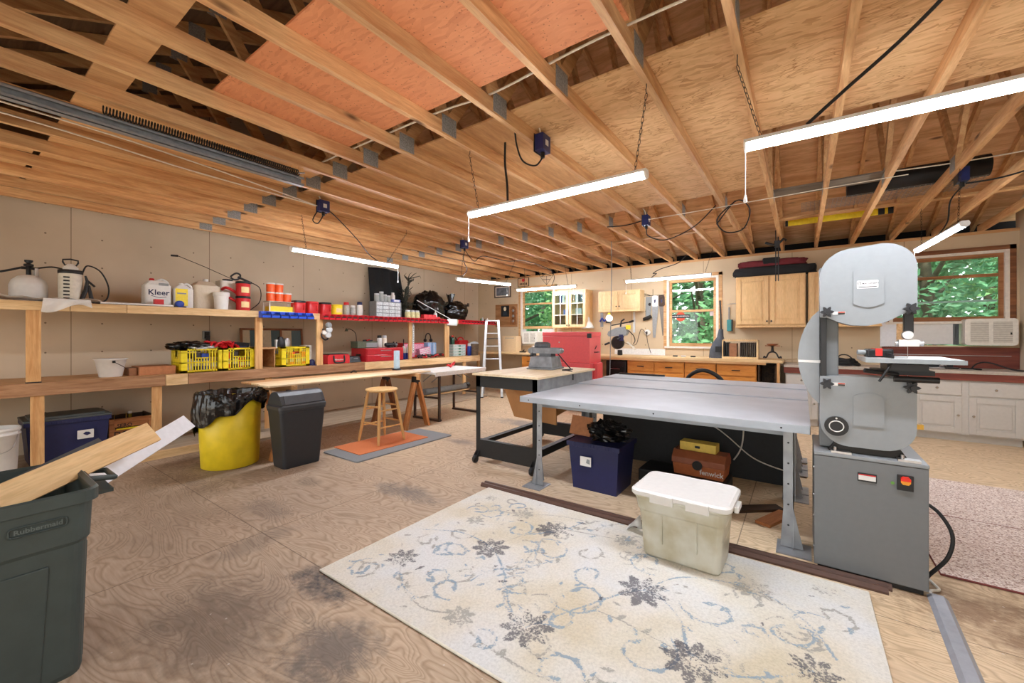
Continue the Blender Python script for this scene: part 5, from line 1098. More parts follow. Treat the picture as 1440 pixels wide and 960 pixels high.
# ---- rolling sander stand
FRM = plain('frame_black', (34, 35, 36), .5, .2); MDF = plain('mdf_brown', (186, 132, 80), .7, var=.08, scale=6); GALV = plain('galvanised', (150, 154, 156), .4, .6, .2, scale=10)
t = thing('rolling_stand', 'black steel rolling stand with plywood top carrying the grey sander', 'stand', (-2.465, 3.99, 0))
a, b, c, d = -.385, .385, -.63, .63
MB(PLK[0]).box(a-.03, c-.03, .922, b+.03, d+.03, .945).build('top_board', t, bev=.002)
for x in (a, b):
    for y in (c, d):
        sx = 1 if x < 0 else -1; sy = 1 if y < 0 else -1
        MB(FRM).box(x, y, .055, x+sx*.055, y+sy*.006, .921).box(x, y, .055, x+sx*.006, y+sy*.055, .921).build('leg', t)
for y, sy in ((c, 1), (d, -1)): MB(FRM).box(a, y-sy*.001, .06, b, y+sy*.006, .24).box(a, y, .232, b, y+sy*.05, .24).build('end_plate', t)
for x, sx in ((a, 1), (b, -1)): MB(FRM).box(x, c, .15, x+sx*.006, d, .22).box(x, c, .213, x+sx*.06, d, .22).build('side_rail', t)
MB(FRM).box(a, c, .80, b, c+.006, .921).build('front_apron', t)
MB(GALV).box(b-.003, c, .80, b+.003, d, .921).box(b-.02, c, .797, b+.003, d, .80).build('side_apron', t)
MB(MDF).prism([(a+.008, .915), (b-.01, .915), (b-.01, .41), (-.16, .44)], 'Y', -.24, -.222).build('divider_panel', t)
MB(MDF).prism([(-.20, .50), (.60, .60), (.60, .915), (-.22, .915)], 'X', b-.035, b-.02).build('side_panel', t)
for x in (a+.03, b-.03):
    for y in (c-.05, d+.05):
        w_ = MB(BLK).lathe([(.02, -.014), (.038, -.014), (.04, 0), (.038, .014), (.02, .014)], (x, y, .0405), 20, axis='X').build('caster', t)
        MB(FRM).prism([(y-.03, .05), (y+.045 if y < 0 else y-.045, .13), (y+.045 if y < 0 else y-.045, .06)], 'X', x-.022, x-.018).prism([(y-.03, .05), (y+.045 if y < 0 else y-.045, .13), (y+.045 if y < 0 else y-.045, .06)], 'X', x+.018, x+.022).build('fork', w_)
SANG = plain('sander_grey', (122, 126, 130), .5, .2, .25, scale=14); SAND = plain('sander_dark', (86, 90, 94), .5, .3, .2)
t = thing('belt_sander', 'grey bench belt and disc sander standing on the plywood topped stand', 'sander', (-2.52, 4.25, .9455), .12)
MB(SANG).taper(0, (-.17, -.17, .17, .19), .02, (-.17, -.17, .17, .19)).taper(.02, (-.155, -.15, .155, .17), .15, (-.14, -.12, .13, .15)).build('sander_base', t, bev=.008)
MB(SANG).box(-.17, -.05, .185, .19, .06, .25).lathe([(.0325, -.05), (.0325, .06)], (.19, 0, .2175), 18, axis='Y').lathe([(.0325, -.05), (.0325, .06)], (-.17, 0, .2175), 18, axis='Y').build('belt_housing', t)
MB(SAND).box(-.19, -.045, .2505, .20, .055, .254).build('sanding_belt', t)
MB(SAND).lathe([(.045, -.10), (.05, -.08), (.05, .06), (.04, .08)], (-.06, .08, .27), 18, axis='X').build('motor', t); MB(SAND).lathe([(.06, 0), (.06, .025)], (-.17, .0, .17), 20, axis='X').build('disc', t)
MB(SAND).box(-.05, -.06, .15, .10, .08, .186).build('pedestal', t); MB(BLK).lathe([(.015, -.03), (.015, .03)], (-.15, -.07, .155), 12, axis='Y').build('knob', t)
MB(BLKR).tube(spline([(.08, .12, .22), (.16, .14, .12), (.28, .10, .01), (.36, -.05, .012), (.30, -.2, .012), (.42, -.22, .0), (.44, -.24, -.09)]), .007, 6).build('power_cord', t)
o = MB(BLKR).tube(spline([(0, 0, .008), (.1, .2, .008), (.05, .4, .008), (.2, .5, .008), (.3, .35, .008)]), .008, 6).build('black_cord', loc=(-2.42, 3.9, .9455)); 
bpy.data.objects.remove(o)
# ---- red tool chest
CHR = plain('chest_red', (214, 84, 88), .35, .1, .04, coat=.2)
t = thing('tool_cabinet', 'tall red steel rolling tool cabinet standing behind the rolling sander stand', 'tool cabinet', (-3.45, 6.76, 0))
MB(CHR).box(-.49, -.25, .08, .49, .25, .86).build('lower_cabinet', t, bev=.006); MB(CHR).box(-.47, -.24, .861, .47, .24, 1.33).build('upper_chest', t, bev=.006)
MB(CHR).box(-.475, -.245, 1.331, .475, .245, 1.405).build('lid', t, bev=.01)
MB(BLK).box(.43, -.26, 1.30, .50, -.22, 1.38).build('lid_corner', t, bev=.004)
MB(DARKM).tube([(.476, -.06, 1.05), (.52, -.06, 1.05), (.52, .06, 1.05), (.476, .06, 1.05)], .009).tube([(.476, -.03, 1.10), (.50, -.03, 1.14), (.476, .03, 1.16)], .007).build('side_handle', t); MB(STEELW).lathe([(.012, -.003), (.012, .003)], (-.12, -.244, 1.22), 12, axis='Y').build('lock', t)
MB(CHR).box(.491, -.12, .30, .56, .12, .86).build('side_shelf', t, bev=.006)
for x in (-.42, .42):
    for y in (-.19, .19): MB(BLK).lathe([(.02, -.018), (.04, -.018), (.04, .018), (.02, .018)], (x, y, .0405), 16, axis='Y').build('caster', t)
# ---- grey band saw
SAW = plain('saw_grey', (136, 140, 142), .42, .05, .03, coat=.1); SAWD = plain('saw_cabinet', (108, 111, 112), .45, .05, .03)
STAR = plain('knob_black', (34, 34, 37), .5)
t = thing('band_saw', 'tall grey band saw on a steel cabinet at the corner of the bench', 'band saw', (.297, 2.945, 0))
MB(SAWD).box(-.237, 0, .03, .237, .475, .66).build('base_cabinet', t, bev=.004)
MB(SAW).box(-.239, -.003, .661, .239, .478, .682).build('cabinet_top', t, bev=.004)
MB(BLK).box(-.22, .02, 0, .22, .455, .029).build('plinth', t)
def lid_shape(o): return [(a-.297, b) for a, b in o]
up = lid_shape([(.088, 1.452), (.12, 1.45), (.17, 1.425), (.23, 1.405), (.30, 1.402), (.37, 1.418), (.43, 1.455), (.47, 1.478), (.497, 1.482)]+[(.497-.14+.14*math.cos(k*PI/16), 1.71+.14*math.sin(k*PI/16)) for k in range(9)]+[(.088+.15+.15*math.cos(PI/2+k*PI/16), 1.69+.148*math.sin(PI/2+k*PI/16)) for k in range(9)])
MB(SAW).prism(up, 'Y', .035, .20).build('upper_cover', t, bev=.012, seg=3)
lo = lid_shape([(.088+.13+.13*math.cos(PI+k*PI/16), .85+.128*math.sin(PI+k*PI/16)) for k in range(9)]+[(.495-.13+.13*math.cos(-PI/2+k*PI/16), .85+.128*math.sin(-PI/2+k*PI/16)) for k in range(9)]+[(.495, 1.115), (.30, 1.118), (.088, 1.112)])
MB(SAW).prism(lo, 'Y', .035, .20).build('lower_cover', t, bev=.012, seg=3)
def emb(z0, z1, curve, ytop):
    if curve > 0: pts = [(-.065, z0+.02)]+[(-.065+.13*k/8, z0+.02-.022*math.sin(PI*k/8)) for k in range(1, 8)]+[(.065, z0+.02), (.065, z1-.015), (.05, z1), (-.05, z1), (-.065, z1-.015)]
    else: pts = [(-.065, z0), (.065, z0), (.065, z1-.025)]+[(.065-.13*k/8, z1-.025+.022*math.sin(PI*k/8)) for k in range(1, 8)]+[(-.065, z1-.025)]
    return [(p[0]+.005, p[1]) for p in pts]
pts = emb(1.505, 1.725, 1, 0); MB(SAW).prism(pts, 'Y', .027, .0355).build('raised_panel', t, bev=.006)
pts = emb(.845, 1.035, -1, 0); MB(SAW).prism(pts, 'Y', .027, .0355).build('raised_panel', t, bev=.006)
m = MB(SAW); m.prism([(-.297+.005+.10*(1-math.cos(k*PI/12))*0+.0, 0) for k in range(0)] or [(-.21, 1.50)]+[(-.21-.105*math.sin(k*PI/14)**.7, 1.50-.56*k/14) for k in range(1, 14)]+[(-.21, .94)], 'Y', .10, .22); m.build('spine_frame', t, bev=.01)
MB(WP).prism([(-.3135, 1.185), (-.205, 1.185), (-.205, 1.20), (-.3135, 1.20)], 'Y', .0985, .10).build('white_stripe', t)
MB(SAWD).box(-.21, .11, .69, -.12, .21, 1.75).build('column', t, bev=.006)
MB(BLK).box(-.205, .045, 1.11, -.178, .10, 1.46).build('blade_guard', t, bev=.002)
MB(BLK).box(.152, .06, 1.36, .19, .10, 1.50).build('guide_post', t, bev=.003)
MB(STEELW).lathe([(.022, -.02), (.026, 0), (.022, .02)], (.165, .06, 1.35), 16, axis='Y').box(.13, .05, 1.29, .21, .11, 1.325).tube([(.12, .08, 1.305), (.23, .08, 1.305)], .014).build('guide_assembly', t)
MB(STEELW).box(.168, .07, 1.12, .1686, .082, 1.50).build('saw_blade', t)
MB(plain('cast_table', (178, 182, 182), .35, .3, .05)).prism(rrect(-.02, -.09, .345, .34, .01), 'Z', 1.205, 1.228).build('saw_table', t, bev=.004)
MB(plain('rail_steel', (140, 146, 150), .35, .5)).box(-.02, -.10, 1.206, .35, -.091, 1.226).build('fence_rail', t)
MB(BLK).box(.03, .06, 1.135, .27, .24, 1.16).box(.08, .02, 1.16, .24, .26, 1.194).tube([(.10, -.02, 1.12), (.27, -.02, 1.12)], .016).tube([(-.02, -.04, 1.16), (.12, .0, 1.14)], .012).build('trunnion', t)
def star(x, z):
    m = MB(STAR); pts = []
    for k in range(24):
        a = 2*PI*k/24; r = .026+.008*math.cos(6*a); pts.append((x+r*math.cos(a), z+r*math.sin(a)))
    m.prism(pts, 'Y', -.005, .02).lathe([(.012, .02), (.012, .036)], (x, 0, z), 12, axis='Y')
    m.lathe([(.009, -.008), (.009, -.004)], (x, 0, z), 12, axis='Y'); m.build('star_knob', t, bev=.003)
for x, z in ((-.178, 1.482), (.172, 1.488), (-.178, 1.072), (.175, 1.075)): star(x, z)
s = MB(WP).prism(rrect(-.045, 1.608, .045, 1.652, .004), 'Y', .0255, .0268).build('maker_label', t)
MB(plain('print_dark', (40, 30, 40), .6)).text('MACHINERY', .0125, (.012, .0252, 1.634), (1, 0, 0), (0, 0, 1), .0002, True).box(-.038, .0250, 1.614, .038, .0253, 1.618).tube([(-.034+.007*math.cos(k*PI/8), .0254, 1.637+.007*math.sin(k*PI/8)) for k in range(16)], .0012, 4, closed=True).build('label_print', s)
for z in (1.475, 1.07):
    s = MB(WP).box(-.152, .0335, z-.009, -.095, .0345, z+.009).build('warning_label', t); MB(plain('warn_red', (180, 70, 50), .5)).box(-.127, .0328, z+.001, -.096, .0334, z+.008).use(DARKM).box(-.127, .0328, z-.008, -.096, .0334, z).build('label_print', s)
s = MB(BLK).lathe([(.052, -.012), (.055, 0), (.055, .012)], (-.135, .03, .832), 28, axis='Y').build('dust_window', t); MB(WP).tube([(-.135+.032*math.cos(k*PI/12), .017, .832+.030*math.sin(k*PI/12)) for k in range(24)], .003, 5, closed=True).build('window_ring', s); MB(STEELW).lathe([(.005, -.003), (.005, .003)], (-.135, .017, .877), 8, axis='Y').build('window_screw', s)
MB(DARKM).prism([(-.17, .683), (.17, .683), (.14, .73), (-.14, .73)], 'Y', .06, .19).build('mount_foot', t)
for x in (-.16, .12): MB(STEELW).box(x, -.0, .683, x+.09, .05, .695).tube([(x+.02, .02, .695), (x+.02, .02, .715)], .008).build('hinge_bracket', t)
s = MB(BLK).box(-.045, -.0045, .548, .035, -.0035, .595).build('rating_plate', t); MB(WP).box(-.041, -.0055, .556, .031, -.0048, .582).build('plate_face', s); MB(REDP).box(-.041, -.006, .582, .031, -.0052, .588).build('plate_band', s)
s = MB(BLK).box(.115, -.012, .535, .178, -.003, .615).build('switch_plate', t, bev=.002); MB(plain('switch_red', (226, 40, 24), .35)).prism([(.128, .588), (.166, .588), (.166, .60), (.158, .61), (.136, .61), (.128, .60)], 'Y', -.028, -.0121).build('stop_paddle', s); MB(plain('switch_yellow', (244, 168, 40), .4)).prism([(.128, .5875), (.166, .5875), (.166, .578), (.158, .568), (.136, .568), (.128, .578)], 'Y', -.022, -.0121).build('start_paddle', s)
MB(plain('green_mark', (96, 150, 60), .5)).lathe([(.008, -.001), (.008, .001)], (.098, -.0035, .565), 12, axis='Y').build('green_sticker', t)
MB(BLKR).tube(spline([(.238, .10, .46), (.29, .08, .42), (.33, .05, .33), (.31, .03, .22), (.25, .06, .10), (.242, .10, .05)]), .009, 8).build('power_cord', t)
MB(plain('yellow_lever', (240, 186, 60), .4)).box(.20, .10, .845, .235, .14, .87).build('lever_tip', t)
for z in (.12, .3, .42, .58): MB(STEELW).lathe([(.006, -.004), (.006, .0)], (-.237, .03, z), 8, axis='X').build('side_bolt', t)
t = thing('cordless_driver', 'small red and black power tool lying on the band saw table', 'power tool', (.345, 3.02, 1.2285), .2)
MB(BLK).box(-.055, -.03, 0, .06, .03, .045).build('tool_body', t, bev=.008); MB(plain('tool_red_bright', (220, 50, 44), .4)).box(-.02, -.032, .008, .01, .032, .048).build('red_band', t); MB(GRYP).tube([(-.055, 0, .025), (-.09, 0, .025)], .014).build('chuck', t)
MB(BLKR).tube(spline([(.03, -.03, .02), (.02, -.13, .01), (-.01, -.165, -.05), (-.05, -.17, -.12)]), .006, 6).build('tool_cord', t)
t = thing('cord_cover', 'flat grey floor cable cover running from the band saw cabinet toward the viewer', 'cable cover', (.57, 2.98, 0.0005), -.0)
MB(plain('cover_grey', (142, 144, 150), .5)).prism([(-.04, 0), (.04, 0), (.022, .016), (-.022, .016)], 'Y', -1.95, .0).build('cover_strip', t, rz=0); t.rotation_euler.z = -.045
o = MB(CORDW).tube(spline([(.0, .14, .04), (.03, .10, .02), (.045, .05, .012), (.01, .01, .016), (0, -.02, .02)]), .007, 6).build('white_cable', loc=(.545, 3.0, 0)); tag(o, 'short white cable entering the grey floor cable cover', 'cable')
CPT, nt, b = new_mat('speckled_carpet'); v = coords(nt); n = N(nt, 'TexVoronoi', Scale=130.0); L(nt, v, n.inputs['Vector']); n2 = N(nt, 'TexNoise', Scale=60.0, Detail=3.0); L(nt, v, n2.inputs['Vector']); se = N(nt, 'SeparateColor'); L(nt, n.outputs['Color'], se.inputs[0])
r = ramp(nt, [(.06, (150, 122, 112)), (.25, (196, 174, 162)), (.6, (220, 204, 194)), (.95, (236, 226, 218))], se.outputs[0]); L(nt, r.outputs[0], b.inputs['Base Color']); b.inputs['Roughness'].default_value = .95; bump(nt, b, n2.outputs[0], .5, .008)
CED = plain('carpet_edge', (124, 62, 58), .9)
for y0, y1, lb in ((3.27, 4.325, 'speckled pinkish carpet piece on the floor, nearer the viewer beside the band saw'), (4.335, 5.40, 'speckled pinkish carpet piece on the floor, the one nearer the white cabinets')):
    t = thing('carpet_piece', lb, 'carpet', (1.44, (y0+y1)/2, 0), 0, 'pinkish carpet pieces'); hh = (y1-y0)/2
    MB(CPT).grid(lambda u, w_: (-.80+1.6*u, -hh+2*hh*w_, .012+.002*mnoise.noise(Vector((u*8, w_*6, y0)))), 40, 30).build('pile', t); MB(CED).tube([(-.80, -hh, .006), (.80, -hh, .006), (.80, hh, .006), (-.80, hh, .006)], .006, 6, closed=True).build('bound_edge', t); MB(CED).box(-.80, -hh, .0005, .80, hh, .005).build('backing', t)
# ================================================================ WINDOWS (structure)
TRIMW = wood('window_pine', (214, 172, 120), (180, 130, 82), 'X', knots=.1); TRIMD = wood('window_brown', (150, 98, 62), (112, 70, 44), 'X', knots=0); LINER = plain('jamb_white', (224, 216, 202), .5)
GL, nt, b = new_mat('window_glass'); out = nt.nodes['Material Output']
tr_ = N(nt, 'BsdfTransparent'); tr_.inputs[0].default_value = (.86, .95, .92, 1); gl_ = N(nt, 'BsdfGlossy'); gl_.inputs['Roughness'].default_value = .03
fr = N(nt, 'Fresnel'); fr.inputs[0].default_value = 1.5; ms = N(nt, 'MixShader'); L(nt, math_(nt, 'MULTIPLY', fr.outputs[0], 1.3), ms.inputs[0]); L(nt, tr_.outputs[0], ms.inputs[1]); L(nt, gl_.outputs[0], ms.inputs[2]); L(nt, ms.outputs[0], out.inputs[0])
def window(n, x0, x1, z0, z1, rails, dark=False, z_case=None):
    """rails: heights of horizontal sash bars. Casing on the room side, liner, sash, glass"""
    r = bpy.data.objects.new('window_%d' % n, None); COL.objects.link(r); r['kind'] = 'structure'; r.location = ((x0+x1)/2, YB, 0); a = (x1-x0)/2
    zc = z_case or z0; mt = TRIMD if dark else TRIMW
    MB(mt).box(-a-.07, -.018, zc-.05, -a-.012, 0, z1+.07).box(a+.012, -.018, zc-.05, a+.07, 0, z1+.07).box(-a-.07, -.018, z1+.012, a+.07, 0, z1+.07).build('casing', r, bev=.002)
    MB(LINER).box(-a-.012, -.02, zc-.03, -a+.03, .10, z1+.012).box(a-.03, -.02, zc-.03, a+.012, .10, z1+.012).box(-a+.03, -.02, z1-.025, a-.03, .10, z1+.012).box(-a-.05, -.035, zc-.035, a+.05, .10, zc).build('jamb_liner', r, bev=.002)
    m = MB(TRIMW if not dark else wood('sash_brown', (176, 122, 78), (140, 92, 56), 'X', knots=0)); m.box(-a+.03, .02, z0, -a+.075, .05, z1-.025).box(a-.075, .02, z0, a-.03, .05, z1-.025).box(-a+.075, .02, z1-.075, a-.075, .05, z1-.025).box(-a+.075, .02, z0, a-.075, .05, z0+.06)
    for z in rails: m.box(-a+.075, .01, z-.02, a-.075, .055, z+.02)
    m.build('sash', r)
    MB(GL).box(-a+.06, .034, z0+.03, a-.06, .038, z1-.05).build('pane', r)
    return r
w1 = window(1, -5.46, -4.56, 1.50, 2.43, (2.08,), z_case=1.14)
w2 = window(2, -2.09, -1.22, 1.14, 2.41, (1.80,))
w3 = window(3, 1.06, 2.20, 1.54, 2.46, (2.15,), dark=True, z_case=1.54)
MB(LGREY).box(-.49, .06, 1.80, .49, .075, 1.825).build('storm_rail', w3)
MB(DARKM).box(-.5, .0, 2.06, -.38, .012, 2.10).build('sash_lock', w3); MB(DARKM).box(-.05, .0, 1.825, .05, .01, 1.835).build('sash_lock', w2)
# decals stuck to the glass
t = thing('bar_shield_decal', 'black and orange bar and shield motorcycle decal on the middle window glass', 'decal', (-1.86, YB+.0325, 1.70))
MB(plain('decal_orange', (206, 74, 40), .5)).prism([(.085*math.cos(k*PI/10), .088*math.sin(k*PI/10)-.002) for k in range(20)], 'Y', -.0012, .0008).build('shield', t)
MB(BLK).box(-.17, -.0022, -.03, .17, -.0013, .035).build('bar', t); MB(WP).text('HARLEY-DAVIDSON', .034, (0, -.0024, .003), (1, 0, 0), (0, 0, 1), .0003, True).build('lettering', t)
t = thing('paper_notice', 'small pale notice in the upper corner of the lower middle window sash', 'notice', (-1.32, YB+.0325, 1.74)); MB(plain('notice_pink', (206, 190, 190), .6)).box(-.04, -.001, -.04, .04, .0, .04).build('notice_sheet', t)
# ================================================================ BACK WALL CABINETS AND COUNTERS
OAK = wood('orange_maple', (216, 146, 66), (200, 126, 52), 'X', knots=0, rough=.4, grain=.6); MAP = wood('maple', (226, 188, 134), (216, 174, 118), 'Z', knots=0, rough=.4, grain=.6); MAPL = wood('maple_light', (236, 206, 156), (226, 192, 140), 'Z', knots=0, rough=.4, grain=.6)
GRYC = plain('painted_cabinet', (196, 192, 184), .5, var=.03); KNOB = plain('dark_knob', (38, 30, 26), .4, .4)
def panel_door(t, mat, x0, x1, z0, z1, y, knob=None, km=None, nm='door', panel=True):
    d = MB(mat); f = .065 if (z1-z0) > .25 else .0
    if not (panel and f): d.box(x0, y-.018, z0, x1, y, z1)
    if panel and f:
        d.box(x0, y-.018, z0, x0+f, y, z1).box(x1-f, y-.018, z0, x1, y, z1).box(x0+f, y-.018, z0, x1-f, y, z0+f).box(x0+f, y-.018, z1-f, x1-f, y, z1).box(x0+f, y-.007, z0+f, x1-f, y, z1-f).box(x0+f+.025, y-.015, z0+f+.025, x1-f-.025, y-.007, z1-f-.025)
    o = d.build(nm, t, bev=.003)
    if knob: MB(km or KNOB).lathe([(.006, 0), (.006, .014), (.014, .02), (.012, .028)], (knob[0], y-.0185, knob[1]), 12, axis='Y').build('knob', o)
    return o
# lathe along Y grows toward -y
def wall_cab(label, x0, x1, z0, z1, doors, mat, depth=.32, knobs_low=True, group=None):
    t = thing('wall_cabinet', label, 'cabinet', ((x0+x1)/2, YB-depth/2, z0), 0, group); a = (x1-x0)/2; d2 = depth/2; h_ = z1-z0
    MB(mat).box(-a, -d2, 0, a, d2-.001, h_).build('carcass', t, bev=.002)
    w_ = 2*a/doors
    for i in range(doors):
        kx = (-a+w_*(i+1)-.03) if i % 2 == 0 else (-a+w_*i+.03)
        panel_door(t, mat, -a+w_*i+.012, -a+w_*(i+1)-.012, .025, h_-.02, -d2-.001, (kx, .075))
    MB(mat).box(-a-.005, -d2-.012, -.025, a+.005, d2-.001, -.001).build('bottom_rail', t, bev=.002)
    return t
wall_cab('maple wall cabinet with two doors under the red and black cloth bundle', -.90, .052, 1.50, 2.315, 2, MAP)
wall_cab('maple wall cabinet partly hidden behind the top of the band saw', .085, .93, 1.50, 2.315, 2, MAP)
wall_cab('short maple wall cabinet with two doors and dark knobs above the mitre saw', -3.37, -2.53, 1.84, 2.23, 2, MAPL, .30)
t = thing('glass_cabinet', 'maple wall cabinet with two glass doors in white glazing bars', 'cabinet', (-4.03, YB-.16, 1.50)); a = .40; h_ = .80
MB(MAPL).box(-a, -.16, 0, -a+.018, .159, h_).box(a-.018, -.16, 0, a, .159, h_).box(-a+.018, -.16, 0, a-.018, .159, .018).box(-a+.018, -.16, h_-.018, a-.018, .159, h_).box(-a+.018, .15, .018, a-.018, .159, h_-.018).build('carcass', t)
for z in (.27, .53): MB(MAPL).box(-a+.018, -.13, z, a-.018, .15, z+.016).build('shelf', t)
for s in (-1, 1):
    x0, x1 = (-a+.008, -.006) if s < 0 else (.006, a-.008); y = -.161
    d = MB(MAPL).box(x0, y-.018, .015, x0+.06, y, h_-.012).box(x1-.06, y-.018, .015, x1, y, h_-.012).box(x0+.06, y-.018, .015, x1-.06, y, .075).box(x0+.06, y-.018, h_-.072, x1-.06, y, h_-.012).build('door', t, bev=.002)
    m = MB(LINER); xm = (x0+x1)/2; m.box(xm-.007, y-.014, .075, xm+.007, y-.004, h_-.072)
    for z in (.28, .52): m.box(x0+.06, y-.014, z-.006, xm-.007, y-.004, z+.006).box(xm+.007, y-.014, z-.006, x1-.06, y-.004, z+.006)
    m.build('glazing_bars', d); MB(GL).box(x0+.055, y-.003, .07, x1-.055, y-.001, h_-.067).build('glass', d)
    MB(KNOB).lathe([(.006, 0), (.006, .014), (.014, .02), (.012, .028)], ((x1-.02) if s < 0 else (x0+.02), y-.0185, .06), 12, axis='Y').build('knob', d)
random.seed(31)
for i, (x, z, w_, hh, mt, lb) in enumerate(((-.28, .546, .05, .19, BLBX, 'slim blue box on the top shelf of the glass door cabinet'), (-.20, .546, .07, .20, WP, 'white box on the top shelf of the glass door cabinet, first door'), (-.10, .546, .04, .17, GRYP, 'thin grey box on the top shelf of the glass door cabinet'), (.12, .546, .08, .2, LGREY, 'pale box on the top shelf of the glass door cabinet, second door'), (.25, .546, .1, .16, plain('slate', (96, 106, 122), .5), 'slate box on the top shelf of the glass door cabinet'), (-.15, .286, .10, .12, BLBX, 'violet blue box on the middle shelf of the glass door cabinet'), (.16, .286, .14, .14, LGREY, 'wide pale box on the middle shelf of the glass door cabinet'), (-.14, .0185, .12, .10, plain('rust_box', (120, 84, 60), .6), 'rust brown box at the bottom of the glass door cabinet'), (.2, .0185, .16, .2, plain('tan_box', (176, 136, 104), .6), 'tan box at the bottom of the glass door cabinet'))):
    o = MB(mt).box(-w_/2, -.06, 0, w_/2, .06, hh).build('small_box', loc=(-4.03+x, YB-.13, 1.5+z), bev=.003); tag(o, lb, 'box', 'boxes behind the cabinet glass')
# wooden counter and orange base cabinets
CZ = .96; CT_ = wood('counter_ply', (236, 206, 158), (216, 178, 126), 'X', knots=.1)
t = thing('wood_countertop', 'long pale plywood counter along the back wall under the middle window', 'worktop', (-3.45, 7.78, 0))
MB(CT_).box(-2.9, -.33, CZ-.04, 3.22, .318, CZ).build('counter_board', t, bev=.002)
MB(PINEX).box(-.6, -.33, CZ-.075, 3.0, -.31, CZ-.0405).build('front_batten', t)
MB(PINEZ).box(3.14, -.32, 0, 3.18, -.24, CZ-.0405).build('end_post', t); MB(PINEZ).box(-2.86, -.32, 0, -2.82, -.24, CZ-.0405).build('end_post', t)
def base_cab(label, x0, x1, mat, cols, z1, y0=7.50, km=None, drawers=True, toe=.09, pull=True, group=None):
    t = thing('base_cabinet', label, 'cabinet', ((x0+x1)/2, 7.79, 0), 0, group); a = (x1-x0)/2; yf = y0-7.79
    MB(mat).box(-a, yf, toe, a, .30, z1).box(-a+.0, yf+.06, 0, a, .30, toe).build('carcass', t)
    for i, (u0, u1) in enumerate(cols):
        p0, p1 = -a+2*a*u0+.012, -a+2*a*u1-.012
        d = MB(mat).box(p0, yf-.018, z1-.185, p1, yf-.001, z1-.02).build('drawer', t, bev=.003); xm = (p0+p1)/2
        if pull: MB(KNOB).box(xm-.06, yf-.035, z1-.108, xm+.06, yf-.0185, z1-.094).build('pull', d)
        else: MB(km).lathe([(.006, 0), (.006, .012), (.015, .018), (.010, .026)], (xm, yf-.0185, z1-.10), 12, axis='Y').build('knob', d)
        kx = p1-.035 if i % 2 == 0 else p0+.035
        panel_door(t, mat, p0, p1, toe+.02, z1-.21, yf-.001, (kx, (z1-.1)*.50) , km or KNOB)
    return t
base_cab('wide orange wood base cabinet beside the black gap under the counter', -2.66, -1.66, OAK, ((0, .5), (.5, 1)), CZ-.08)
base_cab('narrow orange wood base cabinet in the middle of the back counter', -1.65, -1.16, OAK, ((0, 1),), CZ-.08)
base_cab('orange wood base cabinet next to the open cubby under the counter', -1.15, -.58, OAK, ((0, 1),), CZ-.08)
base_cab('orange wood base cabinet at the far corner end of the counter by the ladder', -5.04, -4.2, OAK, ((0, .5), (.5, 1)), CZ-.08)
t = thing('cubby_box', 'dark open wooden cubby under the end of the pale counter', 'cubby', (-.44, 7.80, 0)); MB(DKW).box(-.12, -.28, .0, -.10, .28, .87).box(.10, -.28, 0, .12, .28, .87).box(-.1, -.28, .44, .1, .28, .46).box(-.10, .26, 0, .10, .28, .87).build('cubby_shell', t)
t = thing('black_machine', 'black machine stored in the gap under the counter beside the red cabinet', 'machine', (-2.90, 7.78, 0)); MB(BLK).box(-.20, -.24, 0, .20, .25, .86).build('machine_body', t, bev=.01); MB(DARKM).box(-.16, -.246, .45, .16, -.24, .75).build('front_panel', t); MB(STEELW).box(-.10, -.262, .70, .08, -.246, .715).box(.06, -.262, .52, .10, -.246, .62).build('chrome_lever', t)
# painted cabinets and laminate counter on the right
LAM = plain('laminate_grey', (178, 168, 154), .5, var=.1, scale=50); REDF = wood('red_stain', (142, 78, 62), (112, 56, 46), 'X', knots=0); GZ = .905
t = thing('laminate_countertop', 'grey laminate counter with red stained front rail under the right window', 'worktop', (1.02, 7.79, 0))
MB(LAM).box(-1.24, -.335, GZ-.04, 1.275, .309, GZ).build('counter_slab', t, bev=.003); MB(REDF).box(-1.24, -.325, GZ-.125, 1.275, -.30, GZ-.041).build('front_rail', t); MB(REDF).box(-.05, .29, GZ+.001, 1.275, .305, GZ+.28).build('backsplash', t); MB(STEELW).box(.0, .27, GZ+.165, 1.2, .289, GZ+.172).build('steel_strip', t)
WK = plain('chrome_knob', (206, 204, 198), .2, 1)
base_cab('grey white painted base cabinet at the right end under the air conditioner', 1.19, 2.17, GRYC, ((0, .48), (.52, 1)), GZ-.13, km=WK, pull=False)
base_cab('grey white painted base cabinet mostly hidden behind the band saw', .21, 1.18, GRYC, ((0, .48), (.52, 1)), GZ-.13, km=WK, pull=False)
base_cab('narrow grey white painted base cabinet seen left of the band saw', -.20, .20, GRYC, ((0, 1),), GZ-.13, km=WK, pull=False)
# ================================================================ ON THE BACK COUNTERS AND WALL
c1 = CZ+.001; g1 = GZ+.001
ACW = plain('ac_white', (222, 218, 206), .45); ACG = plain('ac_grille', (186, 180, 166), .5)
def ac(label, x0, x1, z0, z1, y, split=True):
    t = thing('air_conditioner', label, 'air conditioner', ((x0+x1)/2, y, z0)); a = (x1-x0)/2; h_ = z1-z0
    MB(ACW).prism(rrect(-a, 0, a, h_, .04), 'Y', -.16, .13).build('ac_body', t, bev=.012)
    for s in (-1, 1):
        u0, u1 = (-a+.05, -.02) if s < 0 else (.02, a-.05); m = MB(ACG); m.box(u0, -.166, .04, u1, -.161, h_-.04); g = m.build('grille', t)
        m = MB(ACW)
        for k in range(10): z = .05+(h_-.1)*k/9; m.box(u0, -.170, z-.003, u1, -.1665, z+.003)
        m.build('louvers', g)
    MB(DARKM).box(a-.07, -.172, h_*.4, a-.055, -.1705, h_*.48).build('dial', t)
    return t
ac('white window air conditioner at the right end above the red backsplash', 1.775, 2.24, 1.215, 1.565, 8.08)
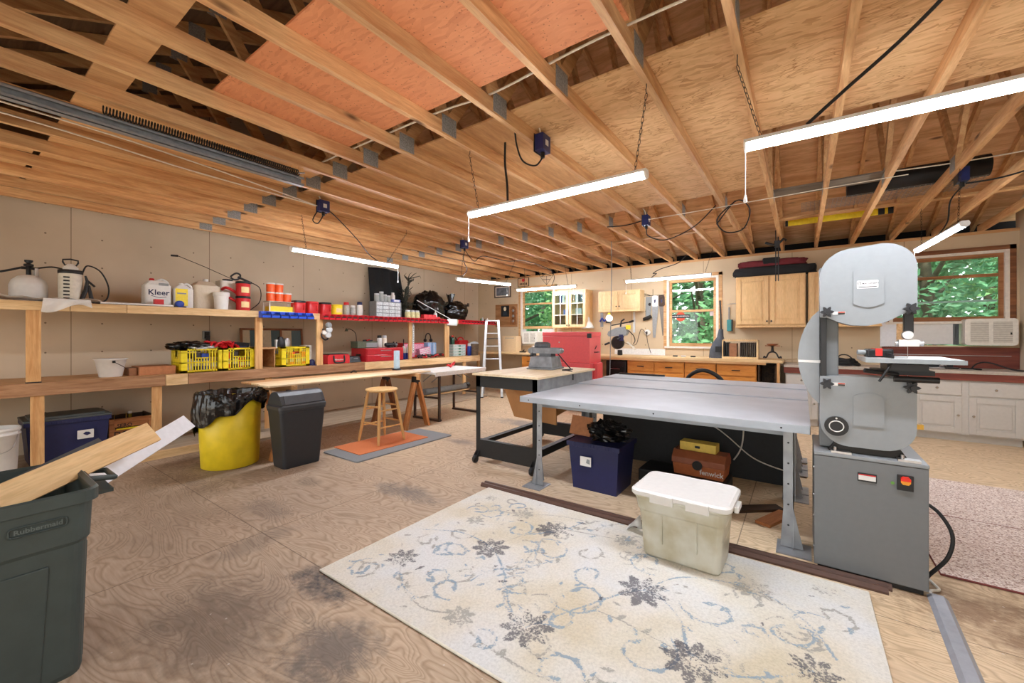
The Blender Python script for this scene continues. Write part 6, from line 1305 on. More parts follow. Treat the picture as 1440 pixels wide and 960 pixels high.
o = MB(WP).box(-.27, -.01, 0, .27, .01, .31).build('insulation_panel', loc=(1.43, 8.11, 1.22)); tag(o, 'plain white panel filling the window gap beside the right air conditioner', 'panel')
t = thing('accordion_panel', 'grey folded accordion strip against the right air conditioner', 'panel', (1.73, 8.10, 1.215)); m = MB(GRYP); m.prism([(-.03+.006*k, -.02 if k % 2 else .0) for k in range(11)]+[(.03-.006*k, .02 if k % 2 else .012) for k in range(11)], 'Z', 0, .31); m.build('folds', t)
o = MB(WB).box(-.15, -.008, 0, .15, .008, .36).build('wall_board', loc=(1.10, 8.088, 1.18)); tag(o, 'white board fixed on the wall behind the band saw guide', 'panel')
o = MB(PALE).box(-.075, -.008, 0, .075, .008, .30).build('wall_board', loc=(1.20, 8.071, 1.215)); tag(o, 'knotty pine offcut over the white board behind the band saw guide', 'panel')
t = thing('counter_sink', 'dark recess and steel tap fittings on the grey counter', 'sink', (1.50, 7.86, g1)); MB(BLK).box(-.16, .02, 0, .16, .18, .11).build('dark_tray', t, bev=.01); MB(STEELW).box(-.16, -.12, 0, .20, .015, .014).tube([(.02, -.05, .02), (.06, -.09, .05)], .018).build('steel_plate', t, bev=.004); MB(STEELW).tube([(.05, 0, .015), (.05, 0, .10), (.09, -.02, .11)], .009).build('tap', t)
o = MB(BLKR).tube(spline([(-.25, .0, .008), (0, .04, .008), (.06, -.05, .008), (-.02, -.07, .02), (.06, .06, .08), (.16, .06, .09), (.32, -.05, .02), (.45, -.12, .008)]), .009, 6).build('power_cable', loc=(1.80, 7.72, g1)); tag(o, 'loose black cord looping across the right end of the grey counter', 'cable')
t = thing('cord_bundle', 'coiled black cord bundle on the grey counter behind the band saw', 'cable', (.49, 7.72, g1)); random.seed(5)
for i in range(6):
    r = .18-.012*i; MB(BLKR).tube([(r*1.1*math.cos(k*PI/12)+random.uniform(-.012, .012), .10*math.sin(k*PI/12), .012+.016*i+.008*math.sin(k*1.3+i)) for k in range(24)], .011, 6, closed=True).build('cord_turn', t)
MB(BLKR).tube(spline([(-.06, -.02, .1), (-.02, 0, .15), (.06, .0, .15), (.12, 0, .09)]), .009, 6).build('cord_loop', t)
t = thing('cardboard_carton', 'plain cream carton standing at the corner end of the back counter', 'box', (-5.57, 7.86, c1)); MB(plain('cream_card', (220, 192, 150), .7, var=.04)).box(-.2, -.11, 0, .2, .11, .37).build('carton_body', t, bev=.004); MB(GRYP).box(-.12, -.1112, .315, .14, -.1102, .325).build('carton_print', t)
ac('old grey and white air conditioner in the corner window', -5.30, -4.90, 1.15, 1.44, 8.06)
o = MB(WP).box(-.09, -.008, 0, .09, .008, .34).build('insulation_panel', loc=(-5.41, 8.10, 1.15)); tag(o, 'narrow white panel beside the corner window air conditioner', 'panel')
o = MB(WP).box(-.16, -.008, 0, .16, .008, .34).build('insulation_panel', loc=(-4.72, 8.10, 1.15)); tag(o, 'wider white panel between the corner air conditioner and the glass cabinet', 'panel')
t = thing('white_canister', 'small pale lidded canister on the back counter behind the sander', 'canister', (-4.85, 7.72, c1)); MB(OFFW).lathe([(.06, 0), (.065, .01), (.065, .13)], n=20).build('canister_body', t); MB(WP).lathe([(.068, .131), (.068, .15)], n=20).build('lid', t)
t = thing('black_clamp', 'small dark clamp on the counter near the corner', 'clamp', (-5.1, 7.62, c1)); MB(BLK).box(-.07, -.03, 0, .07, .03, .03).tube([(.0, 0, .03), (.04, 0, .06)], .012).build('clamp_body', t)
# pictures on the back wall
t = thing('framed_picture', 'dark framed seascape picture on the back wall near the corner', 'picture', (-6.01, YB-.001, 2.27)); m = MB(plain('frame_dark', (92, 78, 66), .5))
for q in ((-.25, 0, .25, .03), (-.25, .27, .25, .30), (-.25, .03, -.22, .27), (.22, .03, .25, .27)): m.box(q[0], -.025, q[1], q[2], 0, q[3])
m.build('frame', t); MB(LINER).box(-.22, -.014, .03, .22, -.008, .27).build('mat_board', t); MB(plain('slate_print', (104, 112, 122), .4, var=.5, scale=9)).box(-.19, -.016, .055, .19, -.0141, .245).build('print', t)
t = thing('cork_board', 'brown board on the back wall holding a portrait and a wooden plaque', 'board', (-5.90, YB-.001, 1.55)); MB(wood('board_brown', (186, 138, 92), (156, 108, 66), 'X', knots=0)).box(-.33, -.014, 0, .33, 0, .55).build('backing_board', t)
t = thing('portrait_print', 'black framed picture with a pale round shape on the brown board', 'picture', (-5.93, YB-.0155, 1.80)); MB(BLK).box(-.12, -.008, 0, .12, 0, .27).build('print_panel', t); MB(plain('pale_oval', (220, 208, 176), .6)).lathe([(.04, 0), (.04, .0015)], (0, -.0081, .19), 18, axis='Y', sy=1.25).build('pale_shape', t); MB(plain('dark_blue_print', (40, 52, 62), .6)).prism([(-.07, .03), (.07, .03), (.05, .13), (-.05, .13)], 'Y', -.0095, -.0081).build('dark_shape', t)
t = thing('wooden_plaque', 'arched wooden plaque with three round dials on the brown board', 'plaque', (-5.68, YB-.0155, 1.60)); MB(wood('plaque_wood', (150, 100, 60), (110, 70, 40), 'Z', knots=0)).prism([(-.085, 0), (.085, 0), (.085, .36)]+[(.085*math.cos(k*PI/8), .36+.085*math.sin(k*PI/8)) for k in range(1, 8)]+[(-.085, .36)], 'Y', -.02, 0).build('plaque_board', t)
for z in (.09, .21, .34): MB(STEELW).lathe([(.035, 0), (.03, .006)], (0, -.0201, z), 18, axis='Y').build('dial', t)
t = thing('wall_sign', 'small square framed sign with a red emblem hanging high on the back wall', 'sign', (-5.40, YB-.001, 2.50)); m = MB(DARKM); m.box(-.16, -.012, 0, .16, 0, .012).box(-.16, -.012, .20, .16, 0, .212).box(-.16, -.012, .012, -.148, 0, .2).box(.148, -.012, .012, .16, 0, .2); m.build('frame', t); MB(plain('sign_tan', (196, 160, 120), .6)).box(-.148, -.006, .012, .148, -.002, .2).build('sign_face', t); MB(REDP).prism([(0, .11), (.045, .14), (.03, .19), (-.03, .19), (-.045, .14)], 'Y', -.009, -.0061).build('emblem', t); m = MB(DARKM)
for i in range(5): m.box(-.1+.045*i, -.009, .04, -.075+.045*i, -.0061, .09)
m.build('lettering', t)
t = thing('wire_basket_frame', 'dark triangular wire frame hanging above the corner tube light', 'wire frame', (-4.47, 7.60, 2.43)); m = MB(DARKM); m.tube([(-.17, 0, .19), (.15, 0, .18), (.0, 0, 0)], .007, 6, closed=True).tube([(-.11, 0, .12), (.09, 0, .11)], .006, 6).tube([(0, 0, 0), (0, 0, .19)], .005, 6).tube([(-.12, 0, .19), (-.02, 0, .24), (.1, 0, .185)], .006, 6).tube([(-.17, 0, .19), (-.2, 0, .31)], .005, 6).tube([(.15, 0, .18), (.15, 0, .31)], .005, 6); m.build('wire_frame', t)
# desk lamp, bulb, mitre saw
t = thing('clamp_lamp', 'white clamp lamp with bell shade beside the glass cabinet', 'lamp', (-3.55, 8.05, 1.49)); MB(WP).lathe([(.13, 0), (.125, .03), (.085, .10), (.045, .15), (.04, .22), (.02, .24)], (-.1, -.15, 0), 28, caps=False).build('lamp_shade', t, solid=.003); MB(LGREY).tube([(-.1, -.15, .24), (-.1, -.05, .36), (-.1, .03, .40)], .012).build('arm', t); MB(emit('warm_bulb', (255, 246, 225), 1.5)).lathe([(.02, .04), (.035, .06), (.03, .1), (.015, .13)], (-.1, -.15, 0), 16).build('bulb', t)
t = thing('globe_lamp', 'round white globe bulb hanging below the short maple cabinet', 'lamp', (-3.13, 7.78, 1.685)); MB(emit('soft_globe', (255, 250, 238), 1.2)).lathe([(.005, -.065)]+[(.068*math.cos(k*PI/12), .068*math.sin(k*PI/12)) for k in range(-5, 5)]+[(.03, .068)], n=22).build('globe', t); MB(YEL).lathe([(.028, .068), (.028, .11)], n=16).build('socket', t); MB(GRYP).tube([(0, 0, .11), (0, .0, .128)], .01).build('stem', t)
t = thing('mitre_saw', 'grey and black mitre saw with raised head on the pale counter', 'saw', (-2.90, 7.72, c1))
MB(BLK).lathe([(.045, 0), (.05, .02), (.045, .10)], (.02, -.02, .0), 20).build('base_column', t)
MB(DARKM).lathe([(.05, -.07), (.12, -.05), (.13, .03), (.10, .06)], (-.03, .0, .24), 24, axis='Y').build('motor_housing', t)
MB(GRYP).prism([(-.22, .40), (-.19, .36), (.14, .38), (.18, .44), (.12, .55), (-.05, .53), (-.2, .46)], 'Y', -.07, .05).build('blade_guard', t, bev=.015)
MB(BLK).tube([(.02, 0, .28), (.05, .02, .42)], .05).tube([(-.20, 0, .24), (-.30, 0, .20)], .02).tube([(.06, -.05, .35), (.0, -.06, .30)], .03).build('arm', t)
MB(BLK).tube([(.02, 0, .55), (.04, 0, .66), (.10, 0, .70)], .016).tube([(-.16, 0, .58), (.2, 0, .64)], .012).tube([(.2, 0, .64), (.28, 0, .66)], .02).build('handle', t)
MB(YEL).box(.14, -.04, .50, .22, .02, .58).build('warning_tag', t, bev=.006); MB(NAVY).box(.02, -.075, .28, .10, -.05, .40).build('blue_panel', t); MB(BLKR).tube(spline([(.18, 0, .48), (.26, .05, .38), (.28, .08, .28), (.24, .1, .22)]), .008, 6).build('saw_cord', t); MB(OFFW).prism([(.14, .26), (.18, .26), (.34, .12), (.31, .10)], 'Y', -.01, .0).build('pale_fence', t)
t = thing('blue_scrubber', 'blue and dark hand tools hanging under the short maple cabinet', 'tool', (-3.35, 8.06, 1.60)); MB(BLUEP).tube(spline([(-.1, 0, .03), (-.05, 0, .10), (0, 0, .04), (.06, 0, .1), (.12, 0, .05)]), .016, 6).build('tool_loop', t); MB(DARKM).box(.04, -.02, .0, .12, .02, .06).build('tool_head', t)
o = MB(LGREY).box(-.02, -.006, 0, .02, .006, .44).build('steel_square', loc=(-2.735, YB-.008, 1.40)); tag(o, 'long steel ruler hanging on the wall under the short maple cabinet', 'ruler')
o = MB(GRYP).box(-.03, -.006, 0, .03, .006, .30).build('steel_square', loc=(-3.42, YB-.008, 1.52)); tag(o, 'short wide steel ruler hanging at the edge of the glass cabinet side', 'ruler')
t = thing('power_outlet', 'round white outlet with plugged cord on the cream wall', 'outlet', (-2.47, YB-.001, 1.40)); MB(WP).lathe([(.06, 0), (.055, .03), (.04, .035)], (0, 0, 0), 24, axis='Y').build('outlet_body', t); MB(BLK).box(-.012, -.06, -.03, .012, -.036, .02).build('plug', t); MB(BLKR).tube(spline([(0, -.055, -.03), (-.10, -.05, .07), (-.15, -.06, -.05), (-.2, -.08, -.23), (-.32, -.1, -.24), (-.42, -.12, -.2)]), .005, 6).tube(spline([(0, -.055, -.03), (.02, -.05, -.2), (.08, -.05, -.40)]), .005, 6).build('cord', t)
# saws and tools on hooks
t = thing('tool_rail', 'wire rail with hooks on the cream wall holding saws', 'rail', (-2.36, YB-.001, 2.12)); MB(DARKM).tube([(-.27, -.02, 0), (.22, -.02, .0)], .005, 6).tube([(0, -.02, 0), (0, -.02, .12)], .004, 6).tube(spline([(-.25, -.02, 0), (-.15, -.03, .04), (-.05, -.02, 0)]), .005, 6).build('rail_wire', t)
SAWST = plain('saw_steel', (150, 152, 152), .35, .7, .1)
for i, (x, hh, tilt, mt, lb) in enumerate(((-2.315, .62, .03, SAWST, 'hand saw with white handle, the longer pale one on the wall hooks'), (-2.20, .58, -.05, plain('saw_rust', (120, 112, 104), .5, .6), 'hand saw hanging behind the white handled one on the wall hooks'))):
    t = thing('hand_saw', lb, 'saw', (x, YB-.014-.014*(1-i), 2.10), rot=(0, tilt, 0), group='saws on the wall hooks'); MB(mt).prism([(-.055, -.18), (.07, -.18), (.03, -.18-hh), (-.02, -.18-hh)], 'Y', -.0015, .0015).build('blade', t); MB(WP if i == 0 else DKW).prism(rrect(-.06, -.20, .06, .02, .04), 'Y', -.006, .006).build('handle', t, bev=.003); MB(NAVY).prism([(-.012, -.13), (.010, -.12), (.016, -.06), (-.016, -.07)], 'Y', -.008, -.0061).build('grip_hole', t)
t = thing('hacksaw_frame', 'old wire framed saw with a dark handle hanging at the left of the hooks', 'saw', (-2.44, YB-.02, 2.10)); MB(GRYP).tube([(-.05, 0, 0), (-.06, 0, -.38)], .006, 6).tube([(.06, 0, 0), (.02, 0, -.42)], .006, 6).prism([(-.045, 0), (.055, 0), (.02, -.40), (-.05, -.38)], 'Y', -.001, .001).build('saw_frame', t); MB(DARKM).tube([(-.10, -.015, -.44), (-.02, -.02, -.42), (.05, -.015, -.38)], [.03, .04, .03], 10).lathe([(.03, -.005), (.03, .005)], (.02, -.0, -.15), 14, axis='Y').build('handle', t)
o = MB(plain('speckled_white', (222, 220, 214), .5)).box(-.50, -.006, 0, .50, .006, .12).build('back_strip', loc=(-2.63, 8.07, c1), rot=(-.15, 0, 0)); tag(o, 'long white strip leaning against the wall at the back of the pale counter', 'strip')
for i, (x, mt, lb) in enumerate(((-1.86, BLK, 'small black bit lying on the pale counter under the window, first of three'), (-1.72, STEELW, 'shiny small bit on the pale counter under the window'), (-1.56, BLK, 'small black bit on the pale counter closest to the black blower'))):
    o = MB(mt).tube([(-.04, 0, .013), (.04, .01, .013)], .012, 8).build('small_part', loc=(x, 7.72, c1)); tag(o, lb, 'part', 'small parts on the counter')
t = thing('leaf_blower', 'dark grey cone shaped blower bag standing on the counter beside the window', 'blower', (-1.17, 7.75, c1)); VAC = plain('vac_grey', (70, 74, 82), .6, var=.25, scale=10)
loft(MB(VAC), [[(.13*math.cos(k*PI/10)*(1+.08*math.sin(k*3)), .10*math.sin(k*PI/10), 0) for k in range(20)], [(.13*math.cos(k*PI/10), .10*math.sin(k*PI/10), .12) for k in range(20)], [(.10*math.cos(k*PI/10)+.02, .08*math.sin(k*PI/10), .26) for k in range(20)], [(.05*math.cos(k*PI/10)+.04, .04*math.sin(k*PI/10), .36) for k in range(20)], [(.035*math.cos(k*PI/10)+.05, .035*math.sin(k*PI/10), .49) for k in range(20)]], smooth=True).build('bag_body', t); MB(BLK).tube([(.05, 0, .49), (.045, 0, .75), (.03, .02, .98)], .014).build('handle_pole', t); MB(BLK).box(-.02, -.115, .10, .06, -.09, .20).build('vent', t)
t = thing('teal_brush', 'teal handled brush hanging on the wall beside the black blower', 'brush', (-1.03, YB-.001, 1.42)); MB(plain('teal_plastic', (60, 140, 140), .45)).box(-.04, -.06, 0, .03, -.015, .20).build('brush_head', t, bev=.006); MB(BLK).box(.031, -.06, 0, .05, -.015, .20).build('bristles', t); MB(GRYP).tube([(-.01, -.02, .20), (-.01, -.02, .42)], .012).build('handle', t); MB(STEELW).tube([(-.04, -.02, .47), (.14, -.02, .49)], .004, 6).lathe([(.025, 0), (.02, .02)], (.15, 0, .49), 14, axis='Y').build('hook', t)
t = thing('record_rack', 'slotted wooden rack holding dark discs upright on the pale counter', 'rack', (-.83, 7.75, c1)); m = MB(MAPL); m.box(-.26, -.12, 0, .26, .12, .03).box(-.26, -.10, .29, .26, -.07, .31).box(-.26, .07, .29, .26, .10, .31).box(.24, -.10, .03, .26, .10, .31).box(-.26, -.10, .03, -.245, .10, .31); m.build('rack_frame', t)
m = MB(MAPL)
for k in range(17): m.box(-.24+k*.029, -.11, .29, -.228+k*.029, -.07, .325)
m.build('slat_teeth', t)
for k in (0, 1, 2, 8, 9, 10, 11, 12, 13, 14, 15): 
    o = MB(BLK if k % 3 else DARKM).box(-.005, -.09, 0, .005, .09, .235).build('black_disc_case', loc=(-.83-.222+k*.029, 7.75, c1+.031)); tag(o, 'thin black case standing in the slotted wooden rack', 'case', 'black cases in the slotted rack')
t = thing('brown_block_set', 'brown wooden block among the black cases in the slotted rack', 'block', (-.93, 7.75, c1+.031)); MB(CARD2).box(-.055, -.085, 0, .055, .085, .22).build('block_body', t); 
t = thing('cast_iron_scale', 'small black iron scale with scrolled feet on the pale counter', 'scale', (-.38, 7.75, c1)); MB(BLK).tube(spline([(-.12, 0, .02), (-.11, 0, .045), (-.085, 0, .03), (-.05, 0, .10), (0, 0, .12), (.05, 0, .10), (.085, 0, .03), (.11, 0, .045), (.12, 0, .02)]), .011, 8).build('scroll_feet', t); MB(DARKM).lathe([(.035, .12), (.02, .14), (.015, .20), (.03, .21)], n=16).build('column', t); MB(plain('copper', (150, 96, 66), .4, .5)).lathe([(.02, .21), (.075, .235), (.085, .25), (.07, .245)], n=20).box(-.10, -.012, .21, .10, .012, .225).build('pan', t)
o = MB(plain('tan_cable', (190, 160, 120), .5)).tube(spline([(-.25, 0, .008), (-.05, .03, .008), (.1, .08, .06), (.2, .16, .22), (.25, .18, .4)]), .006, 6).build('tan_cable', loc=(-.05, 7.86, c1)); tag(o, 'thin tan cable climbing from the counter end beside the iron scale', 'cable')
t = thing('cloth_bundle', 'folded black quilted blanket lying on top of the maple wall cabinet', 'blanket', (-.38, 7.92, 2.317)); MB(CLOTH).blob((0, 0, .075), (.56, .145, .075), 17, .10, 3, 60, 22, False, 0, .35).build('folded_layer', t)
t = thing('red_blanket', 'folded dark red blanket on top of the black one above the wall cabinet', 'blanket', (-.40, 7.93, 2.47)); MB(plain('dark_red_cloth', (104, 30, 36), .85)).blob((0, 0, .05), (.46, .13, .055), 23, .12, 3, 56, 20, False, 0, .35).build('folded_layer', t); MB(CLOTH).box(-.12, -.14, .03, .12, .10, .135).build('black_fold', t, bev=.02)
# ladder
ALU = plain('aluminium', (196, 198, 200), .35, .8, .08)
t = thing('step_ladder', 'silver aluminium step ladder standing at the end of the shelf wall', 'ladder', (-5.57, 7.12, 0), .62)
H_ = 1.68
for s in (-1, 1):
    MB(ALU).beam((s*.215, -.22, 0), (s*.13, .0, H_), .065, .05, (1, 0, 0)).build('front_rail', t, bev=.002); MB(ALU).beam((s*.21, .36, 0), (s*.125, .09, H_-.02), .04, .022, (1, 0, 0)).build('rear_rail', t)
    MB(BLK).box(s*.215-.03, -.26, 0, s*.215+.03, -.18, .025).build('foot', t)
for k in range(1, 6):
    f = k/6; z = H_*f-.02; w_ = .215-.085*f; y = -.22+.22*f; MB(ALU).box(-w_+.0, y-.02, z, w_, y+.065, z+.02).build('step', t, bev=.002)
MB(ALU).box(-.15, -.04, H_-.03, .15, .13, H_).build('top_cap', t, bev=.006); MB(BLK).box(-.13, .02, H_-.42, .13, .2, H_-.40).build('tool_tray', t)
t = thing('floor_pail', 'dark pail on the floor behind the ladder feet', 'pail', (-4.95, 7.30, 0)); MB(DARKM).lathe([(.08, 0), (.1, .2)], n=20).build('pail_body', t); MB(REDP).lathe([(.102, .2), (.102, .215)], n=20).build('pail_lid', t)
# ================================================================ OVERHEAD EXTRAS
RAILM = plain('rail_galv', (150, 154, 156), .45, .4, .15)
t = thing('garage_rail', 'galvanised garage door rail with a long spring under the trusses at the shelf side', 'rail', (-3.40, .45, 2.62)); m = MB(RAILM); m.box(-.035, -1.35, -.03, -.03, 1.33, .04).box(-.035, -1.35, .036, .02, 1.33, .04).box(-.035, -1.35, -.03, .02, 1.33, -.026).box(.016, -1.35, -.03, .02, 1.33, -.012).box(.016, -1.35, .022, .02, 1.33, .04); m.build('track_channel', t)
pts = [(.045+.022*math.cos(k*2*PI/9), .12+1.15*k/(9*78), .055+.022*math.sin(k*2*PI/9)) for k in range(9*78)]; MB(DARKM).tube(pts, .0042, 5).build('coil_spring', t); MB(PINEZ).box(-.03, 1.24, .041, .008, 1.33, .12).build('hanger_block', t); MB(STEELW).tube([(.045, 1.27, .055), (.045, 1.32, .07)], .006, 6).build('spring_hook', t)
ROMEX = plain('white_romex', (224, 214, 196), .5)
def cable(label, pts, r=.006, mat=None, name='cable', n=8):
    P = [Vector(p) for p in pts]; c = sum(P, Vector())/len(P); o = MB(mat or ROMEX).tube(spline([p-c for p in P], n), r, 6).build(name, loc=c); return tag(o, label, 'cable')
cable('white cable stapled beneath the trusses, running toward the blue box by the shelf', [(-3.86, -.7, 2.732), (-3.87, .5, 2.731), (-3.95, 1.2, 2.728), (-4.12, 2.0, 2.726), (-4.22, 2.36, 2.73)])
cable('second white cable sagging under the trusses near the shelf wall', [(-4.05, -.7, 2.733), (-4.06, .4, 2.732), (-4.13, 1.2, 2.715), (-4.2, 2.0, 2.728), (-4.245, 2.38, 2.735)])
cable('white cable lying over the trusses along the dark gap beside the orange board', [(-4.3, 1.95, 2.85), (-3.0, 1.935, 2.842), (-2.0, 1.95, 2.842), (-1.545, 1.99, 2.842), (-.8, 1.93, 2.842), (.2, 1.94, 2.842)], .007)
EBOX = plain('box_blue', (24, 36, 92), .4)
def ebox(label, loc, rz=0):
    t = thing('outlet_box', label, 'outlet', loc, rz, 'blue outlet boxes overhead'); MB(EBOX).box(-.035, -.055, -.09, .035, .055, .03).build('box_body', t, bev=.004)
    MB(BLK).box(-.040, -.06, -.096, -.0351, .06, .036).build('cover_plate', t); MB(LGREY).box(.0351, -.02, -.05, .037, .02, -.01).build('outlet_face', t); MB(BLK).tube([(0, .0, -.091), (0, 0, -.13)], .016).build('plug', t)
    MB(ROMEX).tube(spline([(0, -.03, .03), (0, -.05, .07), (-.01, -.10, .09)]), .006, 6).build('feed_cable', t); return t
def xof(k): return TX[13+k]
ebox('blue outlet box on the truss in the open middle, above the middle tube light', (xof(-2)+.057, 2.55, 2.765))
ebox('blue outlet box on the truss above the front left tube light', (xof(-8)+.057, 2.42, 2.765))
ebox('blue outlet box on the truss toward the back, near the looped black cords', (xof(-2)+.057, 4.98, 2.765))
ebox('blue outlet box on the truss toward the back corner lights', (xof(-8)+.057, 4.68, 2.765))
ebox('blue outlet box on the truss beside the black roll at the right', (xof(4)+.057, 5.15, 2.765))
x2 = xof(-2)+.057; x8 = xof(-8)+.057; x4 = xof(4)+.057
cable('black cord hanging in a loop from the blue outlet box over the middle light', [(x2, 2.55, 2.64), (x2-.03, 2.50, 2.57), (x2-.10, 2.44, 2.60), (x2-.14, 2.42, 2.72), (x2-.13, 2.38, 2.835)], .006, BLKR)
cable('thick black cord dropping straight down to the middle tube light', [(-1.76, 2.40, 2.75), (-1.765, 2.405, 2.6), (-1.75, 2.41, 2.45), (-1.745, 2.41, 2.325)], .009, BLKR)
cable('black cord looping from the blue box down to the front left tube light', [(x8, 2.42, 2.64), (x8-.04, 2.38, 2.55), (x8-.1, 2.36, 2.60), (x8-.05, 2.43, 2.73), (x8-.02, 2.55, 2.68), (x8-.12, 2.9, 2.50), (-4.5, 3.2, 2.38), (-4.59, 3.4, 2.335)], .006, BLKR)
cable('black cord from the back corner outlet box to the back corner tube light', [(x8, 4.68, 2.64), (x8-.08, 4.75, 2.5), (x8-.28, 5.05, 2.42), (-4.74, 5.2, 2.335)], .006, BLKR)
cable('second black cord from the back corner outlet box draped toward the window lights', [(x8, 4.70, 2.64), (x8+.05, 4.85, 2.50), (x8+.02, 5.1, 2.62), (x8+.15, 5.6, 2.60), (x8+.1, 6.2, 2.70), (x8+.3, 6.7, 2.60), (-4.0, 7.1, 2.5), (-4.1, 7.16, 2.335)], .006, BLKR)
cable('black cord drooping between trusses from the rear blue outlet box', [(x2, 4.98, 2.64), (x2+.02, 5.0, 2.55), (x2+.2, 5.1, 2.50), (x2+.5, 5.15, 2.62), (x2+.75, 5.05, 2.80)], .007, BLKR)
cable('black cord coil hung on the truss next to the rear blue outlet box', [(x2+.95, 5.0, 2.80), (x2+.78, 4.95, 2.62), (x2+.85, 5.0, 2.48), (x2+1.02, 5.05, 2.50), (x2+1.08, 5.05, 2.70), (x2+.96, 5.0, 2.80), (x2+.75, 5.1, 2.6)], .007, BLKR)
cable('thin white cable running level across the trusses at the back of the strand board', [(x2, 4.95, 2.735), (-.7, 4.9, 2.73), (.2, 4.85, 2.732), (.75, 4.84, 2.732)], .004)
cable('black cord running across the truss faces to the rear blue outlet box', [(x2-.5, 4.98, 2.735), (x2-.25, 4.97, 2.715), (x2-.04, 4.97, 2.74)], .007, BLKR)
cable('long black cord swooping down from the ceiling to the big bandsaw light', [(.62, 1.9, 2.80), (.52, 2.2, 2.72), (.36, 2.33, 2.60), (.16, 2.36, 2.45), (.02, 2.36, 2.335)], .008, BLKR)
cable('black cord from the right blue box to the small light by the window', [(x4, 5.15, 2.64), (x4-.05, 5.25, 2.55), (1.12, 5.5, 2.42), (1.1, 5.7, 2.335)], .006, BLKR)
cable('black cord with white plug running right from the blue outlet box', [(x4+.02, 5.15, 2.66), (x4+.25, 5.1, 2.66), (x4+.6, 5.0, 2.73), (2.2, 4.9, 2.76)], .007, BLKR)
cable('white cable running over the trusses past the black roll', [(.55, 5.05, 2.85), (1.1, 5.12, 2.846), (1.6, 5.1, 2.846), (2.25, 5.0, 2.85)], .006)
cable('black cord dropping from the ceiling to the middle window tube light', [(-1.62, 7.5, 2.74), (-1.75, 7.45, 2.60), (-2.0, 7.3, 2.5), (-2.1, 7.2, 2.42), (-2.02, 7.12, 2.40), (-2.1, 7.09, 2.335)], .007, BLKR)
cable('straight pale cord hanging from a truss down beside the red tool cabinet', [(-2.40, 6.05, 2.80), (-2.40, 6.06, 2.4), (-2.41, 6.06, 1.8), (-2.42, 6.05, 1.0), (-2.44, 6.04, .012)], .006, GRYP)
# things stored over the trusses
z0 = CH_T+.001
t = thing('black_roll', 'roll of black sheeting lying across the trusses on wire mesh', 'roll', (.92, 5.72, z0+.012)); MB(BLKR).lathe([(.05, -.52), (.10, -.52), (.105, 0), (.10, .52), (.05, .52)], (0, 0, .105), 24, axis='X').build('roll_body', t)
t = thing('wire_mesh_sheet', 'grey wire mesh sheet lying on the trusses beneath the black roll', 'mesh', (.72, 5.84, z0)); m = MB(plain('mesh_grey', (140, 138, 132), .6, .3))
for k in range(36): m.box(-.72+k*.04, -.20, 0, -.717+k*.04, .22, .003)
for k in range(11): m.box(-.72, -.20+k*.04, .003, .70, -.197+k*.04, .006)
o = m.build('mesh_wires', t); o['kind'] = 'stuff'
t = thing('yellow_level', 'long yellow spirit level lying above the trusses near the back wall', 'level', (.37, 6.72, z0)); MB(YEL).box(-.52, -.012, 0, .40, .012, .075).build('level_body', t, bev=.003); MB(BLK).box(-.55, -.015, -.0, -.52, .015, .08).box(.40, -.015, 0, .46, .015, .08).box(.49, -.015, 0, .54, .015, .08).use(YEL).box(.46, -.012, 0, .49, .012, .075).build('end_cap', t, bev=.002)
t = thing('bar_clamp', 'black bar clamp hanging down from a truss in front of the wall cabinet', 'clamp', (xof(1)-.03, 6.9, 2.735)); MB(BLK).box(-.02, -.01, -.62, -.008, .01, .10).box(.012, -.01, -.62, .024, .01, .10).build('bars', t); MB(BLK).tube([(-.14, 0, -.06), (-.05, 0, -.10), (.02, 0, -.09), (.08, 0, -.03), (.11, 0, -.06)], .018, 6).box(-.03, -.03, -.14, .035, .03, -.05).build('jaw', t)
# ================================================================ OUTDOORS
GRD = plain('ground_green', (70, 92, 48), .95, var=.3, scale=2); 
struct(MB(GRD).box(-40, 8.75, -.55, 40, 60, -.45).build('ground'))
struct(MB(plain('gravel_drive', (168, 160, 148), .95, var=.2, scale=12)).box(-40, -30, -.2, 40, -1.6, -.13).build('road'))
def leafmat(name, c):
    m, nt, b = new_mat(name); n = N(nt, 'TexNoise', Scale=1.2, Detail=3.0); L(nt, coords(nt), n.inputs['Vector']); cc = lin(c)
    r = ramp(nt, [(.3, tuple(x*.55 for x in cc[:3])+(1,)), (.7, tuple(min(1, x*1.35) for x in cc[:3])+(1,))], n.outputs[0]); L(nt, r.outputs[0], b.inputs['Base Color']); b.inputs['Roughness'].default_value = .6
    out = nt.nodes['Material Output']; tl = N(nt, 'BsdfTranslucent'); L(nt, r.outputs[0], tl.inputs[0]); ms = N(nt, 'MixShader'); ms.inputs[0].default_value = .4; L(nt, b.outputs[0], ms.inputs[1]); L(nt, tl.outputs[0], ms.inputs[2]); L(nt, ms.outputs[0], out.inputs[0]); return m
LF = [leafmat('leaf_green', (112, 160, 110)), leafmat('leaf_deep', (92, 142, 104)), leafmat('leaf_bright', (138, 180, 116))]
BARK = plain('bark', (84, 74, 62), .9, var=.3, scale=12)
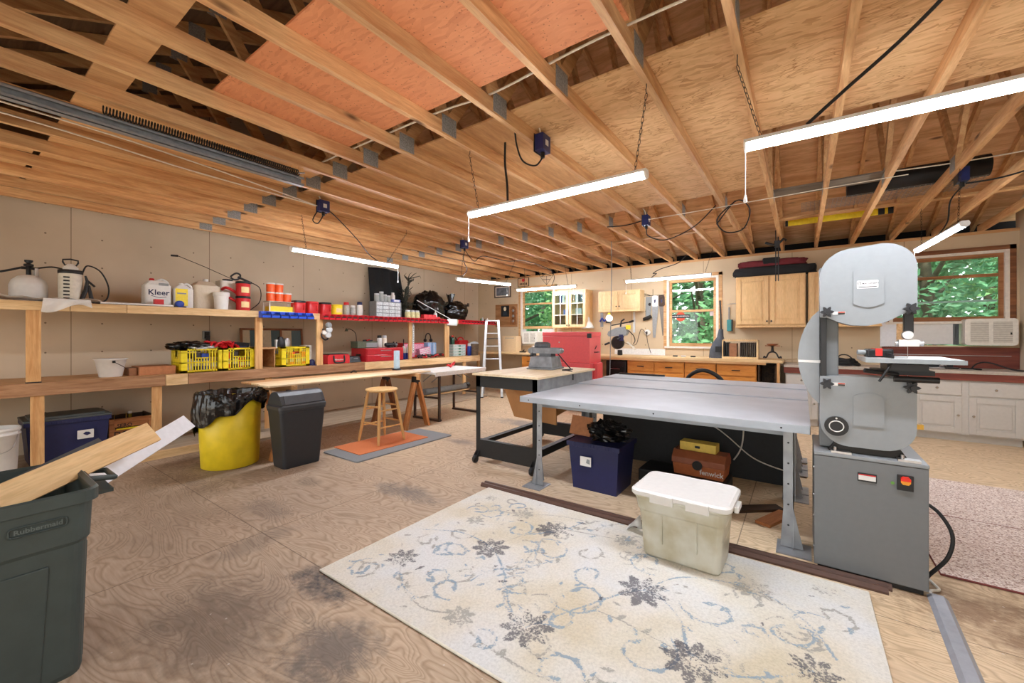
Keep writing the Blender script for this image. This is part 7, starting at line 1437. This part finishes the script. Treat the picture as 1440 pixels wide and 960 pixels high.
def tree(label, x, y, hh, cr, seed, mt, low=.06, n=6500, s=.10):
    t = thing('leafy_tree', label, 'tree', (x, y, -.45), 0, 'trees outside the windows'); random.seed(seed)
    m = MB(BARK).tube(spline([(0, 0, 0), (.05, 0, hh*.3), (-.05, .05, hh*.6), (0, 0, hh*.9)]), [.16-.0045*i for i in range(25)], 8)
    for i in range(7):
        a = random.random()*6.28; z = hh*random.uniform(.3, .8); m.tube([(0, 0, z), (cr*.4*math.cos(a), cr*.4*math.sin(a), z+.4), (cr*.8*math.cos(a), cr*.8*math.sin(a), z+.9)], [.06, .04, .015], 6)
    m.build('trunk', t); m = MB(mt); cl = []
    for i in range(80): a = random.random()*6.28; r = cr*random.random()**.5; cl.append((r*math.cos(a), r*math.sin(a), hh*random.uniform(low, 1.0), random.uniform(.35, .8)))
    for i in range(n):
        cx, cy, cz, cr_ = random.choice(cl); d = Vector((random.gauss(0, 1), random.gauss(0, 1), random.gauss(0, 1))).normalized()*cr_*random.random()**.4; p = Vector((cx, cy, cz))+d
        u = Vector((random.gauss(0, 1), random.gauss(0, 1), random.gauss(0, .5))).normalized(); v = u.orthogonal().normalized(); q = s*random.uniform(.6, 1.2)
        m.add([p-u*q, p-v*q*.45, p+u*q, p+v*q*.45], [(0, 1, 2, 3)])
    o = m.build('foliage', t); return t
tree('leafy green tree right outside the middle window', -2.3, 12.2, 6.5, 2.0, 1, LF[0])
tree('leafy deep green tree outside the corner window', -8.6, 12.6, 6.5, 2.2, 2, LF[1])
tree('bright green tree between the corner and middle windows', -5.6, 13.2, 7.0, 2.0, 3, LF[2])
tree('leafy tree seen in the near half of the right window', 2.2, 12.4, 6.8, 2.0, 4, LF[1])
tree('bright leafy tree seen in the far half of the right window', 5.2, 13.6, 7.0, 2.2, 5, LF[2])
tree('tall green tree standing further back beyond the middle window', -.2, 17.0, 9.0, 3.0, 6, LF[1], n=6000, s=.17)
tree('tall green tree standing further back beyond the corner window', -10.5, 17.5, 9.0, 3.4, 7, LF[0], n=6000, s=.17)
tree('tall tree standing further back beyond the right window', 4.6, 18.5, 9.5, 3.4, 8, LF[0], n=6000, s=.17)
tree('wide tree filling the far view between middle and corner windows', -5.4, 19.0, 9.0, 3.6, 9, LF[1], n=6000, s=.17)
t = thing('tall_hedge', 'dense dark green woodland edge far behind all the windows', 'hedge', (-2, 24, -.45)); random.seed(77); m = MB(LF[1])
for i in range(15000):
    p = Vector((random.uniform(-26, 26), random.uniform(-1, 1), 13*random.random()**1.2)); u = Vector((random.gauss(0, 1), random.gauss(0, .6), random.gauss(0, .6))).normalized(); v = u.orthogonal().normalized(); q = random.uniform(.2, .42)
    m.add([p-u*q, p-v*q*.5, p+u*q, p+v*q*.5], [(0, 1, 2, 3)])
m.build('foliage', t); m = MB(BARK)
for i in range(14): m.tube([(-24+3.6*i, .3, 0), (-24+3.6*i+random.uniform(-.3, .3), .3, 12)], [.22, .1], 8)
m.build('stems', t)
tree('far tree at the edge of the right window view', 9.0, 18.0, 9.0, 3.2, 10, LF[1], n=5000, s=.17)
